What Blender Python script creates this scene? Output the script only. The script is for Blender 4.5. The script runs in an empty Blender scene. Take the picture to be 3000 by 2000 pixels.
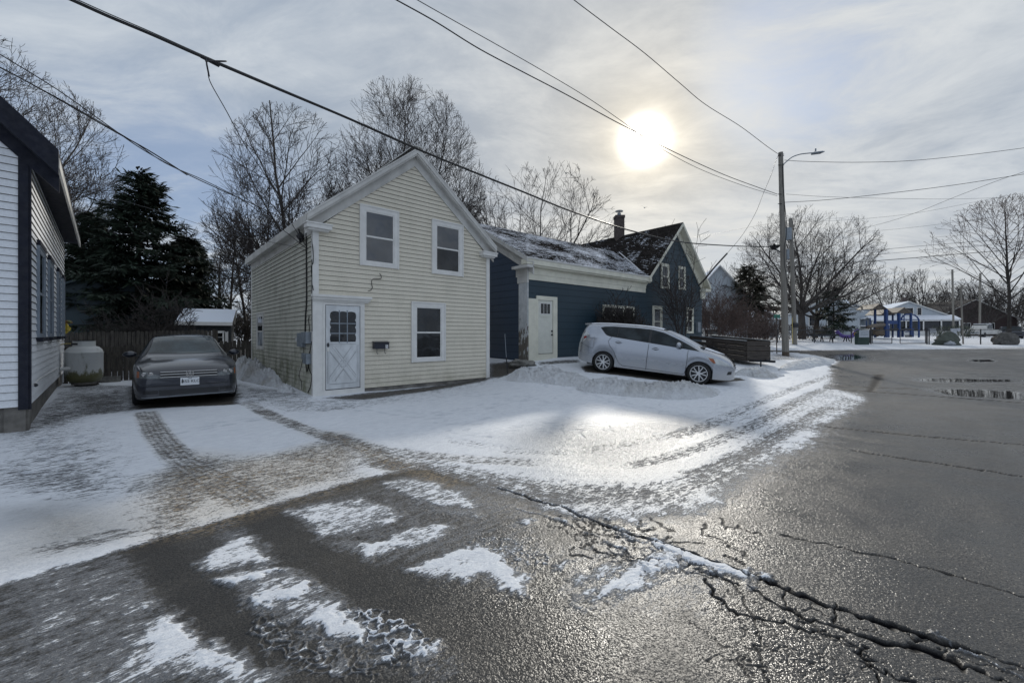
import bpy, bmesh, math, random
import numpy as np
from math import sin, cos, pi, radians, sqrt, atan2
from mathutils import Vector, Matrix
SC = bpy.context.scene
COL = SC.collection
H = 1.55; F = 1200.0; HY = 978.0; CX = 1500.0     # eye height, focal length and horizon measured on the photo

# ------------------------------------------------------------------ camera
cd = bpy.data.cameras.new('camera'); cam = bpy.data.objects.new('camera', cd); COL.objects.link(cam)
cam.location = (0, 0, H); cam.rotation_euler = (radians(90), 0, 0)
cd.sensor_width = 36; cd.lens = 36 * F / 3000; cd.shift_y = -(1000 - HY) / 3000
cd.clip_start = 0.05; cd.clip_end = 3000
SC.camera = cam
SC.view_settings.view_transform = 'Standard'; SC.view_settings.look = 'None'
SC.view_settings.exposure = 0; SC.view_settings.gamma = 1
SC.cycles.max_bounces = 6; SC.cycles.diffuse_bounces = 3; SC.cycles.glossy_bounces = 3
SC.cycles.transparent_max_bounces = 6; SC.cycles.sample_clamp_indirect = 4; SC.cycles.sample_clamp_direct = 12

SUN_AZ = math.atan2(388, 1200); SUN_EL = math.atan2(565, 1261)
SUND = Vector((sin(SUN_AZ) * cos(SUN_EL), cos(SUN_AZ) * cos(SUN_EL), sin(SUN_EL)))

# ------------------------------------------------------------------ node helpers
class NT:
    def __init__(s, tree): s.t = tree; s.n = tree.nodes; s.l = tree.links
    def new(s, typ, **kw):
        n = s.n.new(typ)
        for k, v in kw.items(): setattr(n, k, v)
        return n
    def set(s, sock, v):
        if v is None: return
        if isinstance(v, bpy.types.NodeSocket): s.l.new(v, sock)
        else:
            try: sock.default_value = v
            except Exception:
                if isinstance(v, (int, float)): sock.default_value = (v,) * len(sock.default_value)
                else: sock.default_value = tuple(v) + (1,)
    def math(s, op, a, b=None, c=None, clamp=False):
        n = s.new('ShaderNodeMath', operation=op); n.use_clamp = clamp
        s.set(n.inputs[0], a); s.set(n.inputs[1], b); s.set(n.inputs[2], c); return n.outputs[0]
    def vmath(s, op, a, b=None):
        n = s.new('ShaderNodeVectorMath', operation=op)
        s.set(n.inputs[0], a)
        if b is not None: s.set(n.inputs[1], b)
        return n.outputs['Value'] if op in ('DOT_PRODUCT', 'LENGTH') else n.outputs[0]
    def noise(s, vec, scale, detail=4, rough=.55, dist=0, out=0):
        n = s.new('ShaderNodeTexNoise'); s.set(n.inputs['Vector'], vec); n.inputs['Scale'].default_value = scale
        n.inputs['Detail'].default_value = detail; n.inputs['Roughness'].default_value = rough; n.inputs['Distortion'].default_value = dist
        return n.outputs[out]
    def voro(s, vec, scale, feature='F1', out=0, rnd=1):
        n = s.new('ShaderNodeTexVoronoi', feature=feature); s.set(n.inputs['Vector'], vec); n.inputs['Scale'].default_value = scale
        n.inputs['Randomness'].default_value = rnd
        return n.outputs[out]
    def ramp(s, v, lo, hi, a=0.0, b=1.0, smooth=True):
        n = s.new('ShaderNodeMapRange'); n.interpolation_type = 'SMOOTHSTEP' if smooth else 'LINEAR'
        s.set(n.inputs['Value'], v); s.set(n.inputs['From Min'], lo); s.set(n.inputs['From Max'], hi)
        s.set(n.inputs['To Min'], a); s.set(n.inputs['To Max'], b); return n.outputs[0]
    def mix(s, f, a, b, mode='MIX'):
        n = s.new('ShaderNodeMix', data_type='RGBA'); n.blend_type = mode
        s.set(n.inputs[0], f); s.set(n.inputs[6], a); s.set(n.inputs[7], b); return n.outputs[2]
    def mapping(s, vec, scale=(1, 1, 1), rot=(0, 0, 0), loc=(0, 0, 0)):
        n = s.new('ShaderNodeMapping'); s.set(n.inputs[0], vec); n.inputs['Scale'].default_value = scale
        n.inputs['Rotation'].default_value = rot; n.inputs['Location'].default_value = loc; return n.outputs[0]
    def attr(s, name, out='Fac'):
        n = s.new('ShaderNodeAttribute'); n.attribute_name = name; return n.outputs[out]
    def coord(s, out='Object'): return s.new('ShaderNodeTexCoord').outputs[out]
    def bump(s, h, strength=.5, dist=.01, normal=None):
        n = s.new('ShaderNodeBump'); s.set(n.inputs['Height'], h); s.set(n.inputs['Strength'], strength); n.inputs['Distance'].default_value = dist
        if normal is not None: s.l.new(normal, n.inputs['Normal'])
        return n.outputs[0]

def new_mat(name):
    m = bpy.data.materials.new(name); m.use_nodes = True
    nt = NT(m.node_tree); p = nt.n['Principled BSDF']; return m, nt, p
MATS = {}
def mat(name, c, rough=.6, var=.18, vs=5.0, bump=0.0, bs=40.0, metal=0.0, ior=1.5, coat=0.0, c2=None, streak=None, spec=.5, bd=.01):
    if name in MATS: return MATS[name]
    m, nt, p = new_mat(name); co = nt.coord()
    n1 = nt.noise(nt.mapping(co, streak) if streak else co, vs, 5, .6)
    f = nt.ramp(n1, .3, .7)
    lo = tuple(x * (1 - var) for x in c) if c2 is None else c2
    hi = tuple(min(1, x * (1 + var)) for x in c) if c2 is None else c
    nt.set(p.inputs['Base Color'], nt.mix(f, lo, hi))
    n2 = nt.noise(co, vs * 3, 3)
    nt.set(p.inputs['Roughness'], nt.ramp(n2, .2, .8, max(.02, rough * .85), min(1, rough * 1.15)))
    p.inputs['Metallic'].default_value = metal; p.inputs['IOR'].default_value = ior
    p.inputs['Specular IOR Level'].default_value = spec
    if coat: p.inputs['Coat Weight'].default_value = coat; p.inputs['Coat Roughness'].default_value = .06
    if bump: nt.set(p.inputs['Normal'], nt.bump(nt.noise(nt.mapping(co, streak) if streak else co, bs, 6, .65), bump, bd))
    MATS[name] = m; return m

# ------------------------------------------------------------------ world: thin bright overcast, veiled sun, a few blue gaps
w = bpy.data.worlds.new('World'); SC.world = w; w.use_nodes = True
nt = NT(w.node_tree); nt.n.clear()
tc = nt.coord('Generated'); dirn = nt.vmath('NORMALIZE', tc)
sx = nt.new('ShaderNodeSeparateXYZ'); nt.set(sx.inputs[0], dirn)
zc = nt.math('MAXIMUM', sx.outputs[2], 0.0)
den = nt.math('ADD', zc, .13)
px_ = nt.math('DIVIDE', sx.outputs[0], den); py_ = nt.math('DIVIDE', sx.outputs[1], den)
cb = nt.new('ShaderNodeCombineXYZ'); nt.set(cb.inputs[0], px_); nt.set(cb.inputs[1], py_)
pv = cb.outputs[0]
# slow streaks drawn out across the view, softly warped
warp = nt.noise(pv, .5, 3, .5, 0, 1)
wv = nt.vmath('ADD', pv, nt.vmath('MULTIPLY', nt.vmath('SUBTRACT', warp, (.5, .5, .5)), (1.1, 1.1, 0)))
c1 = nt.noise(nt.mapping(wv, (.42, .95, 1), (0, 0, .38), (3.1, 1.7, 0)), 1.15, 7, .62, .4)
c2 = nt.noise(nt.mapping(wv, (.9, 1.5, 1), (0, 0, .25), (9.1, 4.2, 0)), 3.2, 8, .66, .3)
c3 = nt.noise(nt.mapping(wv, (.25, .6, 1), (0, 0, .5), (1.3, 7.7, 0)), .8, 4, .5)
cl = nt.math('ADD', nt.math('MULTIPLY', c1, .62), nt.math('MULTIPLY', c2, .38))
thick = nt.ramp(cl, .37, .66)
sky = nt.new('ShaderNodeTexSky', sky_type='NISHITA'); sky.sun_disc = False
sky.sun_elevation = SUN_EL; sky.sun_rotation = SUN_AZ; sky.air_density = 1.0; sky.dust_density = 1.2; sky.ozone_density = 1.5
skyc = nt.mix(1.0, sky.outputs[0], (.50, .66, .92), 'MULTIPLY')
grey = nt.mix(thick, (2.45, 3.0, 3.8), (4.4, 4.8, 5.25))
gapn = nt.ramp(nt.math('ADD', nt.math('MULTIPLY', c3, .6), nt.math('MULTIPLY', c2, .4)), .40, .52)   # 0 where the cover opens
cover = nt.math('MAXIMUM', gapn, nt.ramp(zc, .55, .75))
# a bank of blue openings low on the left and upper right
def lobe(az, el, wid):
    v = Vector((sin(az) * cos(el), cos(az) * cos(el), sin(el)))
    return nt.ramp(nt.vmath('DOT_PRODUCT', dirn, tuple(v)), cos(wid), 1.0)
gp = nt.math('ADD', nt.math('MULTIPLY', lobe(radians(-40), radians(13), radians(16)), .55), lobe(radians(36), radians(30), radians(13)))
gp = nt.math('MAXIMUM', gp, nt.math('MULTIPLY', lobe(radians(-60), radians(12), radians(18)), .8))
gp = nt.math('MAXIMUM', gp, nt.math('MULTIPLY', lobe(radians(30), radians(3), radians(16)), .35))
cover = nt.math('SUBTRACT', 1.0, nt.math('MULTIPLY', nt.math('MULTIPLY', gp, nt.ramp(cl, .62, .42)), .65), clamp=True)
blue = nt.mix(.4, skyc, (1.7, 2.75, 4.7))
col = nt.mix(cover, blue, grey)
# brightness grows towards the veiled sun
cs = nt.vmath('DOT_PRODUCT', dirn, tuple(SUND))
ang = nt.math('ARCCOSINE', nt.math('MINIMUM', cs, .99999))
wide = nt.math('EXPONENT', nt.math('MULTIPLY', ang, -3.4))
mid = nt.math('EXPONENT', nt.math('MULTIPLY', nt.math('POWER', nt.math('DIVIDE', ang, .058), 1.05), -1.0))
core = nt.math('EXPONENT', nt.math('MULTIPLY', nt.math('POWER', nt.math('DIVIDE', ang, .031), 2.0), -1.0))
cloudmod = nt.ramp(cl, .3, .7, .75, 1.2)
col = nt.mix(nt.math('MULTIPLY', wide, .9), col, nt.vmath('MULTIPLY', (6.6, 6.15, 5.3), cloudmod))
lowg = nt.math('MULTIPLY', nt.ramp(zc, .0, .30, 1.0, 0.0), nt.ramp(ang, .15, 1.0, 1.0, 0.0))
col = nt.mix(nt.math('MULTIPLY', lowg, .45), col, (6.4, 6.0, 5.1))
addm = nt.vmath('MULTIPLY', (6.4, 5.3, 3.4), nt.math('MULTIPLY', mid, nt.ramp(cl, .3, .7, .7, 1.25)))
addc = nt.vmath('MULTIPLY', (45, 43, 40), core)
col = nt.vmath('ADD', nt.vmath('ADD', col, addm), addc)
# sky behind the camera is out of view, brightened as added fill for the shaded fronts
back = nt.ramp(sx.outputs[1], .1, -.7)
col = nt.mix(back, col, nt.vmath('MULTIPLY', col, (1.22, 1.23, 1.27)))
bg = nt.new('ShaderNodeBackground'); bg.inputs['Strength'].default_value = .136
nt.set(bg.inputs['Color'], col)
out = nt.new('ShaderNodeOutputWorld'); nt.l.new(bg.outputs[0], out.inputs[0])
w.cycles.sampling_method = 'MANUAL'; w.cycles.sample_map_resolution = 1024

sl = bpy.data.lights.new('sun', 'SUN'); sl.energy = 2.4; sl.angle = radians(2.2); sl.color = (1.0, .95, .86)
so = bpy.data.objects.new('sun', sl); COL.objects.link(so); so.location = (10, 30, 20)
so.rotation_euler = (-SUND).to_track_quat('-Z', 'Y').to_euler()

# ------------------------------------------------------------------ terrain height (thin plate through surveyed spots)
ANCH = [(0,2,0),(-4,3,0),(4,3,0),(-2,5,0),(0,7,.01),(3,5,0),(6,7,-.01),(10,10,-.02),(14,14,0),(8,14,.03),(-5.5,6.5,.02),(-7.67,6.5,0),
 (-4.75,9.7,.05),(-.78,13.2,.10),(-7.6,8.3,.06),(-6.2,9.4,.09),(-9.85,15.5,.2),(-12.8,12.9,.03),(-11.8,11,.12),(-9,12,.12),
 (.58,14.8,.52),(2.87,13.08,.345),(5.37,11.8,.10),(2,10.6,.08),(0,10,.05),(4,9.6,.03),(3.7,14.6,.40),(6.2,13.4,.14),(10.7,23.3,.6),(16,24,.25),
 (6.4,19.7,.62),(11,19,.3),(12.5,18,.18),(20,22,.08),(24,30,.2),(20,34,.42),(21,36.5,.66),(30,36.5,.62),(40,36.5,.6),(10,36,.7),
 (30,60,1.25),(60,60,1.2),(-20,40,.8),(0,45,1.0),(0,90,1.3),(80,90,1.3),(-80,90,1.2),(-40,20,.2),(-20,10,.1),(0,-10,0),(20,-10,0),(-20,-10,0),
 (0,-60,0),(60,-20,0),(-60,-20,0),(60,20,.1),(100,40,.5)]
_A = np.array(ANCH, float)
def _k(r2): return .5 * r2 * np.log(r2 + 1e-9)
def _fit():
    n = len(_A); d2 = ((_A[:, None, :2] - _A[None, :, :2]) ** 2).sum(-1)
    K = _k(d2) + np.eye(n) * .6; Pm = np.c_[np.ones(n), _A[:, :2]]
    M_ = np.zeros((n + 3, n + 3)); M_[:n, :n] = K; M_[:n, n:] = Pm; M_[n:, :n] = Pm.T
    return np.linalg.solve(M_, np.r_[_A[:, 2], 0, 0, 0])
_W = _fit()
def zts(x, y):
    x = np.clip(np.asarray(x, float), -110, 110); y = np.clip(np.asarray(y, float), -60, 95)
    z = _W[-3] + _W[-2] * x + _W[-1] * y
    for i in range(len(_A)): z = z + _W[i] * _k((x - _A[i, 0]) ** 2 + (y - _A[i, 1]) ** 2)
    return np.clip(z, -.3, 1.45)
def zt(x, y): return float(zts(x, y))
def P(px, py, Y): return Vector(((px - CX) / F * Y, Y, H + (HY - py) / F * Y))        # photo pixel at a known distance
KD = 3000 / 2352.0
def PD(px, py, Y): return P(px * KD, py * KD, Y)
def G(px, py):                                                                       # where a sight line meets the ground
    z = 0.0
    for i in range(25):
        Y = (H - z) * F / max(py - HY, 3); Y = min(Y, 90); X = (px - CX) / F * Y
        z = .5 * z + .5 * zt(X, Y)
    return X, Y, z
def GD(px, py): return G(px * KD, py * KD)

# ------------------------------------------------------------------ object helpers
ROOTLOC = {}
def thing(name, label, cat, loc=(0, 0, 0), rot=(0, 0, 0), group=None):
    o = bpy.data.objects.new(name, None); COL.objects.link(o); o.empty_display_size = .3
    o.location = loc; o.rotation_euler = rot
    o['label'] = label; o['category'] = cat
    if group: o['group'] = group
    ROOTLOC[o.name] = Vector(loc); return o
def tag(o, label=None, cat=None, group=None, kind=None):
    if label: o['label'] = label
    if cat: o['category'] = cat
    if group: o['group'] = group
    if kind: o['kind'] = kind
    return o
def copy_tree(o, parent=None):
    c = o.copy(); COL.objects.link(c)
    if parent is not None: c.parent = parent
    for ch in [k for k in list(COL.objects) if k.parent == o]: copy_tree(ch, c)
    return c

class MB:
    """collects polygons for ONE mesh object"""
    def __init__(s): s.v = []; s.f = []; s.uv = []; s.mi = []
    def quad(s, a, b, c, d, uv=None, m=0):
        i = len(s.v); s.v += [tuple(a), tuple(b), tuple(c), tuple(d)]; s.f.append((i, i+1, i+2, i+3)); s.uv.append(uv); s.mi.append(m)
    def poly(s, pts, uv=None, m=0):
        i = len(s.v); s.v += [tuple(p) for p in pts]; s.f.append(tuple(range(i, i + len(pts)))); s.uv.append(uv); s.mi.append(m)
    def hexa(s, p, m=0):      # 8 corners: bottom 4 ccw then top 4 ccw
        i = len(s.v); s.v += [tuple(q) for q in p]
        for f in ((3,2,1,0),(4,5,6,7),(0,1,5,4),(1,2,6,5),(2,3,7,6),(3,0,4,7)):
            s.f.append(tuple(i + k for k in f)); s.uv.append(None); s.mi.append(m)
    def box(s, x0, x1, y0, y1, z0, z1, m=0):
        s.hexa([(x0,y0,z0),(x1,y0,z0),(x1,y1,z0),(x0,y1,z0),(x0,y0,z1),(x1,y0,z1),(x1,y1,z1),(x0,y1,z1)], m)
    def bar(s, a, b, w, h=None, up=(0, 0, 1), m=0):      # rectangular bar between two points
        a = Vector(a); b = Vector(b); h = w if h is None else h
        d = (b - a).normalized(); u = Vector(up)
        if abs(d.dot(u)) > .98: u = Vector((0, 1, 0))
        sd = d.cross(u).normalized() * w / 2; uu = sd.cross(d).normalized() * h / 2
        s.hexa([a - sd - uu, a + sd - uu, b + sd - uu, b - sd - uu, a - sd + uu, a + sd + uu, b + sd + uu, b - sd + uu], m)
    def tube(s, pts, r, n=6, m=0, cap=True):
        pts = [Vector(p) for p in pts]; N = len(pts)
        rs = r if isinstance(r, (list, tuple)) else [r] * N
        base = len(s.v); prev = None
        for i, p in enumerate(pts):
            d = (pts[min(i+1, N-1)] - pts[max(i-1, 0)])
            d = d.normalized() if d.length > 1e-9 else Vector((0, 0, 1))
            if prev is None:
                u = Vector((0, 0, 1)) if abs(d.z) < .9 else Vector((1, 0, 0)); u = (u - d * u.dot(d)).normalized()
            else: u = (prev - d * prev.dot(d)).normalized()
            prev = u; v = d.cross(u)
            for k in range(n):
                a = 2 * pi * k / n; s.v.append(tuple(p + (u * cos(a) + v * sin(a)) * rs[i]))
        for i in range(N - 1):
            for k in range(n):
                a = base + i * n + k; b = base + i * n + (k + 1) % n
                s.f.append((a, b, b + n, a + n)); s.uv.append(None); s.mi.append(m)
        if cap:
            s.f.append(tuple(base + k for k in reversed(range(n)))); s.uv.append(None); s.mi.append(m)
            s.f.append(tuple(base + (N - 1) * n + k for k in range(n))); s.uv.append(None); s.mi.append(m)
    def lathe(s, prof, c=(0, 0, 0), n=24, axis='z', m=0):      # prof: (r, h) list
        base = len(s.v)
        for r, h in prof:
            for k in range(n):
                a = 2 * pi * k / n; x, y = r * cos(a), r * sin(a)
                p = (x, y, h) if axis == 'z' else ((x, h, y) if axis == 'y' else (h, x, y))
                s.v.append((p[0] + c[0], p[1] + c[1], p[2] + c[2]))
        for i in range(len(prof) - 1):
            for k in range(n):
                a = base + i * n + k; b = base + i * n + (k + 1) % n
                s.f.append((a, b, b + n, a + n)); s.uv.append(None); s.mi.append(m)
    def blob(s, c, rx, ry, rz, n=10, seed=0, rough=.15, m=0, ax=None):
        rng = random.Random(seed); base = len(s.v); rows = n // 2 + 1
        ph = [(rng.uniform(1, 4), rng.uniform(1, 4), rng.uniform(1, 4), rng.uniform(0, 6)) for _ in range(4)]
        for i in range(rows + 1):
            t = pi * i / rows
            for k in range(n):
                a = 2 * pi * k / n; d = Vector((sin(t) * cos(a), sin(t) * sin(a), cos(t)))
                q = 1 + rough * sum(sin(p[0]*d.x*2 + p[1]*d.y*2 + p[2]*d.z*2 + p[3]) for p in ph) / 2
                s.v.append((c[0] + d.x*rx*q, c[1] + d.y*ry*q, c[2] + d.z*rz*q))
        for i in range(rows):
            for k in range(n):
                a = base + i*n + k; b = base + i*n + (k+1) % n
                s.f.append((b, a, a + n, b + n)); s.uv.append(None); s.mi.append(m)
    def build(s, name, mats, parent=None, root=None, smooth=False, world=True, bevel=0, autosm=None):
        me = bpy.data.meshes.new(name)
        v = s.v
        if parent is not None and world:
            r = root or parent
            while r.parent: r = r.parent
            L = ROOTLOC[r.name]; v = [(p[0]-L.x, p[1]-L.y, p[2]-L.z) for p in v]
        me.from_pydata([tuple(p) for p in v], [], s.f)
        if any(u is not None for u in s.uv):
            ul = me.uv_layers.new(name='UVMap'); i = 0; dat = ul.data
            for f, u in zip(s.f, s.uv):
                for k in range(len(f)):
                    if u is not None: dat[i].uv = u[k]
                    i += 1
        if not isinstance(mats, (list, tuple)): mats = [mats]
        for m in mats: me.materials.append(m)
        if len(mats) > 1: me.polygons.foreach_set('material_index', s.mi)
        if smooth: me.polygons.foreach_set('use_smooth', [True] * len(me.polygons))
        me.update()
        o = bpy.data.objects.new(name, me); COL.objects.link(o)
        if parent is not None: o.parent = parent
        if bevel:
            b = o.modifiers.new('bevel', 'BEVEL'); b.width = bevel; b.segments = 2; b.limit_method = 'ANGLE'
        if autosm: me.set_sharp_from_angle(angle=radians(autosm))
        return o

def seg_mesh(name, segs, sides, material, parent=None, off=(0, 0, 0)):
    """segs: array N x 8 (p0, p1, r0, r1); each becomes a small tapered prism in ONE mesh"""
    S = np.asarray(segs, float); N = len(S)
    p0 = S[:, :3] - np.array(off); p1 = S[:, 3:6] - np.array(off); d = p1 - p0
    d /= np.linalg.norm(d, axis=1, keepdims=True) + 1e-9
    up = np.where(np.abs(d[:, 2:3]) > .9, np.array([[1., 0, 0]]), np.array([[0, 0, 1.]]))
    u = np.cross(d, up); u /= np.linalg.norm(u, axis=1, keepdims=True) + 1e-9; v = np.cross(d, u)
    V = np.zeros((N, 2 * sides, 3)); 
    for k in range(sides):
        a = 2 * pi * k / sides; q = u * cos(a) + v * sin(a)
        V[:, k] = p0 + q * S[:, 6:7]; V[:, sides + k] = p1 + q * S[:, 7:8]
    Fq = np.zeros((N, sides, 4), int); b = np.arange(N) * 2 * sides
    for k in range(sides):
        k2 = (k + 1) % sides; Fq[:, k] = np.stack([b + k, b + k2, b + sides + k2, b + sides + k], 1)
    return np_mesh(name, V.reshape(-1, 3), Fq.reshape(-1, 4), material, parent)
def np_mesh(name, V, Fc, material, parent=None, smooth=False):
    me = bpy.data.meshes.new(name); k = Fc.shape[1]; n = len(Fc)
    me.vertices.add(len(V)); me.vertices.foreach_set('co', np.ascontiguousarray(V, dtype=np.float32).ravel())
    me.loops.add(n * k); me.loops.foreach_set('vertex_index', np.ascontiguousarray(Fc, dtype=np.int32).ravel())
    me.polygons.add(n); me.polygons.foreach_set('loop_start', np.arange(0, n * k, k, dtype=np.int32))
    me.polygons.foreach_set('use_smooth', [smooth] * n)
    me.materials.append(material); me.update(calc_edges=True); me.validate()
    o = bpy.data.objects.new(name, me); COL.objects.link(o)
    if parent is not None: o.parent = parent
    return o
def text_mb(txt, size, material, name, parent, M4, extrude=.002, align='CENTER'):
    cu = bpy.data.curves.new('lettering', 'FONT'); cu.body = txt; cu.size = size; cu.extrude = extrude
    cu.align_x = align; cu.align_y = 'CENTER'
    t = bpy.data.objects.new('lettering', cu); COL.objects.link(t)
    dg = bpy.context.evaluated_depsgraph_get(); me = bpy.data.meshes.new_from_object(t.evaluated_get(dg))
    bpy.data.objects.remove(t); me.name = name; me.materials.clear(); me.materials.append(material)
    me.transform(M4)
    o = bpy.data.objects.new(name, me); COL.objects.link(o); o.parent = parent; return o

class Fac:
    """vertical wall plane: origin, unit direction along the wall, outward normal on the viewer's side"""
    def __init__(s, O, d, n): s.O = Vector((O[0], O[1], 0)); s.d = Vector((d[0], d[1], 0)).normalized(); s.n = Vector((n[0], n[1], 0)).normalized()
    def p(s, t, z, o=0): q = s.O + s.d * t + s.n * o; return Vector((q.x, q.y, z))
    def hit(s, px, py=None, off=0):      # sight line -> (t, z) on the plane
        r = (px - CX) / F; O = s.O + s.n * off
        t = (r * O.y - O.x) / (s.d.x - r * s.d.y); Y = O.y + s.d.y * t
        return t if py is None else (t, H + (HY - py) / F * Y)
    def box(s, mb, t0, t1, z0, z1, o0, o1, m=0):
        mb.hexa([s.p(t0,z0,o1), s.p(t1,z0,o1), s.p(t1,z0,o0), s.p(t0,z0,o0), s.p(t0,z1,o1), s.p(t1,z1,o1), s.p(t1,z1,o0), s.p(t0,z1,o0)], m)
    def quad(s, mb, t0, t1, z0, z1, o, m=0):
        mb.quad(s.p(t0,z0,o), s.p(t1,z0,o), s.p(t1,z1,o), s.p(t0,z1,o), [(t0,z0),(t1,z0),(t1,z1),(t0,z1)], m)
    def siding(s, mb, t0, t1, z0, z1, ex, gable=None, proud=.019, jitter=0, seed=1, lap=None):
        """lapped boards; gable=(t_apex, z_apex, z_spring) narrows the courses above z_spring"""
        rng = random.Random(seed); z = z0; top = gable[1] if gable else z1
        def lim(zz):
            if not gable or zz <= gable[2]: return t0, t1
            k = min(1, (zz - gable[2]) / (gable[1] - gable[2])); return t0 + (gable[0]-t0)*k, t1 + (gable[0]-t1)*k
        while z < top - .005:
            zz = min(z + ex, top); a0, a1 = lim(z); b0, b1 = lim(zz); j = rng.uniform(-jitter, jitter)
            if a1 - a0 < .02: break
            n = max(1, int((a1-a0) / 3.7))
            g_ = min(.0085, ex*.09) if lap is None else lap
            mb.quad(s.p(a0,z+g_,proud+j), s.p(a1,z+g_,proud+j), s.p(b1,zz,.003), s.p(b0,zz,.003), [(a0,z),(a1,z),(b1,zz),(b0,zz)])
            mb.quad(s.p(a0,z-.001,.0005), s.p(a1,z-.001,.0005), s.p(a1,z+g_,.0008), s.p(a0,z+g_,.0008), [(a0,z),(a1,z),(a1,z),(a0,z)], 1)  # dark strip and underside colour in the lap shadow of each course
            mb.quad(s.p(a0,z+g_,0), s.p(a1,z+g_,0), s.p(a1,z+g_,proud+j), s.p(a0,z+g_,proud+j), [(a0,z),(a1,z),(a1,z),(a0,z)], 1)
            z = zz
# ------------------------------------------------------------------ ground and road: one height sheet, split along the street edge
def W2(pts): return [GD(*p)[:2] for p in pts]
def seg_d(pts, X, Y, closed=False):
    """distance to a polyline, signed lateral offset and run length along it"""
    best = np.full(X.shape, 1e9); lat = np.zeros(X.shape); run = np.zeros(X.shape); acc = 0
    n = len(pts); m = n if closed else n - 1
    for i in range(m):
        x0, y0 = pts[i]; x1, y1 = pts[(i + 1) % n]; dx, dy = x1 - x0, y1 - y0; L = sqrt(dx*dx + dy*dy) + 1e-9
        t = np.clip(((X - x0) * dx + (Y - y0) * dy) / (L * L), 0, 1)
        ex = X - x0 - t * dx; ey = Y - y0 - t * dy; d = np.sqrt(ex*ex + ey*ey); k = d < best
        best[k] = d[k]; lat[k] = ((dx * ey - dy * ex) / L)[k]; run[k] = (acc + t * L)[k]; acc += L
    return best, lat, run
def inside(pts, X, Y):
    c = np.zeros(X.shape, bool); n = len(pts); j = n - 1
    for i in range(n):
        xi, yi = pts[i]; xj, yj = pts[j]
        with np.errstate(divide='ignore', invalid='ignore'):
            k = ((yi > Y) != (yj > Y)) & (X < (xj - xi) * (Y - yi) / (yj - yi + 1e-12) + xi)
        c ^= k; j = i
    return c
def poly_w(pts, X, Y, soft):
    """0..1 weight, .5 on the outline"""
    out_ = np.zeros(X.shape); a = np.array(pts); m = soft * 2 + .05
    k = (X > a[:,0].min()-m) & (X < a[:,0].max()+m) & (Y > a[:,1].min()-m) & (Y < a[:,1].max()+m)
    if not k.any(): return out_
    d, _, _ = seg_d(pts, X[k], Y[k], True); s = np.where(inside(pts, X[k], Y[k]), d, -d)
    out_[k] = np.clip(.5 + s / (2 * soft), 0, 1); return out_
def smoothc(pts, n=6):
    P_ = [np.array(p, float) for p in pts]; P_ = [2*P_[0]-P_[1]] + P_ + [2*P_[-1]-P_[-2]]; out_ = []
    for i in range(1, len(P_) - 2):
        for k in range(n):
            t = k / n; a, b, c, d = P_[i-1:i+3]
            out_.append(tuple(.5*((2*b) + (-a+c)*t + (2*a-5*b+4*c-d)*t*t + (-a+3*b-3*c+d)*t**3)))
    out_.append(tuple(P_[-2])); return out_

# vertex sheet
def axis_rows():
    inv = np.linspace(1/26.0, 1/1.55, 560)[::-1]; near = 1 / inv
    far = np.geomspace(26.3, 900, 90); back = -np.geomspace(1.2, 60, 26)[::-1]
    return np.r_[back, [.2, .9, 1.3], near, far]
ys = axis_rows()
sc_ = np.r_[-np.geomspace(1.5, 14, 40)[::-1], np.linspace(-1.48, 1.48, 1180), np.geomspace(1.5, 14, 40)]
SS, YY = np.meshgrid(sc_, ys); WW = np.where(YY > 1.6, YY, 1.6 + np.abs(YY - 1.6) * .9); XX = SS * WW
ZZ = zts(XX, YY)
X = XX.ravel(); Y = YY.ravel()

edge_near = W2([(0,1345),(330,1250),(600,1165),(815,1105),(925,1082),(985,1080),(1150,1122),(1300,1168),(1420,1176),(1540,1158),(1640,1112),(1740,1056),(1850,996),(1950,935),
                (1972,914),(1930,898),(1893,884),(1899,868),(1912,846),(1921,832),(1895,822),(1850,813),(1800,808)])
edge_near = edge_near[:5] + [tuple(p) for p in smoothc(edge_near[4:], 4)]
far_near = [(13.5, 27.3), (6, 27.6), (-30, 28.5), (-120, 30)]
far_far = [(-120, 33.0), (6, 31.8), (20, 31.6), (60, 31.8), (200, 33)]
ROAD = [(-120, -85), (-24, -17.0)] + edge_near + far_near + far_far + [(200, -60), (-120, -120)]
roadm = inside(ROAD, X, Y)
rd, _, _ = seg_d(ROAD, X, Y, True); rs = np.where(roadm, rd, -rd)

def vn0(x, y, sc, seed):
    rr = np.random.RandomState(seed); T = rr.rand(256, 256); u = np.clip(x, -400, 400)*sc + 9000; v = np.clip(y, -400, 400)*sc + 9000; i = np.floor(u).astype(int); j = np.floor(v).astype(int); a = u-i; b = v-j
    a = a*a*(3-2*a); b = b*b*(3-2*b); t = lambda p_, q_: T[p_ % 256, q_ % 256]
    return (t(i,j)*(1-a)+t(i+1,j)*a)*(1-b) + (t(i,j+1)*(1-a)+t(i+1,j+1)*a)*b - .5
rag = np.clip((X + .9) / .8, 0, 1)
S = np.clip(.5 - (rs + rag*(.42*vn0(X, Y, 1.6, 21) + .22*vn0(X, Y, 5, 22) + .10*vn0(X, Y, 15, 23)) + .04*vn0(X, Y, 12, 24)) / (.09 + .32*rag), 0, 1)      # snow cover, ragged along the lot
Dn = np.zeros(X.shape); Wt = np.zeros(X.shape); Cr = np.zeros(X.shape); Br = np.zeros(X.shape); Sm = np.zeros(X.shape)
# old snow away from the street is thin and shows grit
def paint(pts, val, soft, mode='set', k=1.0):
    global S
    w_ = poly_w(W2(pts), X, Y, soft) * k; S = S * (1 - w_) + val * w_; return w_
def paintD(arr, pts, val, soft): arr[:] = np.maximum(arr, poly_w(W2(pts), X, Y, soft) * val)

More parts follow.
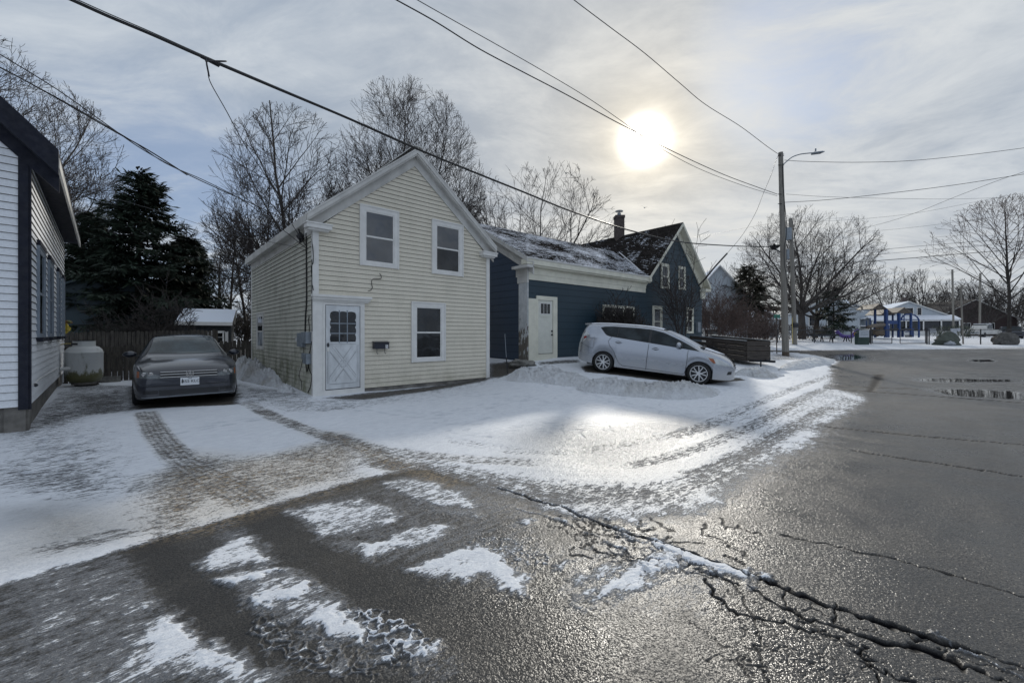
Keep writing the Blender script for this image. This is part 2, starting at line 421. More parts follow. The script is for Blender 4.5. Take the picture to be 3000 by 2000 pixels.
# --- left yard and drive: patchy snow, dark flecks
paint([(0,960),(150,945),(330,960),(380,1060),(330,1150),(240,1200),(0,1230)], .80, .5)
paint([(0,985),(110,955),(190,1000),(300,1060),(250,1140),(90,1120),(0,1100)], .66, .35)
paint([(10,1075),(170,1075),(260,1110),(190,1135),(20,1120)], .60, .25)
paint([(150,900),(305,905),(312,945),(160,960)], .38, .3)
paint([(60,955),(160,900),(180,960),(60,1000)], .5, .25)
paint([(150,885),(300,885),(310,905),(150,915)], .55, .2)
paint([(300,888),(545,885),(550,930),(312,940)], .0, .12)           # bare under the sedan
paint([(540,880),(700,905),(740,925),(730,945),(560,925)], .56, .25)
paint([(560,915),(720,920),(900,905),(1120,868),(1130,880),(900,930),(740,950),(640,950)], .66, .3)
paint([(740,915),(830,905),(1120,862),(1122,872),(835,918)], .15, .12)   # drip line along the wall
paint([(1120,835),(1210,830),(1215,850),(1150,868),(1118,868)], .12, .25)   # dark gravel between the houses
paint([(880,925),(1100,880),(1120,905),(1000,940)], .78, .4)
# --- gravelly turning area
for pp, v_, s_ in [([(335,1100),(440,1060),(560,1080),(640,1150),(600,1175),(480,1210),(330,1240),(320,1180)], .52, .22),
                   ([(560,1060),(720,1020),(800,1010),(830,1050),(800,1100),(690,1120),(600,1130)], .60, .2),
                   ([(700,990),(790,995),(880,1040),(960,1070),(900,1085),(800,1040)], .48, .18),
                   ([(420,1040),(560,1050),(700,1040),(800,1080),(820,1100),(560,1180)], .62, .3)]:
    w_ = paint(pp, v_, s_); Dn = np.maximum(Dn, w_)
paint([(650,1130),(760,1105),(800,1108),(610,1165)], .86, .1)
paint([(470,1150),(545,1140),(610,1170),(480,1200),(400,1205)], .90, .09)
# --- the white lot in the middle
paint([(420,960),(545,930),(660,985),(720,1010),(560,1040),(470,1030)], .90, .2)
paint([(850,955),(1120,905),(1300,890),(1650,905),(1880,850),(1900,880),(1600,960),(1300,1000),(1000,1000)], .97, .5)
paint([(830,1020),(1200,1045),(1280,1080),(1300,1110),(1150,1095),(1000,1070),(880,1040)], .88, .2)
paint([(1640,1000),(1800,930),(1900,890),(1972,905),(1960,935),(1800,1025),(1640,1110),(1560,1150),(1500,1140)], .70, .25)
paint([(1000,1060),(1300,1105),(1560,1110),(1560,1155),(1420,1176),(1290,1165),(1150,1118)], .62, .2)
paint([(1460,920),(1700,900),(1880,860),(1895,872),(1700,930),(1500,960)], .86, .3)
# icy translucent patch
ice = W2([(1215,1010),(1300,975),(1440,955),(1580,965),(1660,985),(1640,1040),(1600,1085),(1450,1120),(1330,1110),(1240,1070)])
wi = poly_w(ice, X, Y, .9); wi = wi * wi * (3 - 2 * wi); S = S * (1 - wi) + .93 * wi; Wt = np.maximum(Wt, wi)
w_ = poly_w(W2([(1240,1115),(1500,1120),(1650,1085),(1720,1060),(1700,1100),(1560,1160),(1350,1165)]), X, Y, .3); S = S*(1-w_) + .60*w_; Wt = np.maximum(Wt, w_*.9)
w_ = poly_w(W2([(0,1180),(130,1160),(280,1170),(330,1210),(200,1260),(60,1290),(0,1300)]), X, Y, .3); S = S*(1-w_) + .85*w_; Wt = np.maximum(Wt, w_*.9)
paint([(70,1265),(250,1225),(300,1235),(200,1262),(90,1285)], .45, .1)
paint([(0,1310),(150,1290),(330,1235),(332,1248),(100,1312),(0,1340)], .95, .08)
# bare under the wagon, along the street edge, by the blue wall
paint([(1335,842),(1385,838),(1600,866),(1700,868),(1712,874),(1600,885),(1450,866),(1345,855)], .0, .09)
paint([(1230,833),(1330,826),(1335,834),(1240,840)], .35, .15)
paint([(1700,812),(1900,818),(1890,828),(1700,835)], .72, .5)
paint([(1770,812),(1830,812),(1830,826),(1770,826)], .5, .4)
# grit flecks, footprints everywhere on the snow
fl = [(rng_x, rng_y) for rng_x, rng_y in []]
# --- wheel tracks: (centre line, half width, cover, rib period)
def vn2(x, y): return np.sin(x*17+3*np.sin(y*11))*np.sin(y*19+2*np.sin(x*13))*.6 + np.sin(x*41+y*23)*np.sin(y*37-x*9)*.5
def track(pts, hw, val, rib=.055, amp=.22, k=1.0, dirt=0.0):
    global S, Dn, Sm
    L = smoothc(W2(pts), 6); a = np.array(L); m = hw + .3
    kk = (X > a[:,0].min()-m) & (X < a[:,0].max()+m) & (Y > a[:,1].min()-m) & (Y < a[:,1].max()+m)
    d, lat, run = seg_d(L, X[kk], Y[kk]); w_ = np.clip(.5 + (hw - d) / .10, 0, 1) * k * .85
    Ltot = sum(sqrt((a[i+1][0]-a[i][0])**2 + (a[i+1][1]-a[i][1])**2) for i in range(len(a)-1))
    w_ *= np.clip(run / .25, 0, 1) * np.clip((Ltot - run) / .25, 0, 1)
    amp *= .38; val = val + .04; v = val + amp * np.sin(lat * 2 * pi / rib) + amp * 2.0 * vn2(X[kk], Y[kk])
    fade = np.clip(rib / (a[:,1].mean() * .006), .0, 1); v = val + (v - val) * fade
    s_ = S[kk]; S[kk] = s_ * (1 - w_) + np.minimum(s_, v) * w_
    if dirt: Dn[kk] = np.maximum(Dn[kk], w_ * dirt)
track([(333,945),(362,995),(410,1050),(470,1090),(540,1130),(600,1165)], .17, .45, .06, .2, 1, .6)
track([(560,922),(640,965),(740,998),(850,1030),(1000,1050),(1180,1062),(1260,1070)], .15, .52, .06, .2, .9, .3)
track([(590,940),(700,985),(790,1012),(900,1060),(980,1090),(1080,1120)], .13, .45, .06, .22, .9, .6)
track([(900,1045),(1010,1075),(1130,1100),(1260,1125),(1400,1135),(1540,1120),(1640,1085),(1760,1020),(1880,950),(1960,915)], .16, .50, .06, .25, .85)
track([(820,1062),(960,1078),(1100,1112),(1200,1140),(1350,1150)], .14, .3, .05, .2, .9)
track([(1000,1005),(1200,1040),(1350,1035),(1500,1010),(1650,975),(1800,930),(1900,895),(1990,870)], .15, .62, .06, .18, .8)
track([(1420,1075),(1560,1045),(1700,990),(1790,945),(1880,898),(1950,870)], .13, .45, .06, .25, .9)
track([(1540,1010),(1660,960),(1770,915),(1860,880),(1930,855)], .16, .50, .07, .2, .9)
track([(1560,1095),(1680,1060),(1790,1000),(1900,935)], .10, .38, .05, .2, .9)
track([(650,955),(800,985),(980,1000),(1120,1008),(1200,1016)], .05, .72, .05, .1, .6)
# --- snow left on the asphalt (only raises the cover)
def film(pts, val, soft):
    global S
    w_ = poly_w(W2(pts), X, Y, soft); w_ = w_ * w_ * (3 - 2 * w_); S = np.maximum(S, w_ * val * np.clip(rs / .03, 0, 1))
film([(-40,1330),(330,1262),(400,1380),(560,1480),(900,1640),(-100,1700)], .33, .25)
film([(480,1225),(620,1190),(760,1290),(1000,1480),(1040,1560),(720,1500),(560,1380)], .30, .25)
film([(640,1170),(960,1090),(1250,1150),(1260,1280),(1180,1380),(900,1290),(760,1250)], .22, .3)
film([(1240,1260),(1480,1200),(1700,1300),(1620,1400),(1340,1420)], .25, .3)
film([(1240,1110),(1650,1080),(1720,1060),(1700,1120),(1560,1200),(1380,1190)], .36, .3)
film([(1620,1100),(1960,930),(2010,940),(1900,1040),(1720,1150),(1600,1190)], .22, .35)
def vnoise(x, y, sc, seed):
    rr = np.random.RandomState(seed); T = rr.rand(256, 256); u = x*sc + 1000; v = y*sc + 1000; i = np.floor(u).astype(int); j = np.floor(v).astype(int); a = u-i; b = v-j
    a = a*a*(3-2*a); b = b*b*(3-2*b); t = lambda p_, q_: T[p_ % 256, q_ % 256]
    return (t(i,j)*(1-a)+t(i+1,j)*a)*(1-b) + (t(i,j+1)*(1-a)+t(i+1,j+1)*a)*b - .5
near_ = (Y < 7) & (Y > 1.2) & (np.abs(X) < 9)
WX = X.copy(); WY = Y.copy(); xn, yn = X[near_], Y[near_]
WX[near_] += .07*vnoise(xn, yn, 5, 1) + .07*vnoise(xn, yn, 14, 2) + .05*vnoise(xn, yn, 38, 3)
WY[near_] += .07*vnoise(xn, yn, 5, 4) + .07*vnoise(xn, yn, 14, 5) + .05*vnoise(xn, yn, 38, 6)
def left(pts, val, soft=.03, stretch=0):
    global S
    soft = soft * 1.5; w_ = poly_w(W2(pts), WX, WY, soft); w_ = w_ * (1 - .22 * np.clip(.5 + 1.6 * vnoise(X, Y, 9, 8), 0, 1)); S = np.maximum(S, w_ * val)
left([(648,1178),(700,1160),(820,1143),(900,1165),(955,1188),(860,1215),(725,1240),(690,1215)], .68, .05)
left([(805,1255),(900,1228),(1010,1203),(1045,1212),(1030,1232),(920,1262),(845,1283)], .80, .04)
left([(680,1235),(790,1230),(960,1190),(1060,1195),(1060,1250),(900,1285),(760,1265)], .36, .12)
left([(930,1305),(1000,1283),(1075,1258),(1130,1262),(1175,1300),(1215,1335),(1200,1368),(1165,1350),(1120,1325),(1085,1340),(1010,1338)], .92, .035)
left([(1060,1262),(1200,1240),(1260,1270),(1180,1290)], .40, .08)
left([(1310,1345),(1360,1310),(1420,1285),(1440,1290),(1390,1325),(1330,1362)], .85, .04)
left([(1330,1385),(1400,1335),(1470,1285),(1555,1262),(1570,1285),(1530,1320),(1450,1360),(1370,1395)], 1.0, .05)
left([(1290,1370),(1360,1300),(1480,1250),(1620,1260),(1600,1330),(1400,1400)], .38, .1)
left([(445,1290),(500,1255),(560,1228),(578,1245),(612,1275),(640,1290),(560,1300),(490,1318)], .85, .04)
left([(500,1330),(580,1312),(655,1292),(668,1308),(610,1325),(520,1348)], .92, .03)
left([(555,1380),(620,1355),(720,1336),(742,1352),(700,1372),(600,1412)], .95, .035)
left([(670,1420),(760,1395),(795,1425),(832,1480),(800,1492),(740,1460)], 1.0, .03)
left([(520,1325),(680,1300),(760,1340),(840,1420),(900,1500),(760,1500),(640,1430),(560,1390)], .52, .10)
left([(300,1560),(250,1530),(330,1440),(420,1395),(520,1430),(620,1480),(700,1568)], .92, .09)
left([(380,1568),(450,1500),(560,1490),(650,1520),(720,1568)], .95, .06)
left([(0,1500),(120,1420),(300,1330),(330,1345),(230,1400),(60,1490)], .64, .10)
left([(60,1440),(140,1400),(280,1345),(320,1335),(180,1395),(60,1465)], .85, .05)
left([(240,1400),(330,1378),(380,1400),(300,1415)], .7, .05)
left([(120,1568),(130,1500),(150,1520),(150,1568)], .7, .03)
left([(100,1300),(300,1270),(330,1290),(380,1400),(300,1420),(60,1380)], .28, .15)
left([(870,1105),(960,1098),(1060,1130),(1110,1160),(1080,1178),(980,1160),(900,1130)], .66, .05)
left([(960,1160),(1040,1165),(1130,1185),(1090,1195),(1000,1185)], .5, .05)
left([(860,1095),(1100,1120),(1180,1160),(1100,1200),(900,1140)], .38, .1)
left([(1183,1198),(1205,1190),(1235,1196),(1215,1208)], .8, .02)
left([(1268,1304),(1285,1293),(1312,1290),(1300,1310),(1280,1316)], .8, .02)
left([(1340,1150),(1480,1168),(1640,1120),(1650,1150),(1500,1200),(1400,1180)], .42, .12)
left([(930,1440),(975,1465),(1012,1495),(990,1512),(960,1532),(945,1500)], .80, .03)
# the broad clean wheel sweep and the bare wet strip beside the street
Dk = np.zeros(X.shape)
def sweep(pts, hw, k):
    global S, Dk
    L = smoothc(W2(pts), 6); a = np.array(L); kk = (X > a[:,0].min()-hw-.3) & (X < a[:,0].max()+hw+.3) & (Y > a[:,1].min()-hw-.3) & (Y < a[:,1].max()+hw+.3)
    d, lat, run = seg_d(L, WX[kk], WY[kk]); w_ = np.clip(.5 + (hw - d) / .10, 0, 1) * k * np.clip(rs[kk]/.05, 0, 1)
    S[kk] *= (1 - w_); Dk[kk] = np.maximum(Dk[kk], w_)
sweep([(345,1235),(395,1300),(450,1370),(540,1440),(680,1510),(880,1600),(1100,1690)], .125, .92)
sweep([(600,1185),(680,1250),(790,1320),(920,1390),(1080,1450),(1300,1530),(1500,1620)], .16, .75)
sweep([(330,1250),(600,1172),(815,1112),(950,1085)], .035, .8)
Dk = np.maximum(Dk, .5 * poly_w(W2([(560,1200),(900,1290),(1300,1420),(1500,1568),(1100,1700),(800,1450)]), X, Y, .4))
# snow held in the broken edge of the paving
left([(1475,1232),(1520,1246),(1600,1272),(1690,1306),(1768,1330),(1725,1336),(1705,1346),(1688,1338),(1650,1322),(1590,1300),(1545,1275),(1500,1258)], .97, .02)
left([(1380,1200),(1440,1222),(1480,1240),(1470,1248),(1420,1232)], .6, .03)
def lineleft(pts, hw, val, cap=.02):
    global S
    L = W2(pts); a = np.array(L); kk = (X > a[:,0].min()-.3) & (X < a[:,0].max()+.3) & (Y > a[:,1].min()-.3) & (Y < a[:,1].max()+.3)
    d, _, _ = seg_d(L, WX[kk], WY[kk]); S[kk] = np.maximum(S[kk], np.clip(.5 + (hw - d) / cap, 0, 1) * val * np.clip(.75 + 1.6 * vnoise(X[kk], Y[kk], 7, 12), 0, 1))
lineleft([(1120,1112),(1200,1135),(1290,1168),(1380,1200),(1480,1236)], .02, .75)
lineleft([(1180,1165),(1260,1190),(1330,1212),(1375,1240),(1430,1262),(1480,1300)], .018, .62)
lineleft([(2105,1442),(2160,1468),(2215,1490),(2250,1508),(2352,1560)], .012, .8)
# alligator cracks packed with snow by the drive
rg = random.Random(4)
def cellnet(pts, cell, hw, soft, seed):
    """weight along the borders of random cells inside a polygon"""
    Wp = W2(pts); a = np.array(Wp); kk = (X > a[:,0].min()) & (X < a[:,0].max()) & (Y > a[:,1].min()) & (Y < a[:,1].max())
    x, y = WX[kk] + .02*vnoise(X[kk], Y[kk], 22, 9), WY[kk] + .02*vnoise(X[kk], Y[kk], 22, 10); rr = np.random.RandomState(seed); g = []
    for cx in np.arange(a[:,0].min()-cell, a[:,0].max()+cell, cell):
        for cy in np.arange(a[:,1].min()-cell, a[:,1].max()+cell, cell): g.append((cx + rr.uniform(-.5,.5)*cell*.95, cy + rr.uniform(-.5,.5)*cell*.95))
    d1 = np.full(x.shape, 9.); d2 = d1.copy()
    for cx, cy in g:
        d = np.hypot(x-cx, y-cy); m_ = d < d1; d2 = np.where(m_, d1, np.minimum(d2, d)); d1 = np.where(m_, d, d1)
    w_ = np.clip(.5 + (hw - (d2-d1)) / soft, 0, 1) * poly_w(Wp, x, y, .04); return kk, w_
kk, w_ = cellnet([(770,1395),(850,1400),(960,1450),(1010,1490),(960,1530),(900,1530),(840,1490),(800,1440)], .085, .012, .014, 3); S[kk] = np.maximum(S[kk], w_ * .95)
kk, w_ = cellnet([(1060,1240),(1180,1235),(1260,1270),(1230,1350),(1150,1310)], .075, .008, .014, 5); S[kk] = np.maximum(S[kk], w_ * .7)
kk, w_ = cellnet([(600,1400),(760,1400),(900,1510),(860,1568),(700,1568),(560,1470)], .06, .012, .02, 6); S[kk] = np.maximum(S[kk], w_ * .42)
# --- cracks: dark open joints
def crack(pts, hw, val=1.0, seed=0, wob=.02):
    global S, Cr
    rr = random.Random(seed); P0 = W2(pts); L = []
    for i in range(len(P0) - 1):
        for k in range(8):
            t = k / 8; L.append((P0[i][0]*(1-t)+P0[i+1][0]*t + rr.uniform(-wob, wob), P0[i][1]*(1-t)+P0[i+1][1]*t + rr.uniform(-wob, wob)))
    L.append(P0[-1]); a = np.array(L)
    kk = (X > a[:,0].min()-.3) & (X < a[:,0].max()+.3) & (Y > a[:,1].min()-.3) & (Y < a[:,1].max()+.3)
    x_, y_ = X[kk], Y[kk]
    d, _, _ = seg_d(L, x_ + .022*vnoise(x_, y_, 30, 31) + .03*vnoise(x_, y_, 9, 33), y_ + .022*vnoise(x_, y_, 30, 32) + .03*vnoise(x_, y_, 9, 34))
    hw2 = np.maximum(hw * np.clip(.75 + 1.7*vnoise(x_, y_, 6, 35) + 1.1*vnoise(x_, y_, 26, 36), .18, 1.6), Y[kk]**2 * .0006)
    w_ = np.clip(.5 + (hw2 - d) / (hw2 * 1.3), 0, 1) * val
    Cr[kk] = np.maximum(Cr[kk], w_); S[kk] *= (1 - w_)
crack([(1150,1122),(1300,1170),(1450,1228),(1560,1262),(1690,1310),(1760,1333)], .010, 1, 1)
crack([(1760,1333),(1860,1374),(2020,1425),(2140,1468)], .020, 1, 2, .016)
crack([(2140,1468),(2250,1498),(2352,1532)], .017, 1, 3, .012)
crack([(1720,1345),(1770,1382),(1880,1428),(2010,1470),(2140,1494),(2200,1524),(2352,1580)], .019, 1, 4, .016)
crack([(1590,1306),(1650,1325),(1700,1345)], .006, .9, 5)
crack([(1925,1385),(1912,1408),(1918,1432)], .006, .9, 6, .008)
crack([(1812,1348),(1800,1372),(1806,1396)], .005, .8, 7, .008)
crack([(2070,1443),(2100,1470),(2140,1470)], .005, .8, 8, .008)
crack([(1620,1330),(1660,1385),(1700,1412),(1830,1435),(1960,1475),(2000,1510),(2020,1568)], .006, .9, 9)
crack([(1830,1396),(1835,1420),(1900,1450),(1990,1500),(1985,1540)], .003, .8, 10)
crack([(1985,1480),(1980,1510),(2030,1545),(2100,1568)], .006, .9, 11)
crack([(1900,980),(2050,995),(2200,1008),(2352,1021)], .014, .85, 12)
crack([(1960,1034),(2100,1056),(2230,1075),(2352,1094)], .012, .9, 13)
crack([(1800,1230),(1900,1250),(2060,1285),(2200,1322),(2352,1370)], .006, .8, 14)
crack([(1900,892),(2100,906),(2352,925)], .016, .7, 15)
crack([(2020,860),(2010,878),(1998,900)], .02, .6, 16)
crack([(1930,886),(2100,893)], .016, .6, 17)
kk, w_ = cellnet([(1290,1170),(1420,1200),(1560,1250),(1700,1330),(1600,1330),(1420,1300),(1250,1210)], .10, .005, .012, 8); Cr[kk] = np.maximum(Cr[kk], w_ * .8)
kk, w_ = cellnet([(1560,1300),(1700,1345),(1860,1440),(1960,1568),(1600,1568)], .26, .002, .010, 9); Cr[kk] = np.maximum(Cr[kk], w_ * .6)
kk, w_ = cellnet([(1760,1400),(1900,1445),(2140,1505),(2352,1590),(2352,1700),(1900,1640),(1700,1500)], .30, .002, .010, 10); Cr[kk] = np.maximum(Cr[kk], w_ * .6)
kk, w_ = cellnet([(1780,1345),(1880,1378),(2140,1470),(2352,1535),(2352,1570),(2200,1520),(2010,1468),(1880,1426)], .24, .004, .011, 11); Cr[kk] = np.maximum(Cr[kk], w_ * .8)
crack([(1690,1345),(1740,1440),(1750,1520),(1760,1568)], .0022, .6, 18)
crack([(800,1240),(870,1230),(930,1205)], .002, .3, 19)
for i in range(16):
    x0 = rg.uniform(1300, 1700); y0 = rg.uniform(1180, 1300)
    crack([(x0, y0), (x0 + rg.uniform(-40, 60), y0 + rg.uniform(5, 30)), (x0 + rg.uniform(0, 90), y0 + rg.uniform(15, 50))], .002, .5, 30 + i)
# --- wet asphalt and standing water
Wr = np.clip(rs / .3, 0, 1) * np.clip((X + 1.2) / 2.0 + .35, .35, 1)
Pu = np.zeros(X.shape)
def puddle(pts, soft=.15):
    global Pu, S
    w_ = poly_w(smoothc(W2(pts) + W2(pts[:1]), 4), X, Y, soft); Pu = np.maximum(Pu, w_); S = S * (1 - np.clip(w_ * 2, 0, 1))
puddle([(2095,870),(2140,867),(2250,869),(2340,872),(2352,876),(2230,879),(2120,876)])
puddle([(2120,893),(2180,891),(2300,895),(2352,900),(2420,905),(2420,922),(2300,916),(2180,908)])
puddle([(2215,827),(2260,824),(2290,829),(2250,832)], .1)
puddle([(1905,815),(1960,812),(2000,820),(1980,828),(1910,826)], .5)
Ds = np.zeros(X.shape)                              # dry lighter asphalt
for pp in [[(1950,830),(2352,822),(2352,850),(2000,862)], [(1990,920),(2250,915),(2352,940),(2100,960)], [(2000,812),(2352,808),(2352,818),(2000,822)]]:
    Ds = np.maximum(Ds, poly_w(W2(pp), X, Y, .8))
# far side of the cross street: rutted snow
k = (Y > 31) & (Y < 36.5); S[k] = np.minimum(S[k], .82 + .3 * np.sin(Y[k] * 3.7 + .15 * X[k]) * (np.sin(X[k] * .35) * .5 + .5))
k = (Y > 37); S[k] = np.minimum(S[k], .93)
Ft = np.zeros(X.shape); rq = random.Random(12)
def foot(x, y, a, l=.15, w=.055, k=1.0):
    kk = (np.abs(X-x) < .3) & (np.abs(Y-y) < .3)
    if not kk.any(): return
    u = (X[kk]-x)*cos(a) + (Y[kk]-y)*sin(a); v = -(X[kk]-x)*sin(a) + (Y[kk]-y)*cos(a); Ft[kk] = np.maximum(Ft[kk], k*np.clip(1.4 - (u/l)**2 - (v/w)**2, 0, 1))
for (x0, y0, x1, y1, n_) in ((1050,905,1600,960,26),(1240,880,1500,940,16),(1600,960,1850,880,18),(1160,990,1450,975,16),(950,960,1240,915,18),(1500,1000,1800,950,14),(740,930,1000,960,14),(420,990,600,960,8),(150,1000,60,1120,8),(1620,905,1880,860,18)):
    A_ = np.array(GD(x0, y0)[:2]); B_ = np.array(GD(x1, y1)[:2]); an = math.atan2(*(B_-A_)[::-1]); nn2 = np.array((-sin(an), cos(an)))
    for i in range(n_):
        c = A_ + (B_-A_)*(i+rq.random()*.3)/n_ + nn2*(.12 if i % 2 else -.12) + np.array((rq.gauss(0,.08), rq.gauss(0,.08))); foot(c[0], c[1], an + rq.gauss(0,.2), .14, .055, rq.uniform(.5, 1))
for i in range(150):
    px_r, py_r = rq.uniform(900, 1850), rq.uniform(900, 1010); x, y, _ = GD(px_r, py_r); foot(x, y, rq.uniform(0, 3.1), rq.uniform(.04,.16), rq.uniform(.02,.06), rq.uniform(.3,.8))
# behind the picket fence and beneath the conifer: bare dark litter
bw = poly_w([(-40, 14), (-12.5, 13.4), (-9, 16.4), (-6, 26), (-14, 34), (-60, 40)], X, Y, 1.0); S = S * (1 - bw) + .42 * bw
S = np.clip(S, 0, 1)
# drifts, heaps and ruts as real relief
Zr = ZZ.ravel() + S * .018 + .010 * S * (np.sin(X * 3.1 + 2 * np.sin(Y * 1.3)) + np.sin(Y * 4.3 + X * 1.7)) * .5 - Cr * .016 - Pu * .004
NR, NC = XX.shape
idx = np.arange(NR * NC).reshape(NR, NC)
quads = np.stack([idx[:-1, :-1], idx[:-1, 1:], idx[1:, 1:], idx[1:, :-1]], -1).reshape(-1, 4)
onroad = roadm[quads].sum(1) >= 2

gm, nt, p = new_mat('snowy_ground'); co = nt.coord()
aS, aD, aW, aC, aP, aR, aY = (nt.attr(n) for n in ('snow', 'dirt', 'ice', 'crack', 'puddle', 'wetroad', 'dry'))
st = nt.mapping(co, (1, 1, 1), (0, 0, radians(-42)))
st2 = nt.mapping(st, (1.0, 2.4, 1))
nA = nt.noise(st2, 7, 6, .68); nB = nt.noise(st2, 34, 4, .6); nC = nt.noise(co, 1.3, 4, .6); nF = nt.noise(co, 150, 3, .7)
nn = nt.math('ADD', nt.math('ADD', nt.math('MULTIPLY', nA, .48), nt.math('MULTIPLY', nB, .38)), nt.math('MULTIPLY', nC, .14))
nn = nt.math('ADD', nn, nt.math('MULTIPLY', nt.math('SUBTRACT', nF, .5), .12))
s1 = nt.math('MULTIPLY', aS, nt.math('SUBTRACT', 1.0, aS))
amp = nt.math('MULTIPLY', nt.math('POWER', nt.math('MAXIMUM', s1, 0.0), .6), 7.5)
tt = nt.math('ADD', aS, nt.math('MULTIPLY', nt.math('SUBTRACT', nn, .5), amp))
gv_ = nt.math('MULTIPLY', nt.math('ADD', nt.ramp(nt.voro(st2, 22), .42, .18), nt.ramp(nt.voro(st2, 55), .40, .15)), nt.math('MULTIPLY', aD, .42)); tt = nt.math('SUBTRACT', tt, gv_); sn = nt.ramp(tt, .36, .66)
# colours
agg = nt.voro(co, 170, out=1); ag2 = nt.voro(co, 130)
asph = nt.mix(nt.ramp(agg, .1, .95), (.014, .014, .015), (.072, .070, .067))
asph = nt.mix(nt.math('MULTIPLY', nt.ramp(nC, .35, .7), .35), asph, (.075, .068, .058))
asph = nt.mix(nt.math('MULTIPLY', aY, .35), asph, (.16, .15, .14))
mac = nt.noise(nt.mapping(st, (.35, 1.6, 1)), .9, 5, .6); asph = nt.mix(nt.math('MULTIPLY', nt.ramp(mac, .48, .70), .42), asph, (.095, .09, .082)); asph = nt.mix(nt.math('MULTIPLY', nt.ramp(mac, .46, .30), .5), asph, (.016, .016, .016))
soil = nt.mix(nt.ramp(nB, .35, .65), (.030, .026, .022), (.10, .088, .072))
onr = nt.attr('onroad'); bare = nt.mix(onr, soil, asph)
leaf = nt.mix(nt.ramp(nt.voro(st2, 38, out=1), .35, .8), (.022, .018, .014), (.38, .28, .16))
bare = nt.mix(nt.math('MULTIPLY', aD, .95), bare, leaf)
bare = nt.mix(aC, bare, (.004, .004, .005))
snc = nt.mix(nt.ramp(nA, .3, .7), (.64, .66, .70), (.75, .77, .80))
snc = nt.mix(nt.math('MULTIPLY', nt.ramp(nt.noise(co, 2.2, 5, .65), .5, .75), .30), snc, (.50, .53, .57))
snc = nt.mix(nt.math('MULTIPLY', aD, .5), snc, (.60, .52, .40))
ice_c = nt.mix(nt.ramp(nB, .3, .7), (.24, .24, .235), (.40, .40, .395))
snc = nt.mix(nt.math('MULTIPLY', aW, .92), snc, ice_c)
# flecks of grit / old leaves lying on the snow, footprints
flk = nt.ramp(nt.voro(nt.mapping(st, (1, 2.2, 1)), 9.0), .10, .055); flm = nt.ramp(nt.noise(co, .9, 3), .50, .62)
fl2 = nt.ramp(nt.voro(nt.mapping(st, (1, 2.6, 1)), 24.0), .13, .06); fm2 = nt.ramp(nt.noise(co, 1.7, 3), .50, .60)
fle = nt.math('MAXIMUM', nt.math('MULTIPLY', flk, flm), nt.math('MULTIPLY', fl2, nt.math('MULTIPLY', fm2, .9)))
snc = nt.mix(nt.math('MULTIPLY', fle, .8), snc, (.10, .09, .085))
ft_ = nt.attr('foot'); snc = nt.mix(nt.math('MULTIPLY', ft_, .42), snc, (.34, .37, .43)); bare = nt.mix(nt.math('MULTIPLY', nt.attr('dark'), .55), bare, (.012, .0115, .011))
colr = nt.mix(sn, bare, snc)
thin = nt.math('MULTIPLY', nt.ramp(tt, .10, .40), nt.math('SUBTRACT', 1.0, sn))
colr = nt.mix(nt.math('MULTIPLY', thin, .30), colr, (.40, .42, .46))
colr = nt.mix(aP, colr, (.012, .013, .014))
nt.set(p.inputs['Base Color'], colr)
rr_ = nt.ramp(nt.noise(co, 1.8, 4), .3, .7, .25, .46)
rb = nt.mix(aR, (.75,) * 3, rr_); rb = nt.mix(nt.math('MULTIPLY', aY, .5), rb, (.6,) * 3)
rsn = nt.mix(aW, (.62,) * 3, (.22,) * 3)
rf = nt.mix(sn, rb, rsn); rf = nt.mix(aP, rf, (.02,) * 3); rf = nt.mix(aC, rf, (1.0,) * 3)
nt.set(p.inputs['Roughness'], rf)
nt.set(p.inputs['Specular IOR Level'], nt.math('MULTIPLY', nt.math('ADD', .35, nt.math('MULTIPLY', aP, .5)), nt.math('SUBTRACT', 1.0, aC)))
vA = nt.voro(co, 62); vB = nt.voro(co, 125); hA = nt.math('ADD', nt.math('MULTIPLY', vA, -.5), nt.math('MULTIPLY', vB, -.4))
hasph = nt.math('MULTIPLY', hA, nt.math('SUBTRACT', 1.0, sn))
hsn = nt.math('MULTIPLY', nt.math('ADD', nt.math('MULTIPLY', nB, .9), nt.math('MULTIPLY', nA, 1.6)), sn)
hsum = nt.math('ADD', nt.math('SUBTRACT', nt.math('MULTIPLY', hasph, .75), nt.math('MULTIPLY', ft_, 2.2)), nt.math('ADD', nt.math('MULTIPLY', sn, 1.5), nt.math('MULTIPLY', hsn, 1.6)))
hh = nt.math('MULTIPLY', hsum, nt.math('SUBTRACT', 1.0, aP))
bn_ = nt.bump(hh, .8, .006)
fc1 = nt.voro(co, 110, out=1); fc2 = nt.voro(co, 290, out=1)
tl_ = nt.vmath('ADD', nt.vmath('MULTIPLY', nt.vmath('SUBTRACT', fc1, (.5, .5, .5)), (1.0, 1.0, .0)), nt.vmath('MULTIPLY', nt.vmath('SUBTRACT', fc2, (.5, .5, .5)), (.8, .8, .0)))
kf = nt.math('MULTIPLY', nt.math('SUBTRACT', 1.0, aP), nt.mix(sn, nt.mix(nt.ramp(mac, .35, .65), (.20,)*3, (.36,)*3), nt.mix(aW, (.10,)*3, (.42,)*3)))
tl_ = nt.vmath('MULTIPLY', tl_, kf)
nt.set(p.inputs['Normal'], nt.vmath('NORMALIZE', nt.vmath('ADD', bn_, tl_)))

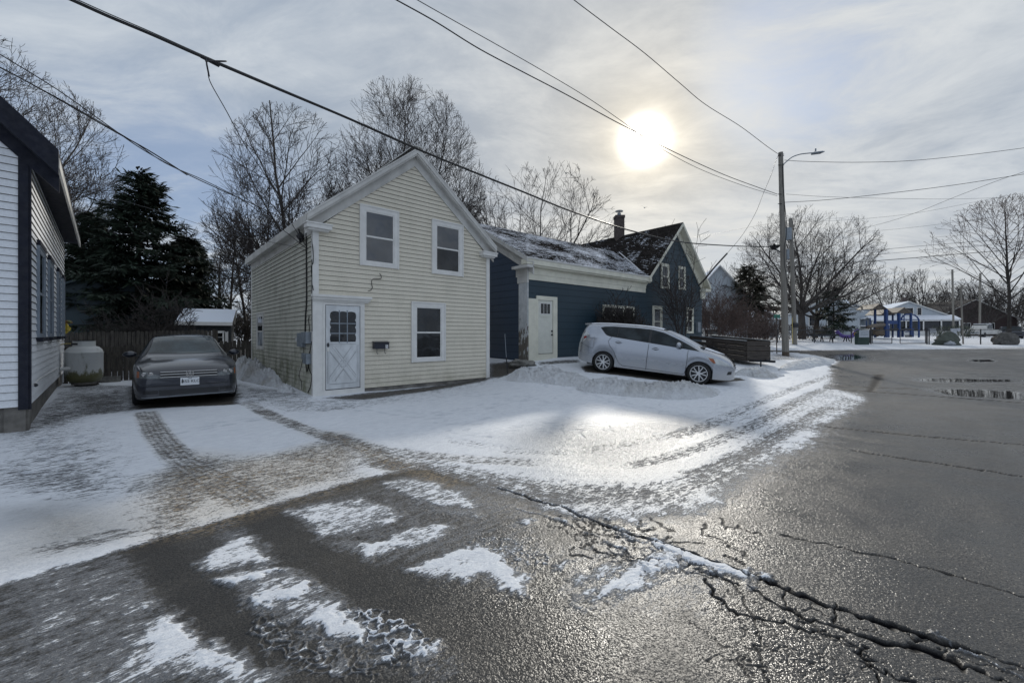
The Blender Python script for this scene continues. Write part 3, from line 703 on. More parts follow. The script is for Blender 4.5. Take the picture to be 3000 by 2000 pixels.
def sheet(name, fq):
    used_, inv = np.unique(fq.ravel(), return_inverse=True)
    V = np.stack([X[used_], Y[used_], Zr[used_]], 1)
    o = np_mesh(name, V, inv.reshape(-1, 4), gm, None, True)
    for nm, arr in (('dark', Dk), ('foot', Ft), ('snow', S), ('dirt', Dn), ('ice', Wt), ('crack', Cr), ('puddle', Pu), ('wetroad', Wr), ('dry', Ds), ('onroad', np.clip(.5 + rs / .06, 0, 1))):
        a = o.data.attributes.new(nm, 'FLOAT', 'POINT'); a.data.foreach_set('value', np.ascontiguousarray(arr[used_], dtype=np.float32))
    return tag(o, kind='structure')
sheet('ground', quads[~onroad]); sheet('road', quads[onroad])

# ------------------------------------------------------------------ snow banks
from mathutils import noise as MN
sbm, nt, p = new_mat('heaped_snow'); co = nt.coord()
nA = nt.noise(co, 5, 6, .7); nB = nt.noise(co, 22, 4, .65); nG = nt.noise(co, 1.6, 4)
c_ = nt.mix(nt.ramp(nA, .3, .7), (.70, .71, .73), (.84, .86, .88))
c_ = nt.mix(nt.math('MULTIPLY', nt.ramp(nG, .42, .72), nt.attr('grime')), c_, (.40, .37, .31))
c_ = nt.mix(nt.math('MULTIPLY', nt.ramp(nB, .60, .72), nt.attr('grime')), c_, (.16, .14, .12))
nt.set(p.inputs['Base Color'], c_); p.inputs['Roughness'].default_value = .7
nt.set(p.inputs['Normal'], nt.bump(nt.math('ADD', nA, nt.math('MULTIPLY', nB, .9)), 1.0, .10))
def bank(label, spine, seed, grime=.4, group=None, lump=.5):
    """spine: (x, y, half width, height)"""
    sp = smoothc(spine, 26); n = len(sp); m = 34; V = []; 
    for i, (x, y, hw, h) in enumerate(sp):
        a = sp[max(i-1, 0)]; b = sp[min(i+1, n-1)]; d = Vector((b[0]-a[0], b[1]-a[1])).normalized(); nx, ny = -d.y, d.x
        for j in range(m + 1):
            v = -1 + 2 * j / m; hw_ = max(hw, .02)
            q = hw_ * (1 + .25 * MN.noise(Vector((x * 1.3, y * 1.3, seed + 5 * (v > 0)))))
            xx, yy = x + nx * v * q, y + ny * v * q
            prof = max(0, 1 - abs(v) ** 2.0) ** .9
            nn_ = MN.noise(Vector((xx * 2.2, yy * 2.2, seed))) * .5 + (.28 - abs(MN.noise(Vector((xx * 5, yy * 5, seed + 3))))) * .75 + (.25 - abs(MN.noise(Vector((xx * 12, yy * 12, seed + 9))))) * .6 + MN.noise(Vector((xx * 24, yy * 24, seed + 5))) * .3
            z = h * prof * (1 + lump * nn_ * 1.6) + .02 * MN.noise(Vector((xx * 14, yy * 14, 1)))
            V.append((xx, yy, zt(xx, yy) + max(z, 0) - .05 * (1 - prof) + .012))
    Fq = [(i*(m+1)+j, (i+1)*(m+1)+j, (i+1)*(m+1)+j+1, i*(m+1)+j+1) for i in range(n-1) for j in range(m)]
    o = np_mesh('snow_bank', np.array(V), np.array(Fq)[:, ::-1], sbm, None, True)
    a = o.data.attributes.new('grime', 'FLOAT', 'POINT'); a.data.foreach_set('value', [grime * .6] * len(V))
    tag(o, label, 'snow bank', group); return o
def sp_(pts): return [(*GD(x, y)[:2], hw, h) for x, y, hw, h in pts]
bank('lumpy white snow bank between the cream house corner and the silver wagon', sp_([(1130,878,.05,.02),(1170,872,.35,.15),(1225,872,.55,.31),(1290,876,.55,.30),(1340,886,.4,.18),(1380,894,.1,.04)]), 1, .35)
bank('low crusty snow bank in front of the silver wagon, yellowed along its foot', sp_([(1322,894,.05,.03),(1345,896,.35,.20),(1400,900,.48,.30),(1480,908,.5,.26),(1560,910,.5,.29),(1610,906,.4,.20),(1650,900,.1,.03)]), 2, .5)
bank('small gritty snow heap off the front bumper of the silver wagon', sp_([(1690,862,.1,.02),(1715,862,.55,.20),(1745,864,.65,.30),(1775,864,.4,.12),(1800,864,.1,.02)]), 3, .9, lump=.3)
bank('long low ridge of ploughed snow at the street corner beside the utility pole', sp_([(1790,852,.1,.02),(1820,846,.5,.16),(1850,838,.6,.22),(1880,832,.6,.22),(1905,828,.3,.08),(1915,826,.1,.02)]), 4, .3, lump=.3)
bank('blue shaded snow heap full of dark leaves along the side wall of the cream house', [(-9.6,14.6,.05,.05),(-9.2,14.0,.35,.42),(-8.5,13.3,.4,.32),(-7.8,12.5,.42,.36),(-7.0,11.8,.35,.26),(-6.4,11.2,.2,.1),(-6.2,11.0,.05,.02)], 5, 1.0, lump=.9)
bank('small last clump of snow at the foot of the cream house side wall', [(-6.05,10.75,.04,.02),(-5.85,10.55,.2,.14),(-5.6,10.3,.2,.12),(-5.45,10.15,.04,.01)], 6, .7, lump=.8)
# ------------------------------------------------------------------ building materials
def siding_mat(name, c, grime=.3, gc=(.16,.17,.10), gz=1.2, var=.06, rough=.55, bump=.12, stain=.35):
    m, nt, p = new_mat(name); co = nt.coord()
    uv = nt.coord('UV'); s = nt.new('ShaderNodeSeparateXYZ'); nt.set(s.inputs[0], uv)
    cb = nt.new('ShaderNodeCombineXYZ'); nt.set(cb.inputs[0], s.outputs[0]); nt.set(cb.inputs[1], s.outputs[1]); uvv = cb.outputs[0]
    n1 = nt.noise(nt.mapping(uvv, (1, .5, 1)), 2.2, 5, .65); n2 = nt.noise(nt.mapping(uvv, (7, .35, 1)), 2.0, 4, .6); n3 = nt.noise(uvv, 30, 3)
    base = nt.mix(nt.ramp(n3, .3, .7), tuple(x*(1-var) for x in c), tuple(min(1, x*(1+var)) for x in c))
    base = nt.mix(nt.math('MULTIPLY', nt.ramp(n1, .45, .75), stain), base, tuple(x*.62 for x in c))
    base = nt.mix(nt.math('MULTIPLY', nt.ramp(n2, .5, .8), stain*.7), base, tuple(x*.55 for x in c))
    low = nt.ramp(s.outputs[1], .1, gz, 1.0, 0.0)
    gg = nt.math('MULTIPLY', nt.math('ADD', nt.math('MULTIPLY', low, 1.2), .25), nt.ramp(n1, .35, .7))
    base = nt.mix(nt.math('MULTIPLY', gg, grime), base, gc)
    nt.set(p.inputs['Base Color'], base); p.inputs['Roughness'].default_value = rough
    nt.set(p.inputs['Normal'], nt.bump(nt.noise(nt.mapping(uvv, (.5, 8, 1)), 12, 3), bump, .01))
    return m
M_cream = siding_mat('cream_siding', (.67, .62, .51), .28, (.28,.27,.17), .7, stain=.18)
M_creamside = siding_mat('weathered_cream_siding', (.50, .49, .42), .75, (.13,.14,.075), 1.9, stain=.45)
M_white = siding_mat('white_siding', (.74, .76, .79), .2, (.3,.3,.28), .8, stain=.12)
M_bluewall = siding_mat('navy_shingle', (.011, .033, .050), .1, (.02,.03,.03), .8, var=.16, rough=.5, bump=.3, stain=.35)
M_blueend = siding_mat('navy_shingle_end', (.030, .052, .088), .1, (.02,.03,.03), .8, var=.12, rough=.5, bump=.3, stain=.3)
M_teal = siding_mat('dark_teal_siding', (.035, .06, .075), .2, (.02,.03,.03), .8)
M_greyw = siding_mat('pale_grey_siding', (.42, .46, .50), .1)
M_lap = mat('lap_shadow_line', (.13,.12,.10), .9)  # shade line below each board, put into the colour
M_lapb = mat('shingle_gap_shadow', (.006,.012,.020), .9)
M_trim = mat('white_trim', (.68, .67, .64), .45, .06, 4, .15, 60)
M_trimgrey = mat('grey_white_trim', (.54, .53, .50), .55, .12, 3, .2, 40, streak=(1, 1, .4))
M_trimcream = mat('cream_white_trim', (.68, .66, .55), .5, .08, 3, .1, 40)
M_navy = mat('navy_trim', (.006, .008, .018), .8, .2, 4)
M_found = mat('concrete_foundation', (.16, .15, .135), .85, .35, 3, .6, 18)
M_chim = mat('sooty_brick', (.07, .055, .05), .85, .3, 9, .5, 30)
M_steel = mat('galvanised_grey', (.22, .25, .28), .45, .15, 6, metal=.3)
M_black = mat('black_rubber', (.012, .012, .013), .5, .2, 8)
M_iron = mat('black_iron', (.010, .012, .018), .4, .2, 8)
def glass_mat(name, c=(.010, .012, .015), ior=1.9, rough=.03, wav=.03):
    m, nt, p = new_mat(name); co = nt.coord()
    nt.set(p.inputs['Base Color'], nt.mix(nt.ramp(nt.noise(co, 2.3, 3), .35, .65), c, tuple(x * 2.2 + .006 for x in c)))
    p.inputs['Roughness'].default_value = rough; p.inputs['IOR'].default_value = ior
    nt.set(p.inputs['Normal'], nt.bump(nt.noise(co, 1.6, 2), wav, .2)); return m
M_pane = glass_mat('window_pane_glass'); M_paned = glass_mat('dark_window_glass', (.006, .007, .008), 1.5)
M_curt = glass_mat('curtained_glass', (.20, .22, .24), 1.5, .1)

def roof_mat(name, cover=.45, base=((.014,.014,.015), (.050,.043,.038)), row=.14, tint=(.74,.77,.83), stretch=1.1, lo=None):
    m, nt, p = new_mat(name); uv = nt.coord('UV'); s = nt.new('ShaderNodeSeparateXYZ'); nt.set(s.inputs[0], uv)
    fr = nt.math('FRACT', nt.math('DIVIDE', s.outputs[1], row))
    rowi = nt.math('FLOOR', nt.math('DIVIDE', s.outputs[1], row))
    cb = nt.new('ShaderNodeCombineXYZ'); nt.set(cb.inputs[0], nt.math('MULTIPLY', s.outputs[0], stretch)); nt.set(cb.inputs[1], nt.math('MULTIPLY', rowi, .73))
    n1 = nt.noise(cb.outputs[0], 3.2, 4, .7)
    nL = nt.noise(nt.mapping(uv, (.35, .5, 1)), 1.3, 4, .6); nf = nt.noise(uv, 14, 4, .7)
    br = nt.new('ShaderNodeTexBrick'); nt.set(br.inputs['Vector'], uv); br.inputs['Scale'].default_value = 1
    br.inputs['Brick Width'].default_value = .3; br.inputs['Row Height'].default_value = row; br.inputs['Mortar Size'].default_value = .006
    br.inputs['Color1'].default_value = (.35,)*3 + (1,); br.inputs['Color2'].default_value = (1,)*3 + (1,); br.inputs['Mortar'].default_value = (.1,)*3 + (1,)
    sh = nt.mix(nt.ramp(nf, .3, .7), base[0], base[1]); sh = nt.mix(.6, sh, nt.mix(1, sh, br.outputs['Color'], 'MULTIPLY'))
    # snow lies on the lower part of each course
    v = nt.math('ADD', nt.math('ADD', nt.math('MULTIPLY', n1, .55), nt.math('MULTIPLY', nL, .75)), nt.math('MULTIPLY', nf, .25))
    v = nt.math('SUBTRACT', v, nt.math('MULTIPLY', fr, .30))
    th = 1.0 - cover * .55
    sn = nt.ramp(v, th - .165, th - .14)
    nt.set(p.inputs['Base Color'], nt.mix(sn, sh, tint)); p.inputs['Roughness'].default_value = .9; p.inputs['Specular IOR Level'].default_value = 0; p.inputs['IOR'].default_value = 1.001
    nt.set(p.inputs['Normal'], nt.bump(nt.math('ADD', nt.math('MULTIPLY', sn, .8), nt.math('SUBTRACT', 1, fr)), .6, .012)); return m
M_roofw = roof_mat('snow_streaked_shingles', .30); M_roofm = roof_mat('dark_shingles_light_snow', .10)
M_roofdark = roof_mat('dark_shingles', .1); M_snowroof = roof_mat('snow_covered_shingles', 1.35, ((.2,.2,.21),(.3,.3,.3)), .13, (.76,.80,.86))

def slab(mb, a, b, c, d, th, m=0, uvs=None, mside=None):
    """roof slab: a,b along the eave, c,d along the ridge (a-d, b-c up the slope); thickness measured downwards"""
    a, b, c, d = map(Vector, (a, b, c, d)); dn = Vector((0, 0, -th)); ms = m if mside is None else mside
    L = (b - a).length; S1 = (d - a).length
    mb.quad(a, b, c, d, [(0,0),(L,0),(L,S1),(0,S1)], m)
    A, B, C_, D = a+dn, b+dn, c+dn, d+dn
    mb.quad(D, C_, B, A, None, ms); mb.quad(A, B, b, a, None, ms); mb.quad(B, C_, c, b, None, ms); mb.quad(C_, D, d, c, None, ms); mb.quad(D, A, a, d, None, ms)

def make_window(fac, t0, t1, z0, z1, parent, casing=.09, proud=.045, cm=None, pm=None, sash=True, sm=None, sill=None, top=None, base=.0, grid=None):
    cm = cm or M_trim; pm = pm or M_pane; sm = sm or cm
    fr = MB(); c = casing
    fac.box(fr, t0, t0+c, z0, z1, base, proud); fac.box(fr, t1-c, t1, z0, z1, base, proud)
    fac.box(fr, t0+c, t1-c, z1-c, z1, base, proud-.002); fac.box(fr, t0+c, t1-c, z0, z0+c*.8, base, proud-.002)
    fac.box(fr, t0-.015, t0+.02, z0-.01, z1+.01, base, proud+.012); fac.box(fr, t1-.02, t1+.015, z0-.01, z1+.01, base, proud+.012)
    fac.box(fr, t0+.02, t1-.02, z1-.02, z1+.015, base, proud+.014); 
    w = fr.build('window', cm, parent)
    if sill is not None:
        s = MB(); fac.box(s, t0-.04, t1+.04, z0-.05, z0+.02, base, proud+.05); s.build('sill', sill, w)
    if top is not None:
        s = MB(); fac.box(s, t0-.02, t1+.02, z1-.005, z1+.09, base, proud+.02); s.build('head_board', top, w)
    g0, g1, h0, h1 = t0+c, t1-c, z0+c*.8, z1-c
    if sash:
        s = MB(); e = .035; zm = (h0+h1)/2
        for a, b in ((h0, zm+.012), (zm-.012, h1)):
            o = max(.030, proud-.018) if a == h0 else max(.034, proud-.010)
            fac.box(s, g0, g0+e, a, b, base, o); fac.box(s, g1-e, g1, a, b, base, o)
            fac.box(s, g0+e, g1-e, b-e, b, base, o-.001); fac.box(s, g0+e, g1-e, a, a+e, base, o-.0015)
        s.build('sash', sm, w)
        for a, b in ((h0+e, zm+.012-e), (zm-.012+e, h1-e)):
            q = MB(); fac.box(q, g0+e*.8, g1-e*.8, a-.005, b+.005, base+.021, base+.026); q.build('pane', pm if not isinstance(pm, tuple) else pm[0 if a == h0+e else 1], w)
    else:
        q = MB(); fac.box(q, g0, g1, h0, h1, base+.021, base+.026); q.build('pane', pm, w)
        if grid:
            s = MB()
            for i in range(1, grid[0]): x = g0+(g1-g0)*i/grid[0]; fac.box(s, x-.014, x+.014, h0, h1, base+.026, base+.034)
            for i in range(1, grid[1]): x = h0+(h1-h0)*i/grid[1]; fac.box(s, g0, g1, x-.012, x+.012, base+.026, base+.033)
            s.build('muntin', sm, w)
    return w

# ------------------------------------------------------------------ the cream gabled house
A = Vector((-4.75, 9.8)); fd = Vector((.746, .665)).normalized(); fn = Vector((fd.y, -fd.x)); WID = 5.324; DEP = 7.66
B = A + fd * WID; sd = Vector((-fd.y, fd.x)); Cc = A + sd * DEP; sn_ = Vector((-fd.x, -fd.y))
FY = Fac(A, fd, fn); FS = Fac(A, sd, sn_)
yh = thing('cream_house', 'small cream clapboard house with white trim, steep gable and a white storm door', 'house', (A.x, A.y, .05))
ZE = 4.18; ZA = 6.40; OV = .20; RZ = 6.74; EZ = 4.38
wmb = MB(); FY.siding(wmb, 0, WID, .14, ZE, .118, gable=(WID/2, ZA, 4.02), jitter=.001)
# other faces closed with plain boards
FB = Fac(B, sd, (fd.x, fd.y)); FBk = Fac(Cc, fd, sd)
FB.quad(wmb, 0, DEP, .05, ZE+.1, .0); FBk.quad(wmb, 0, WID, .05, ZE, .0)
wmb.poly([FBk.p(0, ZE), FBk.p(WID, ZE), FBk.p(WID/2, ZA)])
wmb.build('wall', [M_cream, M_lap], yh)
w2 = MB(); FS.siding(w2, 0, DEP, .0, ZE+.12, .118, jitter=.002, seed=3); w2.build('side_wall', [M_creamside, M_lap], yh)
fb = MB(); FY.box(fb, -.0, WID, -.3, .15, -.2, -.006); FS.box(fb, .2, DEP, -.3, .02, -.2, -.006); fb.build('foundation', M_found, yh)
# roof
rb = MB()
def RP(t, z, o): return FY.p(t, z, o)      # o = outwards from the front
for sgn in (0, 1):
    te = -OV if sgn == 0 else WID + OV
    a_ = RP(te, EZ, .22); d_ = RP(WID/2, RZ, .22); b_ = RP(te, EZ, -DEP-.2); c_ = RP(WID/2, RZ, -DEP-.2)
    if sgn: slab(rb, b_, a_, d_, c_, .05, 0, mside=1)
    else: slab(rb, a_, b_, c_, d_, .05, 0, mside=1)
ro = rb.build('roof', [M_roofm, M_trimgrey], yh)
cap = MB(); cap.bar(RP(WID/2, RZ+.02, .25), RP(WID/2, RZ+.02, -DEP-.2), .26, .03); cap.build('ridge_cap', M_trimgrey, ro)
rk = MB()
for sgn in (0, 1):
    te = -OV if sgn == 0 else WID + OV; tm = WID/2; th = .055
    def qd(o0, o1, dz0, dz1, tA=te, mb=rk):      # board running up the rake, dz measured below the roof underside
        pr = [RP(tA, EZ-th-dz1, o1), RP(tm, RZ-th-dz1, o1), RP(tm, RZ-th-dz1, o0), RP(tA, EZ-th-dz1, o0),
              RP(tA, EZ-th-dz0, o1), RP(tm, RZ-th-dz0, o1), RP(tm, RZ-th-dz0, o0), RP(tA, EZ-th-dz0, o0)]
        mb.hexa(pr)
    qd(.17, .215, .0, .10); qd(.13, .185, .10, .15); qd(.03, .15, .10, .125); qd(.0, .032, .10, .40); qd(.0, .045, .385, .415)
rk.build('rake_board', M_trimgrey, yh)
ea = MB()
for te, fs in ((-OV, -1), (WID+OV, 1)):
    FYb = FY
    ea.hexa([RP(te, EZ-.21, .2), RP(te-.02*fs, EZ-.21, .2), RP(te-.02*fs, EZ-.21, -DEP-.18), RP(te, EZ-.21, -DEP-.18), RP(te, EZ-.05, .2), RP(te-.02*fs, EZ-.05, .2), RP(te-.02*fs, EZ-.05, -DEP-.18), RP(te, EZ-.05, -DEP-.18)])
    t2 = 0 if fs < 0 else WID
    ea.hexa([RP(te, EZ-.215, .19), RP(t2, EZ-.215, .19), RP(t2, EZ-.215, -DEP), RP(te, EZ-.215, -DEP), RP(te, EZ-.195, .19), RP(t2, EZ-.195, .19), RP(t2, EZ-.195, -DEP), RP(te, EZ-.195, -DEP)])
    ea.hexa([RP(t2+.0*fs, EZ-.42, 0), RP(t2+.03*fs, EZ-.42, 0), RP(t2+.03*fs, EZ-.42, -DEP), RP(t2, EZ-.42, -DEP), RP(t2, EZ-.215, 0), RP(t2+.03*fs, EZ-.215, 0), RP(t2+.03*fs, EZ-.215, -DEP), RP(t2, EZ-.215, -DEP)])
ea.build('eave_board', M_trimgrey, yh)
for te, t2 in ((-OV, .36), (WID-.36, WID+OV)):
    q = MB(); FY.box(q, te-.01, t2, EZ-.33, EZ-.235, .0, .23); FY.box(q, te+.04, t2-.05, EZ-.375, EZ-.33, 0, .17); FY.box(q, te-.03, t2+.02, EZ-.235, EZ-.205, 0, .25)
    q.build('cornice_return', M_trim, yh)
for f_, ar in ((FY, (-.03, .11, 2.42, EZ-.37, -.05, .04)), (FY, (WID-.10, WID+.03, .08, EZ-.37, -.05, .04)), (FS, (.0, .07, .02, EZ-.42, 0, .03)), (FS, (DEP-.08, DEP+.02, .0, EZ-.42, -.03, .03))):
    cbm = MB(); f_.box(cbm, *ar); cbm.build('corner_board', M_trim, yh)
# windows, placed on the wall plane
def on(fac, x0, x1, ytl, ybl): t0 = fac.hit(x0); t1 = fac.hit(x1); z1 = fac.hit(x0, ytl)[1]; z0 = fac.hit(x0, ybl)[1]; return t0, t1, z0, z1
for a, pm in (((1054, 1165.5, 599, 776), (M_pane, M_pane)), ((1264.8, 1354, 643, 801), (M_paned, M_pane)), ((1205, 1302, 884, 1061), (M_paned, M_paned))):
    make_window(FY, *on(FY, *a), yh, .125, .05, M_trim, pm)
make_window(FS, *on(FS, 774, 757, 904, 1043)[:0], *sorted((FS.hit(774), FS.hit(755))), 1.02, 2.28, yh, .10, .03, M_trimgrey, (M_curt, M_paned))
# storm door with scalloped glazing and crossbuck
tD0, tD1 = FY.hit(952), FY.hit(1052.6); zD0 = .19; zD1 = FY.hit(953, 893)[1]
sur = MB(); te0 = -.03; te1 = FY.hit(1066)
FY.box(sur, te0, tD0-.06, .02, 2.42, -.05, .05); FY.box(sur, tD1+.02, te1, .05, 2.32, -.0, .05); FY.box(sur, tD0-.06, tD1+.02, zD1+.03, 2.42, 0, .048)
FY.box(sur, tD0-.06, tD1+.02, .02, zD0-.01, 0, .052); FY.box(sur, tD1+.02, te1, 2.32, 2.42, 0, .048)
FY.box(sur, tD0-.062, tD0-.012, zD0-.01, zD1+.03, 0, .066); FY.box(sur, tD1+.004, tD1+.03, zD0-.01, zD1+.03, 0, .066); FY.box(sur, tD0-.06, tD1+.03, zD1+.005, zD1+.045, 0, .064)
sur.build('door_casing', M_trim, yh)
hd = MB(); t9 = FY.hit(1083)
FY.box(hd, -.06, t9, 2.44, 2.50, 0, .17); FY.box(hd, -.04, t9-.03, 2.38, 2.44, 0, .13); FY.box(hd, -.03, t9-.06, 2.34, 2.38, 0, .08); hd.build('door_header', M_trim, yh)
M_door = mat('scuffed_white_door', (.60, .62, .63), .45, .14, 5, .15, 30, streak=(1, 1, .4))
dr = MB(); FY.box(dr, tD0, tD1, zD0, zD1, .01, .045)
dw = tD1 - tD0; xa, xb = tD0+.13, tD1-.13; zg0 = zD0 + (zD1-zD0)*.56; zg1 = zD1 - .17
def rib(mb, p0, p1, w_=.028, o0=.045, o1=.056):
    a = FY.p(*p0, 0); b = FY.p(*p1, 0); n3 = Vector((fn.x, fn.y, 0)); d = (b-a).normalized(); sdv = d.cross(n3).normalized()*w_/2
    mb.hexa([a-sdv+n3*o0, a+sdv+n3*o0, b+sdv+n3*o0, b-sdv+n3*o0, a-sdv+n3*o1, a+sdv+n3*o1, b+sdv+n3*o1, b-sdv+n3*o1])
zl, zh = zD0+.20, zg0-.12; xl, xr = tD0+.10, tD1-.10; xm, zm = (xl+xr)/2, (zl+zh)/2
for off in (-.05, .05):
    rib(dr, (xl+max(off,0)*1.4, zl+max(-off,0)*1.4), (xr+min(off,0)*1.4, zh-max(off,0)*1.4)); rib(dr, (xl+max(off,0)*1.4, zh-max(-off,0)*1.4), (xr+min(off,0)*1.4, zl+max(off,0)*1.4))
for z in (zl-.05, zh+.05, zh+.10): rib(dr, (xl, z), (xr, z), .02)
for x in (xl-.03, xr+.03): rib(dr, (x, zl-.05), (x, zh+.05), .018)
dro = dr.build('door', M_door, yh)
gv = MB()
for off in (-.085, .085):
    rib(gv, (xl+max(off,0)*1.4, zl+max(-off,0)*1.4), (xr+min(off,0)*1.4, zh-max(off,0)*1.4), .012, .045, .050); rib(gv, (xl+max(off,0)*1.4, zh-max(-off,0)*1.4), (xr+min(off,0)*1.4, zl+max(off,0)*1.4), .012, .045, .050)
for z in (zl-.07, zh+.07, zh+.125): rib(gv, (xl, z), (xr, z), .010, .045, .050)
for x in (xl-.05, xr+.05): rib(gv, (x, zl-.05), (x, zh+.05), .010, .045, .050)
gv.build('groove', mat('door_groove_grey', (.40,.41,.42), .7), dro)  # darker lines drawn beside the ribs so the crossbuck stands out
q = MB(); FY.box(q, tD0-.012, tD0+.004, zD0, zD1+.02, .045, .052); FY.box(q, tD1-.004, tD1+.010, zD0, zD1+.02, .045, .052); FY.box(q, tD0, tD1, zD1-.002, zD1+.014, .045, .052); FY.box(q, tD0, tD1, zD0-.012, zD0+.006, .045, .0525); q.build('door_gap', M_iron, dro)
M_crease = mat('door_crease_shadow', (.20, .21, .22), .7)
gp_ = MB()
def scallop():
    pts = []; 
    def arc(c, r, a0, a1, n=7): 
        for k in range(n): a = a0 + (a1-a0)*k/(n-1); pts.append((c[0]+r*cos(a), c[1]+r*sin(a)))
    nx_, nz_ = 3, 4; w_ = xb-xa; h_ = zg1-zg0; am = .034
    for i in range(nz_):
        for k in range(9): a = -pi/2 + pi*k/8; pts.append((xb-.005+am*cos(a), zg0+h_/nz_*(i+.5+.5*sin(a))))
    for i in range(nx_):
        for k in range(9): a = pi*k/8; pts.append((xb-w_/nx_*(i+.5)+w_/nx_*.5*cos(a), zg1-.01+am*sin(a)))
    for i in range(nz_):
        for k in range(9): a = pi/2 + pi*k/8; pts.append((xa+.005+am*cos(a), zg1-h_/nz_*(i+.5)+h_/nz_*.5*sin(a)))
    return pts
sc = [FY.p(x, z, .0495) for x, z in scallop()]; cen = FY.p((xa+xb)/2, (zg0+zg1)/2, .0495)
for i in range(len(sc)): gp_.poly([cen, sc[i], sc[(i+1) % len(sc)]])
gpo = gp_.build('door_glass', M_paned, dro)
mu = MB()
for k in (1, 2): x = xa + (xb-xa)*k/3; FY.box(mu, x-.012, x+.012, zg0-.02, zg1+.05, .050, .058)
for k in (1, 2): z = zg0 + (zg1-zg0)*(k/3 - .04); FY.box(mu, xa-.02, xb+.02, z-.012, z+.012, .050, .0585)
mu.build('muntin', M_steel, gpo)
hn = MB(); hn.blob(FY.p(tD0+.055, zg0-.06, .06), .028, .028, .05, 8); hn.build('handle', M_iron, dro)
hn = MB(); FY.box(hn, tD0+.035, tD0+.085, zg0-.22, zg0-.13, .045, .06); hn.build('latch_plate', M_trim, dro)
th_ = MB(); FY.box(th_, tD0-.10, te1+.08, .0, .045, .05, .24); th_.build('doorstep', mat('worn_wood', (.12,.11,.10), .8, .3, 8), yh)
# meters, conduits and cables on the side wall
for (x0, x1, y0, y1, dp) in ((884, 898, 975, 1016, .12), (899, 914, 972, 1006, .14)):
    q = MB(); t = sorted((FS.hit(x0), FS.hit(x1))); FS.box(q, t[0], t[1], FS.hit(x1, y1)[1], FS.hit(x1, y0)[1], .01, dp); q.build('meter_box', M_steel, yh, bevel=.01)
for (x0, x1, y0, y1, dp) in ((894, 908, 1035, 1053, .09), (903, 914, 1036, 1066, .13)):
    q = MB(); t = sorted((FS.hit(x0), FS.hit(x1))); FS.box(q, t[0], t[1], FS.hit(x1, y1)[1], FS.hit(x1, y0)[1], .01, dp); q.build('junction_box', M_steel, yh, bevel=.008)
q = MB(); t = FS.hit(876); z = FS.hit(876, 994)[1]; FS.box(q, t-.09, t+.09, z-.09, z+.09, .01, .03); c = FS.p(t, z, .05); q.lathe([(0.06,0),(.06,.02),(0,.02)], c, 12, 'y'); q.build('outlet_cover', M_trimgrey, yh)
def swire(name, pts, r, m=None, fac=FS, off=.03, parent=None):
    q = MB(); P3 = []
    for (x, y, *o) in pts: t, z = fac.hit(x, y, (o[0] if o else off)); P3.append(fac.p(t, z, o[0] if o else off))
    P3 = [Vector(p) for p in smoothc3(P3)]; q.tube(P3, r, 5); return q.build(name, m or M_black, parent or yh)
def smoothc3(pts, n=5):
    P_ = [Vector(p) for p in pts]; P_ = [2*P_[0]-P_[1]] + P_ + [2*P_[-1]-P_[-2]]; o = []
    for i in range(1, len(P_)-2):
        for k in range(n):
            t = k/n; a, b, c, d = P_[i-1:i+3]; o.append(.5*((2*b)+(c-a)*t+(2*a-5*b+4*c-d)*t*t+(3*b-a-3*c+d)*t**3))
    o.append(P_[-2]); return o
swire('conduit', [(897.5,680),(897.5,740),(898,800),(898,880),(895,930),(894,975)], .018)
swire('conduit', [(914.5,760),(914.5,820),(914.5,900),(915,970)], .016)
swire('cable', [(906,925),(904,940),(906,955),(906,972)], .010)
swire('cable', [(914,700),(918,745),(917,770),(912,785),(915,830),(918,850)], .010)
swire('cable', [(890,1018),(889,1040),(882,1075),(876,1100),(883,1120),(884,1142)], .006)
swire('cable', [(914,1000),(906,1040),(903,1075),(899,1088),(896,1070),(898,1050),(907,1085),(914,1100),(910,1130),(902,1150)], .011)
q = MB(); p0 = FS.p(FS.hit(893), FS.hit(893, 697)[1], .1); q.blob(p0, .09, .08, .10, 8, 3, .5); q.tube([p0, p0+Vector((-.02,-.05,.2))], .02, 5); q.build('service_head', M_black, yh)
swire('loose_wire', [(1112,801),(1117,808),(1116,816),(1108,817),(1098,816),(1090,820),(1089,832),(1091,842),(1086,850),(1079,852)], .008, fac=FY)
M_mail = mat('black_mailbox_metal', (.008, .011, .022), .35, .2, 10)
tm0, tm1 = FY.hit(1090), FY.hit(1133); zm0, zm1 = FY.hit(1090, 1021.5)[1], FY.hit(1090, 1003)[1]
mp = FY.p(tm0, zm0, .02)
mbx = thing('mailbox', 'black wall mailbox with a white number 5 hung beside the storm door', 'mailbox', mp)
q = MB(); FY.box(q, tm0, tm1, zm0, zm1, .02, .16); q.build('box', M_mail, mbx, bevel=.008)
q = MB(); q.hexa([FY.p(tm0-.01,zm1+.02,.02),FY.p(tm1+.01,zm1+.02,.02),FY.p(tm1+.01,zm1-.005,.19),FY.p(tm0-.01,zm1-.005,.19),FY.p(tm0-.01,zm1+.032,.02),FY.p(tm1+.01,zm1+.032,.02),FY.p(tm1+.01,zm1+.007,.19),FY.p(tm0-.01,zm1+.007,.19)]); q.build('lid', M_mail, mbx)
q = MB(); FY.box(q, tm1-.105, tm1-.035, zm0+.01, zm0+.105, .160, .163); q.build('number_plate', mat('white_paint', (.7,.7,.7), .4, .05), mbx)
rotm = Matrix(((fd.x, 0, fn.x), (fd.y, 0, fn.y), (0, 1, 0))).to_4x4()
text_mb('5', .10, M_iron, 'number', mbx, Matrix.Translation(FY.p(tm1-.07, zm0+.056, .164) - mp) @ rotm)
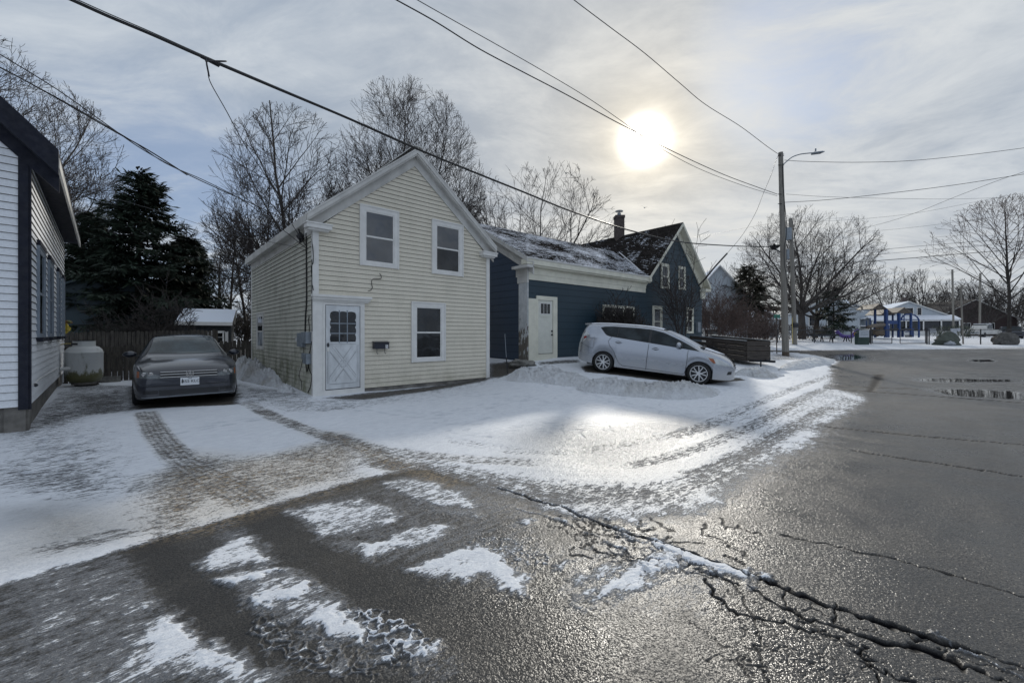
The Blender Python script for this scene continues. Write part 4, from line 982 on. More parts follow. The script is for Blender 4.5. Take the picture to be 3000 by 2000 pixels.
for t in (tm0+.09, tm1-.10):
    q = MB(); q.tube([FY.p(t, zm0, .10), FY.p(t, zm0-.10, .10), FY.p(t+.005, zm0-.13, .12), FY.p(t+.01, zm0-.12, .15)], .007, 5); q.build('paper_hook', M_mail, mbx)

# ------------------------------------------------------------------ the blue house: low wing and tall gable
Pc = Vector((.58, 14.9)); bd = Vector((.7704, .6375)).normalized(); bn = Vector((bd.y, -bd.x)); bs = Vector((-bd.y, bd.x))
FB1 = Fac(Pc, bd, bn); FBe = Fac(Pc, bs, (-bd.x, -bd.y))
bh = thing('blue_house', 'dark blue shingled house with a low wing, cream trim and snow streaked roofs', 'house', (Pc.x, Pc.y, .5))
TW = 7.55; TM0 = 7.7; TM1 = 13.3; TA = 10.5; WZ = 4.28; FZ0 = 3.55
wl = MB(); FB1.siding(wl, 0, TW+.15, .45, FZ0+.1, .26, proud=.010)
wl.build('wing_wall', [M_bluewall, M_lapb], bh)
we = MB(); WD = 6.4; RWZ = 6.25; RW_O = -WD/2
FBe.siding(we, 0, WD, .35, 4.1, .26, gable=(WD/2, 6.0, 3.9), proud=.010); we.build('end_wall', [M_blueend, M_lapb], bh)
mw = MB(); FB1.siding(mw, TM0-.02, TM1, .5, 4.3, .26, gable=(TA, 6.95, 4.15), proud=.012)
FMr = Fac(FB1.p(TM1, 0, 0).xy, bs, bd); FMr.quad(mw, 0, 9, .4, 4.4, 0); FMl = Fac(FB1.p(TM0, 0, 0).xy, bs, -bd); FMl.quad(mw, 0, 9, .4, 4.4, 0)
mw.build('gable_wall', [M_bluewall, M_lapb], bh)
# wing roof (front slope + back slope), ridge runs along the wing
r = MB(); o_f = .33
slab(r, FB1.p(-.34, WZ, o_f), FB1.p(TW+.05, WZ, o_f), FB1.p(TA-.2, RWZ, -WD/2), FB1.p(-.34, RWZ, -WD/2), .06, 0, mside=1)
slab(r, FB1.p(TA, WZ, -WD-o_f), FB1.p(-.34, WZ, -WD-o_f), FB1.p(-.34, RWZ, -WD/2), FB1.p(TA, RWZ, -WD/2), .06, 0, mside=1)
r.build('wing_roof', [M_roofw, M_trimgrey], bh)
# main roof: ridge runs away from the street side
MRZ = 7.36; MEZ = 4.30; r = MB(); back = -9.2; of = .38
slab(r, FB1.p(TM0-.30, MEZ, back), FB1.p(TM0-.30, MEZ, of), FB1.p(TA, MRZ, of), FB1.p(TA, MRZ, back), .06, 0, mside=1)
slab(r, FB1.p(TM1+.34, MEZ-.05, of), FB1.p(TM1+.34, MEZ-.05, back), FB1.p(TA, MRZ, back), FB1.p(TA, MRZ, of), .06, 0, mside=1)
r.build('main_roof', [M_roofm, M_trimcream], bh)
v_ = MB(); va = FB1.p(TM0-.26, MEZ+.09, .05); vb = FB1.p(TM0+1.76, 6.28, -3.0); v_.tube([va, (va+vb)/2+Vector((0,0,.02)), vb], .035, 5); v_.build('valley_snow', sbm, bh)
# eave box and frieze of the wing
e = MB(); FB1.box(e, -.32, TW+.12, WZ-.24, WZ-.055, .0, .31); FB1.box(e, -.28, TW+.10, WZ-.30, WZ-.24, .0, .24); e.build('eave_board', M_trimcream, bh)
e = MB(); FB1.box(e, -.02, TW+.02, WZ-.55, WZ-.30, .0, .055); FB1.box(e, -.01, TW, FZ0-.02, WZ-.555, .0, .045); e.build('frieze_board', M_trimcream, bh)
# rake boards of the wing's end
def rake(mb, fac, ta, za, tm, zm, boards):
    for o0, o1, d0, d1 in boards:
        mb.hexa([fac.p(ta,za-d1,o1),fac.p(tm,zm-d1,o1),fac.p(tm,zm-d1,o0),fac.p(ta,za-d1,o0),fac.p(ta,za-d0,o1),fac.p(tm,zm-d0,o1),fac.p(tm,zm-d0,o0),fac.p(ta,za-d0,o0)])
e = MB()
for ta in (-o_f, WD+o_f): rake(e, FBe, ta, WZ, WD/2, RWZ, ((.28,.335,.06,.17),(.0,.28,.13,.16),(.0,.05,.16,.60)))
FBe.box(e, -.33, .55, WZ-.36, WZ-.26, 0, .32)
e.build('rake_board', M_trimgrey, bh)
e = MB()
for ta, tm in ((TM0-.30, TA), (TM1+.34, TA)): rake(e, FB1, ta, MEZ-(.05 if ta > TA else 0), tm, MRZ, ((.32,.385,.06,.2),(.0,.32,.16,.19),(.0,.06,.19,.62)))
FB1.box(e, TM1-.25, TM1+.36, MEZ-.36, MEZ-.22, 0, .36)
FB1.box(e, TM1-.16, TM1+.16, MEZ-.75, MEZ-.36, 0, .10)
e.build('gable_rake_board', M_trimcream, bh)
# weathered corner pilaster
def peel_mat():
    m, nt, p = new_mat('peeling_white_paint'); co = nt.coord(); s = nt.new('ShaderNodeSeparateXYZ'); nt.set(s.inputs[0], co)
    n = nt.noise(nt.mapping(co, (1.4, 1.4, .6)), 4.5, 6, .7); low = nt.ramp(s.outputs[2], .3, 2.1, .17, -.12)
    f = nt.ramp(nt.math('ADD', n, low), .55, .58)
    c = nt.mix(nt.ramp(nt.noise(co, 6, 4), .3, .7), (.42,.44,.45), (.55,.56,.56))
    nt.set(p.inputs['Base Color'], nt.mix(f, c, nt.mix(nt.noise(nt.mapping(co,(1,1,.2)), 30), (.07,.06,.05), (.20,.18,.15)))); p.inputs['Roughness'].default_value = .7
    nt.set(p.inputs['Normal'], nt.bump(f, -.5, .01)); return m
M_peel = peel_mat()
pl = MB(); FBe.box(pl, -.035, .46, .50, 3.42, 0, .05); pl.build('pilaster', M_peel, bh)
pl = MB(); FBe.box(pl, -.045, .52, 3.42, 3.66, 0, .07); FBe.box(pl, -.055, .58, 3.66, 3.94, 0, .085); pl.build('pilaster_cap', M_trimgrey, bh)
# entrance door with three small lights
td0, td1 = FB1.hit(1574), FB1.hit(1618); zd0 = FB1.hit(1577, 1037)[1]; zd1 = FB1.hit(1572, 878)[1]
tc0, tc1 = FB1.hit(1546.5), FB1.hit(1630); zc1 = FB1.hit(1572, 866)[1]
d = MB(); FB1.box(d, tc0, td0-.07, .50, zc1-.12, 0, .05); FB1.box(d, td0-.07, td0, .50, zc1, 0, .055); FB1.box(d, td1, tc1, .50, zc1, 0, .055); FB1.box(d, td0, td1, zd1, zc1, 0, .054); FB1.box(d, td0, td1, .50, zd0, 0, .056)
d.build('door_casing', M_trimcream, bh)
d = MB(); FB1.box(d, td0+.01, td1-.015, zd0+.02, zd1-.01, 0, .030)
for zz in (zd0+.12, zd0+.12): pass
FB1.box(d, td0+.10, td1-.12, zd1-.62, zd1-.60, .03, .045)
do = d.build('door', mat('cream_white_door', (.62, .62, .55), .4, .05), bh)
z0g, z1g = zd1-.50, zd1-.13; g0, g1 = td0+.13, td1-.15
q = MB(); FB1.box(q, g0-.03, g1+.03, z0g-.03, z1g+.03, .03, .040); q.build('light_frame', M_trim, do)
for k in range(3):
    a = g0 + (g1-g0)*(k+.08)/3; b = g0 + (g1-g0)*(k+.92)/3; q = MB(); FB1.box(q, a, b, z0g, z1g, .038, .046); q.build('door_glass', M_paned, do)
for zz in (zd0+.86, zd0+.72): q = MB(); q.blob(FB1.p(td1-.07, zz, .06), .035, .035, .035, 8); q.build('knob' if zz < zd0+.8 else 'deadbolt', M_iron, do)
q = MB(); FB1.box(q, td1-.015, td1, zd0, zd1, .0, .012); FB1.box(q, td0, td1, zd0, zd0+.02, .0, .012); q.build('door_gap', M_iron, do)
# windows of the blue house
for a, cas, gr in (((1935,1958,771,844), .10, None), ((1987,2005.5,780,847), .09, None), ((1911,1937,896,985), .12, None), ((2010,2029,901,976), .10, None)):
    t0, t1, z0, z1 = on(FB1, *a); make_window(FB1, t0, t1, z0, z1, bh, cas, .05, M_trimcream, M_paned, sm=M_trimcream)
t0, t1, z0, z1 = on(FB1, 1765.5, 1855, 893, 975)
for k in range(3):
    a = t0+(t1-t0)*k/3; b = t0+(t1-t0)*(k+1)/3; make_window(FB1, a+.001*k, b, z0, z1, bh, .09, .05, M_trimcream, M_paned, sash=False, sm=M_trimcream)
# chimney
pc = FB1.p(TA, 0, -3.6); ch = MB(); s_ = .25
cz = 8.55
ch.box(pc.x-s_, pc.x+s_, pc.y-s_, pc.y+s_, 6.6, cz-.12); ch.box(pc.x-s_-.03, pc.x+s_+.03, pc.y-s_-.03, pc.y+s_+.03, cz-.16, cz)
cho = ch.build('chimney', M_chim, bh)
q = MB(); q.lathe([(.11,cz),(.11,cz+.17)], (pc.x, pc.y, 0), 12); q.lathe([(.02,cz+.17),(.02,cz+.27),(.24,cz+.27),(.22,cz+.31),(0,cz+.35)], (pc.x, pc.y, 0), 14); q.build('flue_cap', M_steel, cho)
q = MB(); t, z = FB1.hit(2040, 962); FB1.box(q, t-.12, t+.18, z-.2, z+.35, .01, .16); q.build('meter_box', M_steel, bh)

# ------------------------------------------------------------------ the white house with navy trim, at the left edge
D = Vector((-7.67, 6.5)); ls = Vector((-.706, .708)).normalized(); lf = Vector((-ls.y, ls.x)); ln = Vector((ls.y, -ls.x))   # ls runs back along the side, lf runs left along the front
FL = Fac(D, ls, (-lf.x, -lf.y)); FLf = Fac(D, lf, (-ls.x, -ls.y))
wh = thing('white_house', 'white clapboard house with navy corner boards and dark eaves, cut by the left edge', 'house', (D.x, D.y, 0))
LD = 8.1; WZ0 = .42; LS = 4.32; LE = 4.50; LW = 7.0; sl_ = 1.06
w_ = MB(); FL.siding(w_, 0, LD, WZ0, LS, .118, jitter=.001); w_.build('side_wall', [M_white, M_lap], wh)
w_ = MB(); FLf.siding(w_, 0, LW, WZ0-.02, LS, .118, gable=(LW/2, LS + LW/2*sl_, LS-.1)); 
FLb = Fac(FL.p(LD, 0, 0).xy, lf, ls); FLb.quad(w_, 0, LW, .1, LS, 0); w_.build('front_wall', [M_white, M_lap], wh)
f_ = MB(); FL.box(f_, .0, LD, -.4, WZ0+.01, -.25, -.03); FLf.box(f_, .0, LW, -.4, WZ0-.01, -.25, -.035); f_.build('foundation', M_found, wh)
c_ = MB(); FLf.box(c_, -.015, FLf.hit(53.5), WZ0-.06, LS+.05, 0, .034); FL.box(c_, -.034, .012, WZ0-.06, LS-.02, 0, .03); c_.build('corner_board', M_navy, wh)
r = MB(); ov = .33; of = .26
slab(r, FLf.p(-ov, LE, of), FLf.p(-ov, LE, -LD-of), FLf.p(LW/2, LE+(LW/2+ov)*sl_, -LD-of), FLf.p(LW/2, LE+(LW/2+ov)*sl_, of), .09, 0, mside=1)
slab(r, FLf.p(LW+ov, LE, -LD-of), FLf.p(LW+ov, LE, of), FLf.p(LW/2, LE+(LW/2+ov)*sl_, of), FLf.p(LW/2, LE+(LW/2+ov)*sl_, -LD-of), .09, 0, mside=1)
r.build('roof', [M_roofdark, M_navy], wh)
e = MB(); rake(e, FLf, -ov, LE-.09, LW/2, LE-.09+(LW/2+ov)*sl_, ((.18,.262,.0,.30),(.0,.18,.26,.29),(.0,.04,.29,.55))); e.build('rake_board', M_navy, wh)
e = MB(); FL.box(e, -.2, LD+.2, LE-.28, LE-.12, ov-.02, ov+.01); e.build('gutter_board', M_trimgrey, wh)
e = MB(); FL.box(e, 0.03, LD+.2, LE-.19, LE-.16, .0, ov-.02); FL.box(e, .03, LD, LS-.0, LE-.18, 0, .04); e.build('soffit', M_navy, wh)
M_greytrim = mat('grey_blue_casing', (.22, .26, .31), .5, .1, 4)
ztop = FL.hit(104, 716)[1]; zbot = FL.hit(104, 992)[1]
for x0, x1 in ((104.5, 123.5), (137, 148.5), (163.5, 171.5), (178.5, 183.8)):
    make_window(FL, *sorted((FL.hit(x0), FL.hit(x1))), zbot, ztop, wh, .075, .038, M_greytrim, M_paned, sill=M_navy, top=M_navy)
q = MB(); a = FL.p(FL.hit(172), .62, .02); q.tube([a, a+Vector((.0,-.0,0))+Vector((.7,.7,0))*.30, a+Vector((.7,.7,0))*.36+Vector((0,0,.05)), a+Vector((.7,.7,0))*.36+Vector((0,0,.28))], .05, 8); q.build('vent_pipe', M_trim, wh)
swireL = MB()
pts = [FL.p(*FL.hit(x, y), .03) for x, y in ((90,1128),(108,1110),(130,1098),(152,1085),(165,1078))]; swireL.tube(smoothc3(pts), .008, 5); swireL.build('cable', M_trim, wh)
q = MB(); q.blob(FL.p(FL.hit(91), FL.hit(91, 1128)[1], .05), .03, .03, .03, 6); q.build('tap', M_iron, wh)
# ------------------------------------------------------------------ cars: body lofted from measured curves, panels laid on its surface
def cr(xs, ys_, x):      # smooth (monotone-ish) curve through control points
    x = np.asarray(x, float); xs = np.array(xs, float); y = np.array(ys_, float)
    h = np.diff(xs); dl = np.diff(y) / h; m = np.zeros(len(xs)); m[0] = dl[0]; m[-1] = dl[-1]
    for i in range(1, len(xs) - 1):
        if dl[i-1] * dl[i] > 0: w1 = 2*h[i]+h[i-1]; w2 = h[i]+2*h[i-1]; m[i] = (w1+w2)/(w1/dl[i-1]+w2/dl[i])
    k = np.clip(np.searchsorted(xs, x) - 1, 0, len(xs) - 2); t = np.clip((x - xs[k]) / h[k], 0, 1)
    return (2*t**3-3*t**2+1)*y[k] + (t**3-2*t**2+t)*h[k]*m[k] + (-2*t**3+3*t**2)*y[k+1] + (t**3-t**2)*h[k]*m[k+1]
class CarShape:
    def __init__(s, d): s.d = d; s.x0 = d['x'][0]; s.x1 = d['x'][-1]
    def c(s, k, x): v = s.d[k]; return float(cr([a for a, b in v], [b for a, b in v], x))
    def low(s, x):
        z = s.c('zl', x)
        for ax in s.d['axles']:
            r = s.d['arch']; 
            if abs(x - ax) < r: z = max(z, s.d['wr'] + .0 + sqrt(r*r - (x-ax)**2) * .98)
        return z
    def section(s, x):
        """half section from sill to top centre: list of (y, z)"""
        W = s.c('W', x); zl = s.low(x); zs = s.c('zs', x); zr = s.c('zr', x); zt_ = s.c('zt', x); wt = s.c('wt', x)
        zs = max(zs, zl + .03); zr = max(zr, zs + .02); zt_ = max(zt_, zr + .01)
        zm = zl + (zs - zl) * .5
        ctl = [(W*.965, zl), (W*.995, zl+(zs-zl)*.28), (W, zm), (W*.988, zl+(zs-zl)*.8), (W*.955, zs), (wt + (W*.955-wt)*.42, zs+(zr-zs)*.60), (wt, zr), (wt*.80, zr+(zt_-zr)*.55), (wt*.42, zr+(zt_-zr)*.92), (0, zt_)]
        return ctl
    def dense(s, x, n=40):
        ctl = [np.array(p) for p in s.section(x)]; P_ = [2*ctl[0]-ctl[1]] + ctl + [np.array((-ctl[-2][0], ctl[-2][1]))]; o = []; k = 4
        for i in range(1, len(P_)-2):
            for j in range(k):
                t = j/k; a, b, c, d = P_[i-1:i+3]; o.append(.5*((2*b)+(c-a)*t+(2*a-5*b+4*c-d)*t*t+(3*b-a-3*c+d)*t**3))
        o.append(P_[-2]); return np.array(o)
    def side(s, x, z):      # half width at height z
        q = s.dense(x)[:26]; return float(np.interp(z, q[:, 1], q[:, 0]))
    def top(s, x, y):       # height at lateral y, on the upper surface
        q = s.dense(x)[16:][::-1]; return float(np.interp(abs(y), q[:, 0], q[:, 1]))
    def shell(s):
        mb = MB(); xs = list(s.d['x']); rows = []
        for x in xs:
            q = s.dense(x); zl = q[0][1]; inner = [(q[0][0]-.10, zl+.0), (q[0][0]-.16, zl-.0)]
            half = [(0, zl)] + [(inner[1][0], zl)] + [tuple(p) for p in q]
            full = [(x, -y, z) for y, z in half[1:]][::-1]; 
            row = [(x, y, z) for y, z in half] + [(x, -y, z) for y, z in half[1:-1]][::-1]
            rows.append(row)
        n = len(rows[0]); 
        for r in rows: mb.v += r
        for i in range(len(rows)-1):
            for k in range(n):
                a = i*n+k; b = i*n+(k+1) % n; mb.f.append((a, a+n, b+n, b)); mb.uv.append(None); mb.mi.append(0)
        mb.f.append(tuple(range(n))); mb.f.append(tuple(reversed(range((len(rows)-1)*n, len(rows)*n))))
        mb.uv += [None, None]; mb.mi += [0, 0]; return mb
    def side_patch(s, mb, poly, off, sgn, nx=22, nz=6, th=True):
        """polygon in (x, z), laid on the flank"""
        xs = [p[0] for p in poly]; a, b = min(xs), max(xs); cols = []
        for i in range(nx + 1):
            x = a + (b - a) * (i / nx); xx = min(max(x, a + 1e-4), b - 1e-4); zz = []
            for k in range(len(poly)):
                p, q = poly[k], poly[(k+1) % len(poly)]
                if (p[0] - xx) * (q[0] - xx) < 0: zz.append(p[1] + (q[1]-p[1]) * (xx-p[0]) / (q[0]-p[0]))
            lo, hi = min(zz), max(zz); cols.append([(x, sgn * (s.side(x, lo+(hi-lo)*j/nz) + off), lo+(hi-lo)*j/nz) for j in range(nz+1)])
        for i in range(nx):
            for j in range(nz):
                q = (cols[i][j], cols[i+1][j], cols[i+1][j+1], cols[i][j+1]); mb.quad(*(q if sgn < 0 else q[::-1]))
    def top_patch(s, mb, f0, f1, off, ny=12, nx=12, ymax=None):
        """region between two x-curves f0(v), f1(v), v in -1..1, half width ymax(u)"""
        g = []
        for i in range(nx + 1):
            u = i / nx; r = []
            for j in range(ny + 1):
                v = -1 + 2*j/ny; x = f0(v) + (f1(v) - f0(v)) * u; y = v * ymax(u); r.append((x, y, s.top(x, y) + off))
            g.append(r)
        for i in range(nx):
            for j in range(ny): mb.quad(g[i][j], g[i+1][j], g[i+1][j+1], g[i][j+1])
    def seam(s, mb, pts, sgn, w=.007, off=.002):
        P3 = []
        for k in range(len(pts)-1):
            for i in range(6):
                t = i/6; x = pts[k][0]*(1-t)+pts[k+1][0]*t; z = pts[k][1]*(1-t)+pts[k+1][1]*t; P3.append((x, sgn*(s.side(x, z)+off), z))
        x, z = pts[-1]; P3.append((x, sgn*(s.side(x, z)+off), z)); mb.tube(P3, w, 4)
def wheel(root, x, y, r, w, sgn, spokes, rimm, tm):
    """axis along y; sgn = outward side"""
    t = MB(); rr = r * .72
    t.lathe([(rr*.9, -w/2), (rr, -w/2), (r-.03, -w/2-.005), (r, -w/2+.03), (r, w/2-.03), (r-.03, w/2+.005), (rr, w/2), (rr*.9, w/2), (rr*.9, -w/2)], (x, y, r), 36, 'y')
    to = t.build('wheel', tm, root, smooth=True, world=False)
    q = MB(); f = sgn * w/2
    q.lathe([(rr*1.01, f+sgn*.008), (rr*.95, f+sgn*.006), (rr*.90, f-sgn*.02), (rr*.90, -f)], (x, y, r), 36, 'y')
    q.lathe([(0, f-sgn*.02), (.055, f-sgn*.022), (.06, f-sgn*.05), (0, f-sgn*.05)], (x, y, r), 16, 'y')
    for k in range(spokes):
        for dd in ((-.11, .11) if spokes <= 5 else (0,)):
            a = 2*pi*k/spokes + dd*.5 + .1; b = 2*pi*k/spokes + dd*2.6 + .1
            q.bar((x+cos(a)*.05, y+f-sgn*.03, r+sin(a)*.05), (x+cos(b)*rr*.94, y+f-sgn*.022, r+sin(b)*rr*.94), .026 if spokes <= 5 else .024, .022, up=(0, 1, 0))
    q.build('rim', rimm, to, smooth=False, world=False)
    q = MB(); q.lathe([(0, f-sgn*.075), (rr*.9, f-sgn*.075)], (x, y, r), 24, 'y'); q.build('brake_disc', M_iron, to, world=False)

def paint_mat(name, c, metal=.5, rough=.32, dust=None, dz=.45):
    m, nt, p = new_mat(name); co = nt.coord(); s = nt.new('ShaderNodeSeparateXYZ'); nt.set(s.inputs[0], co)
    n = nt.noise(co, 3, 5, .6); fl = nt.noise(co, 600, 1)
    base = nt.mix(nt.ramp(fl, .3, .7), tuple(x*.93 for x in c), tuple(min(1, x*1.07) for x in c))
    if dust is not None:
        f = nt.math('MULTIPLY', nt.ramp(s.outputs[2], dz*.4, dz*1.5, 1, 0), nt.ramp(n, .25, .7, .3, 1)); base = nt.mix(f, base, dust)
        nt.set(p.inputs['Roughness'], nt.mix(f, (rough,)*3, (.7,)*3)); nt.set(p.inputs['Metallic'], nt.math('MULTIPLY', nt.math('SUBTRACT', 1, f), metal))
    else: p.inputs['Roughness'].default_value = rough; p.inputs['Metallic'].default_value = metal
    nt.set(p.inputs['Base Color'], base); p.inputs['Coat Weight'].default_value = .9; p.inputs['Coat Roughness'].default_value = .05
    nt.set(p.inputs['Normal'], nt.bump(n, .02, .02)); return m
M_silver = paint_mat('silver_blue_paint', (.36, .385, .43), .7, .20, (.40, .40, .40))
M_dkgrey = paint_mat('dark_blue_grey_paint', (.011, .015, .026), .2, .3, (.05, .05, .055), .35)
M_carglass = glass_mat('car_glass', (.012, .016, .018), 1.5, .04, .0)
MATS['x'] = M_carglass; M_carglass.node_tree.nodes['Principled BSDF'].inputs['Specular IOR Level'].default_value = .2
M_chrome = mat('chrome', (.55, .56, .58), .12, .05, 5, metal=1)
M_rim = mat('alloy', (.62, .63, .64), .35, .08, 5, metal=.3)
M_tyre = mat('tyre_rubber', (.014, .014, .014), .8, .25, 12, .2, 60)
M_lampd = mat('smoky_lamp_glass', (.11, .12, .125), .08, .3, 20, metal=.2, ior=1.6)
M_lampc = mat('lamp_glass', (.44, .46, .46), .10, .15, 9, metal=.3, ior=1.6)
M_amber = mat('amber_lens', (.30, .09, .035), .2, .1, 9); M_red = mat('red_lens', (.25, .01, .012), .15, .1, 9)
M_plast = mat('black_plastic', (.012, .013, .015), .45, .1, 9)
M_carsnow = mat('car_snow', (.70, .72, .77), .6, .10, 7, .6, 16)
M_dustglass = mat('frosted_windshield', (.52, .55, .60), .35, .28, 2.6, .3, 30, c2=(.36, .39, .44))

def make_xs(x0, x1, axles, R):
    xs = set(np.round(np.arange(x0, x1 + .001, .09), 3)); xs |= {x0, x1, x0+.015, x0+.04, x1-.015, x1-.04}
    for ax in axles: xs |= set(np.round(ax + R * np.cos(np.linspace(0, pi, 23)), 4)); xs |= {ax - R - .004, ax + R + .004}
    return sorted(x for x in xs if x0 <= x <= x1)

# ---- silver hatchback wagon -------------------------------------------------------
R_ = .36; ax = (-1.39, 1.39)
PV = CarShape(dict(x=make_xs(-2.31, 2.31, ax, R_), axles=ax, arch=R_, wr=.315,
  zl=[(-2.31,.42),(-2.2,.30),(-1.8,.24),(-1,.21),(1,.21),(1.8,.20),(2.2,.21),(2.31,.25)],
  W=[(-2.31,.60),(-2.24,.72),(-2.1,.80),(-1.85,.855),(-1.4,.882),(0,.8875),(1.3,.885),(1.75,.855),(2.0,.79),(2.18,.68),(2.26,.58),(2.31,.46)],
  zs=[(-2.31,.74),(-2.25,.92),(-2.15,1.04),(-1.9,1.11),(-1.3,1.145),(0,1.075),(.9,1.0),(1.25,.965),(1.6,.90),(1.95,.80),(2.2,.66),(2.31,.50)],
  zr=[(-2.31,.80),(-2.27,1.0),(-2.18,1.22),(-2.08,1.40),(-1.9,1.46),(-1.2,1.50),(-.5,1.505),(0,1.485),(.4,1.42),(.8,1.28),(1.15,1.10),(1.4,1.0),(1.7,.92),(2.0,.82),(2.22,.69),(2.31,.54)],
  zt=[(-2.31,.84),(-2.27,1.04),(-2.2,1.28),(-2.13,1.50),(-1.9,1.535),(-1.2,1.57),(-.5,1.575),(0,1.555),(.35,1.50),(.8,1.35),(1.2,1.17),(1.42,1.065),(1.65,1.0),(1.9,.925),(2.1,.84),(2.25,.70),(2.31,.56)],
  wt=[(-2.31,.50),(-2.2,.58),(-2.0,.60),(-1,.63),(0,.64),(.6,.66),(1.1,.70),(1.5,.72),(1.9,.66),(2.15,.56),(2.31,.40)]))
rw = Vector((2.87, 13.08)); fw = Vector((5.37, 11.80)); fwd2 = (fw - rw).normalized()
zr_, zf_ = .345, .095
xa3 = Vector((fwd2.x, fwd2.y, (zf_ - zr_) / (fw - rw).length)).normalized()
left2 = Vector((-fwd2.y, fwd2.x, 0)); up3 = xa3.cross(left2).normalized(); ya3 = up3.cross(xa3)
near = Vector(((rw.x+fw.x)/2, (rw.y+fw.y)/2, (zr_+zf_)/2)); org = near + ya3 * .80
pr = thing('silver_wagon', 'silver blue hatchback wagon parked nose down on the snow before the blue house', 'car', org)
pr.rotation_euler = Matrix((xa3, ya3, up3)).transposed().to_euler()
PV.shell().build('body', M_silver, pr, smooth=True, world=False, autosm=40)
q = MB(); q.box(-1.95, 1.95, -.74, .74, .20, .62); q.build('underbody', M_plast, pr, world=False)
for sgn in (-1, 1):
    q = MB(); PV.side_patch(q, [(-1.56,1.385),(-1.36,1.20),(-1.24,1.165),(-1.02,1.15),(-1.02,1.455),(-1.25,1.45),(-1.46,1.42)], .012, sgn); q.build('quarter_window', M_carglass, pr, world=False)
    q = MB(); PV.side_patch(q, [(-1.0,1.15),(-.07,1.085),(-.07,1.452),(-.5,1.462),(-1.0,1.456)], .012, sgn); q.build('rear_door_window', M_carglass, pr, world=False)
    q = MB(); PV.side_patch(q, [(.0,1.08),(.84,1.012),(.84,1.18),(.6,1.29),(.35,1.38),(.0,1.448)], .012, sgn); q.build('front_door_window', M_carglass, pr, world=False)
    q = MB(); PV.side_patch(q, [(.90,1.005),(1.30,.965),(1.12,1.055),(.90,1.15)], .012, sgn); q.build('front_quarter_window', M_carglass, pr, world=False)
    q = MB(); PV.side_patch(q, [(-1.6,1.40),(-1.38,1.19),(-1.25,1.15),(0,1.06),(1.36,.955),(1.10,1.09),(.84,1.21),(.35,1.40),(-.02,1.468),(-.5,1.480),(-1.2,1.470),(-1.5,1.44)], .007, sgn, 48, 8); q.build('window_surround', M_plast, pr, world=False)
    q = MB(); PV.seam(q, [(-.045,1.03),(-.06,.7),(-.07,.25)], sgn); q.build('door_seam', M_plast, pr, world=False)
    q = MB(); PV.seam(q, [(-1.18,1.14),(-1.27,1.0),(-1.22,.86),(-1.08,.70),(-.98,.50),(-.90,.36),(-.78,.28),(1.0,.25),(1.04,.4),(1.06,.96)], sgn); q.build('door_seam', M_plast, pr, world=False)
    q = MB(); PV.seam(q, [(-2.18,.86),(-1.98,.78),(-1.75,.72)], sgn, .005); q.build('bumper_seam', M_plast, pr, world=False)
    q = MB(); PV.seam(q, [(1.72,.66),(1.95,.62),(2.1,.62)], sgn, .005); q.build('bumper_seam', M_plast, pr, world=False)
    for hx, hz in ((-1.05, .985), (.06, .90)):
        q = MB(); y = sgn * (PV.side(hx+.1, hz) + .018); q.blob((hx+.1, y, hz), .115, .022, .022, 10, 0, .0); q.build('door_handle', M_silver, pr, smooth=True, world=False)
        q = MB(); y = sgn * (PV.side(hx+.1, hz) + .002); q.blob((hx+.1, y, hz), .09, .006, .040, 10, 0, .0); q.build('handle_recess', M_plast, pr, smooth=True, world=False)
    q = MB(); PV.side_patch(q, [(-2.17,1.10),(-2.06,1.24),(-1.93,1.16),(-2.0,1.02),(-2.14,.86),(-2.21,.90)], .006, sgn, 12, 6); tl = q.build('tail_lamp', M_lampc, pr, smooth=True, world=False)
    q = MB(); PV.side_patch(q, [(-2.1,1.0),(-1.98,1.06),(-2.0,1.10),(-2.1,1.08)], .010, sgn, 6, 3); q.build('red_lens', M_red, tl, world=False)
    q = MB(); PV.side_patch(q, [(1.52,.845),(1.70,.835),(1.9,.775),(2.12,.665),(2.17,.60),(2.02,.60),(1.82,.635),(1.66,.71)], .008, sgn, 18, 5); hl = q.build('headlight', M_lampc, pr, smooth=True, world=False)
    q = MB(); PV.side_patch(q, [(1.60,.80),(1.74,.78),(1.80,.66),(1.74,.665),(1.66,.72)], .012, sgn, 6, 4); q.build('amber_lens', M_amber, hl, world=False)
    q = MB(); my = PV.side(.86, 1.03); q.blob((.80, sgn*(my+.13), 1.08), .075, .11, .085, 12, 0, .04); mo = q.build('door_mirror', M_silver, pr, smooth=True, world=False)
    q = MB(); q.bar((.88, sgn*(my-.02), 1.0), (.83, sgn*(my+.10), 1.03), .05, .04); q.build('mirror_foot', M_plast, mo, world=False)
    for a_ in ax: wheel(pr, a_, sgn*.775, .32, .20, sgn, 5, M_rim, M_tyre)
    for a_ in ax:
        q = MB(); q.lathe([(R_-.01, -.0), (R_-.01, -sgn*.30), (0, -sgn*.30)], (a_, sgn*.86, .33), 24, 'y'); q.build('wheel_well', M_plast, pr, world=False)
    q = MB(); PV.side_patch(q, [(2.10,.36),(2.22,.38),(2.22,.47),(2.12,.45)], .004, sgn, 4, 3); q.build('fog_recess', M_plast, pr, world=False)
q = MB(); PV.top_patch(q, lambda v: 1.40-.16*v*v, lambda v: .44-.05*v*v, .004, 14, 12, lambda u: .70-.10*u); q.build('windshield', M_dustglass, pr, smooth=True, world=False)
q = MB(); PV.top_patch(q, lambda v: 2.02-.22*v*v, lambda v: 1.50-.06*v*v, .012, 12, 8, lambda u: .50+.08*u); q.build('snow_on_hood', M_carsnow, pr, smooth=True, world=False)
q = MB(); PV.top_patch(q, lambda v: .30, lambda v: -1.95, .012, 12, 12, lambda u: .56); q.build('snow_on_roof', M_carsnow, pr, smooth=True, world=False)
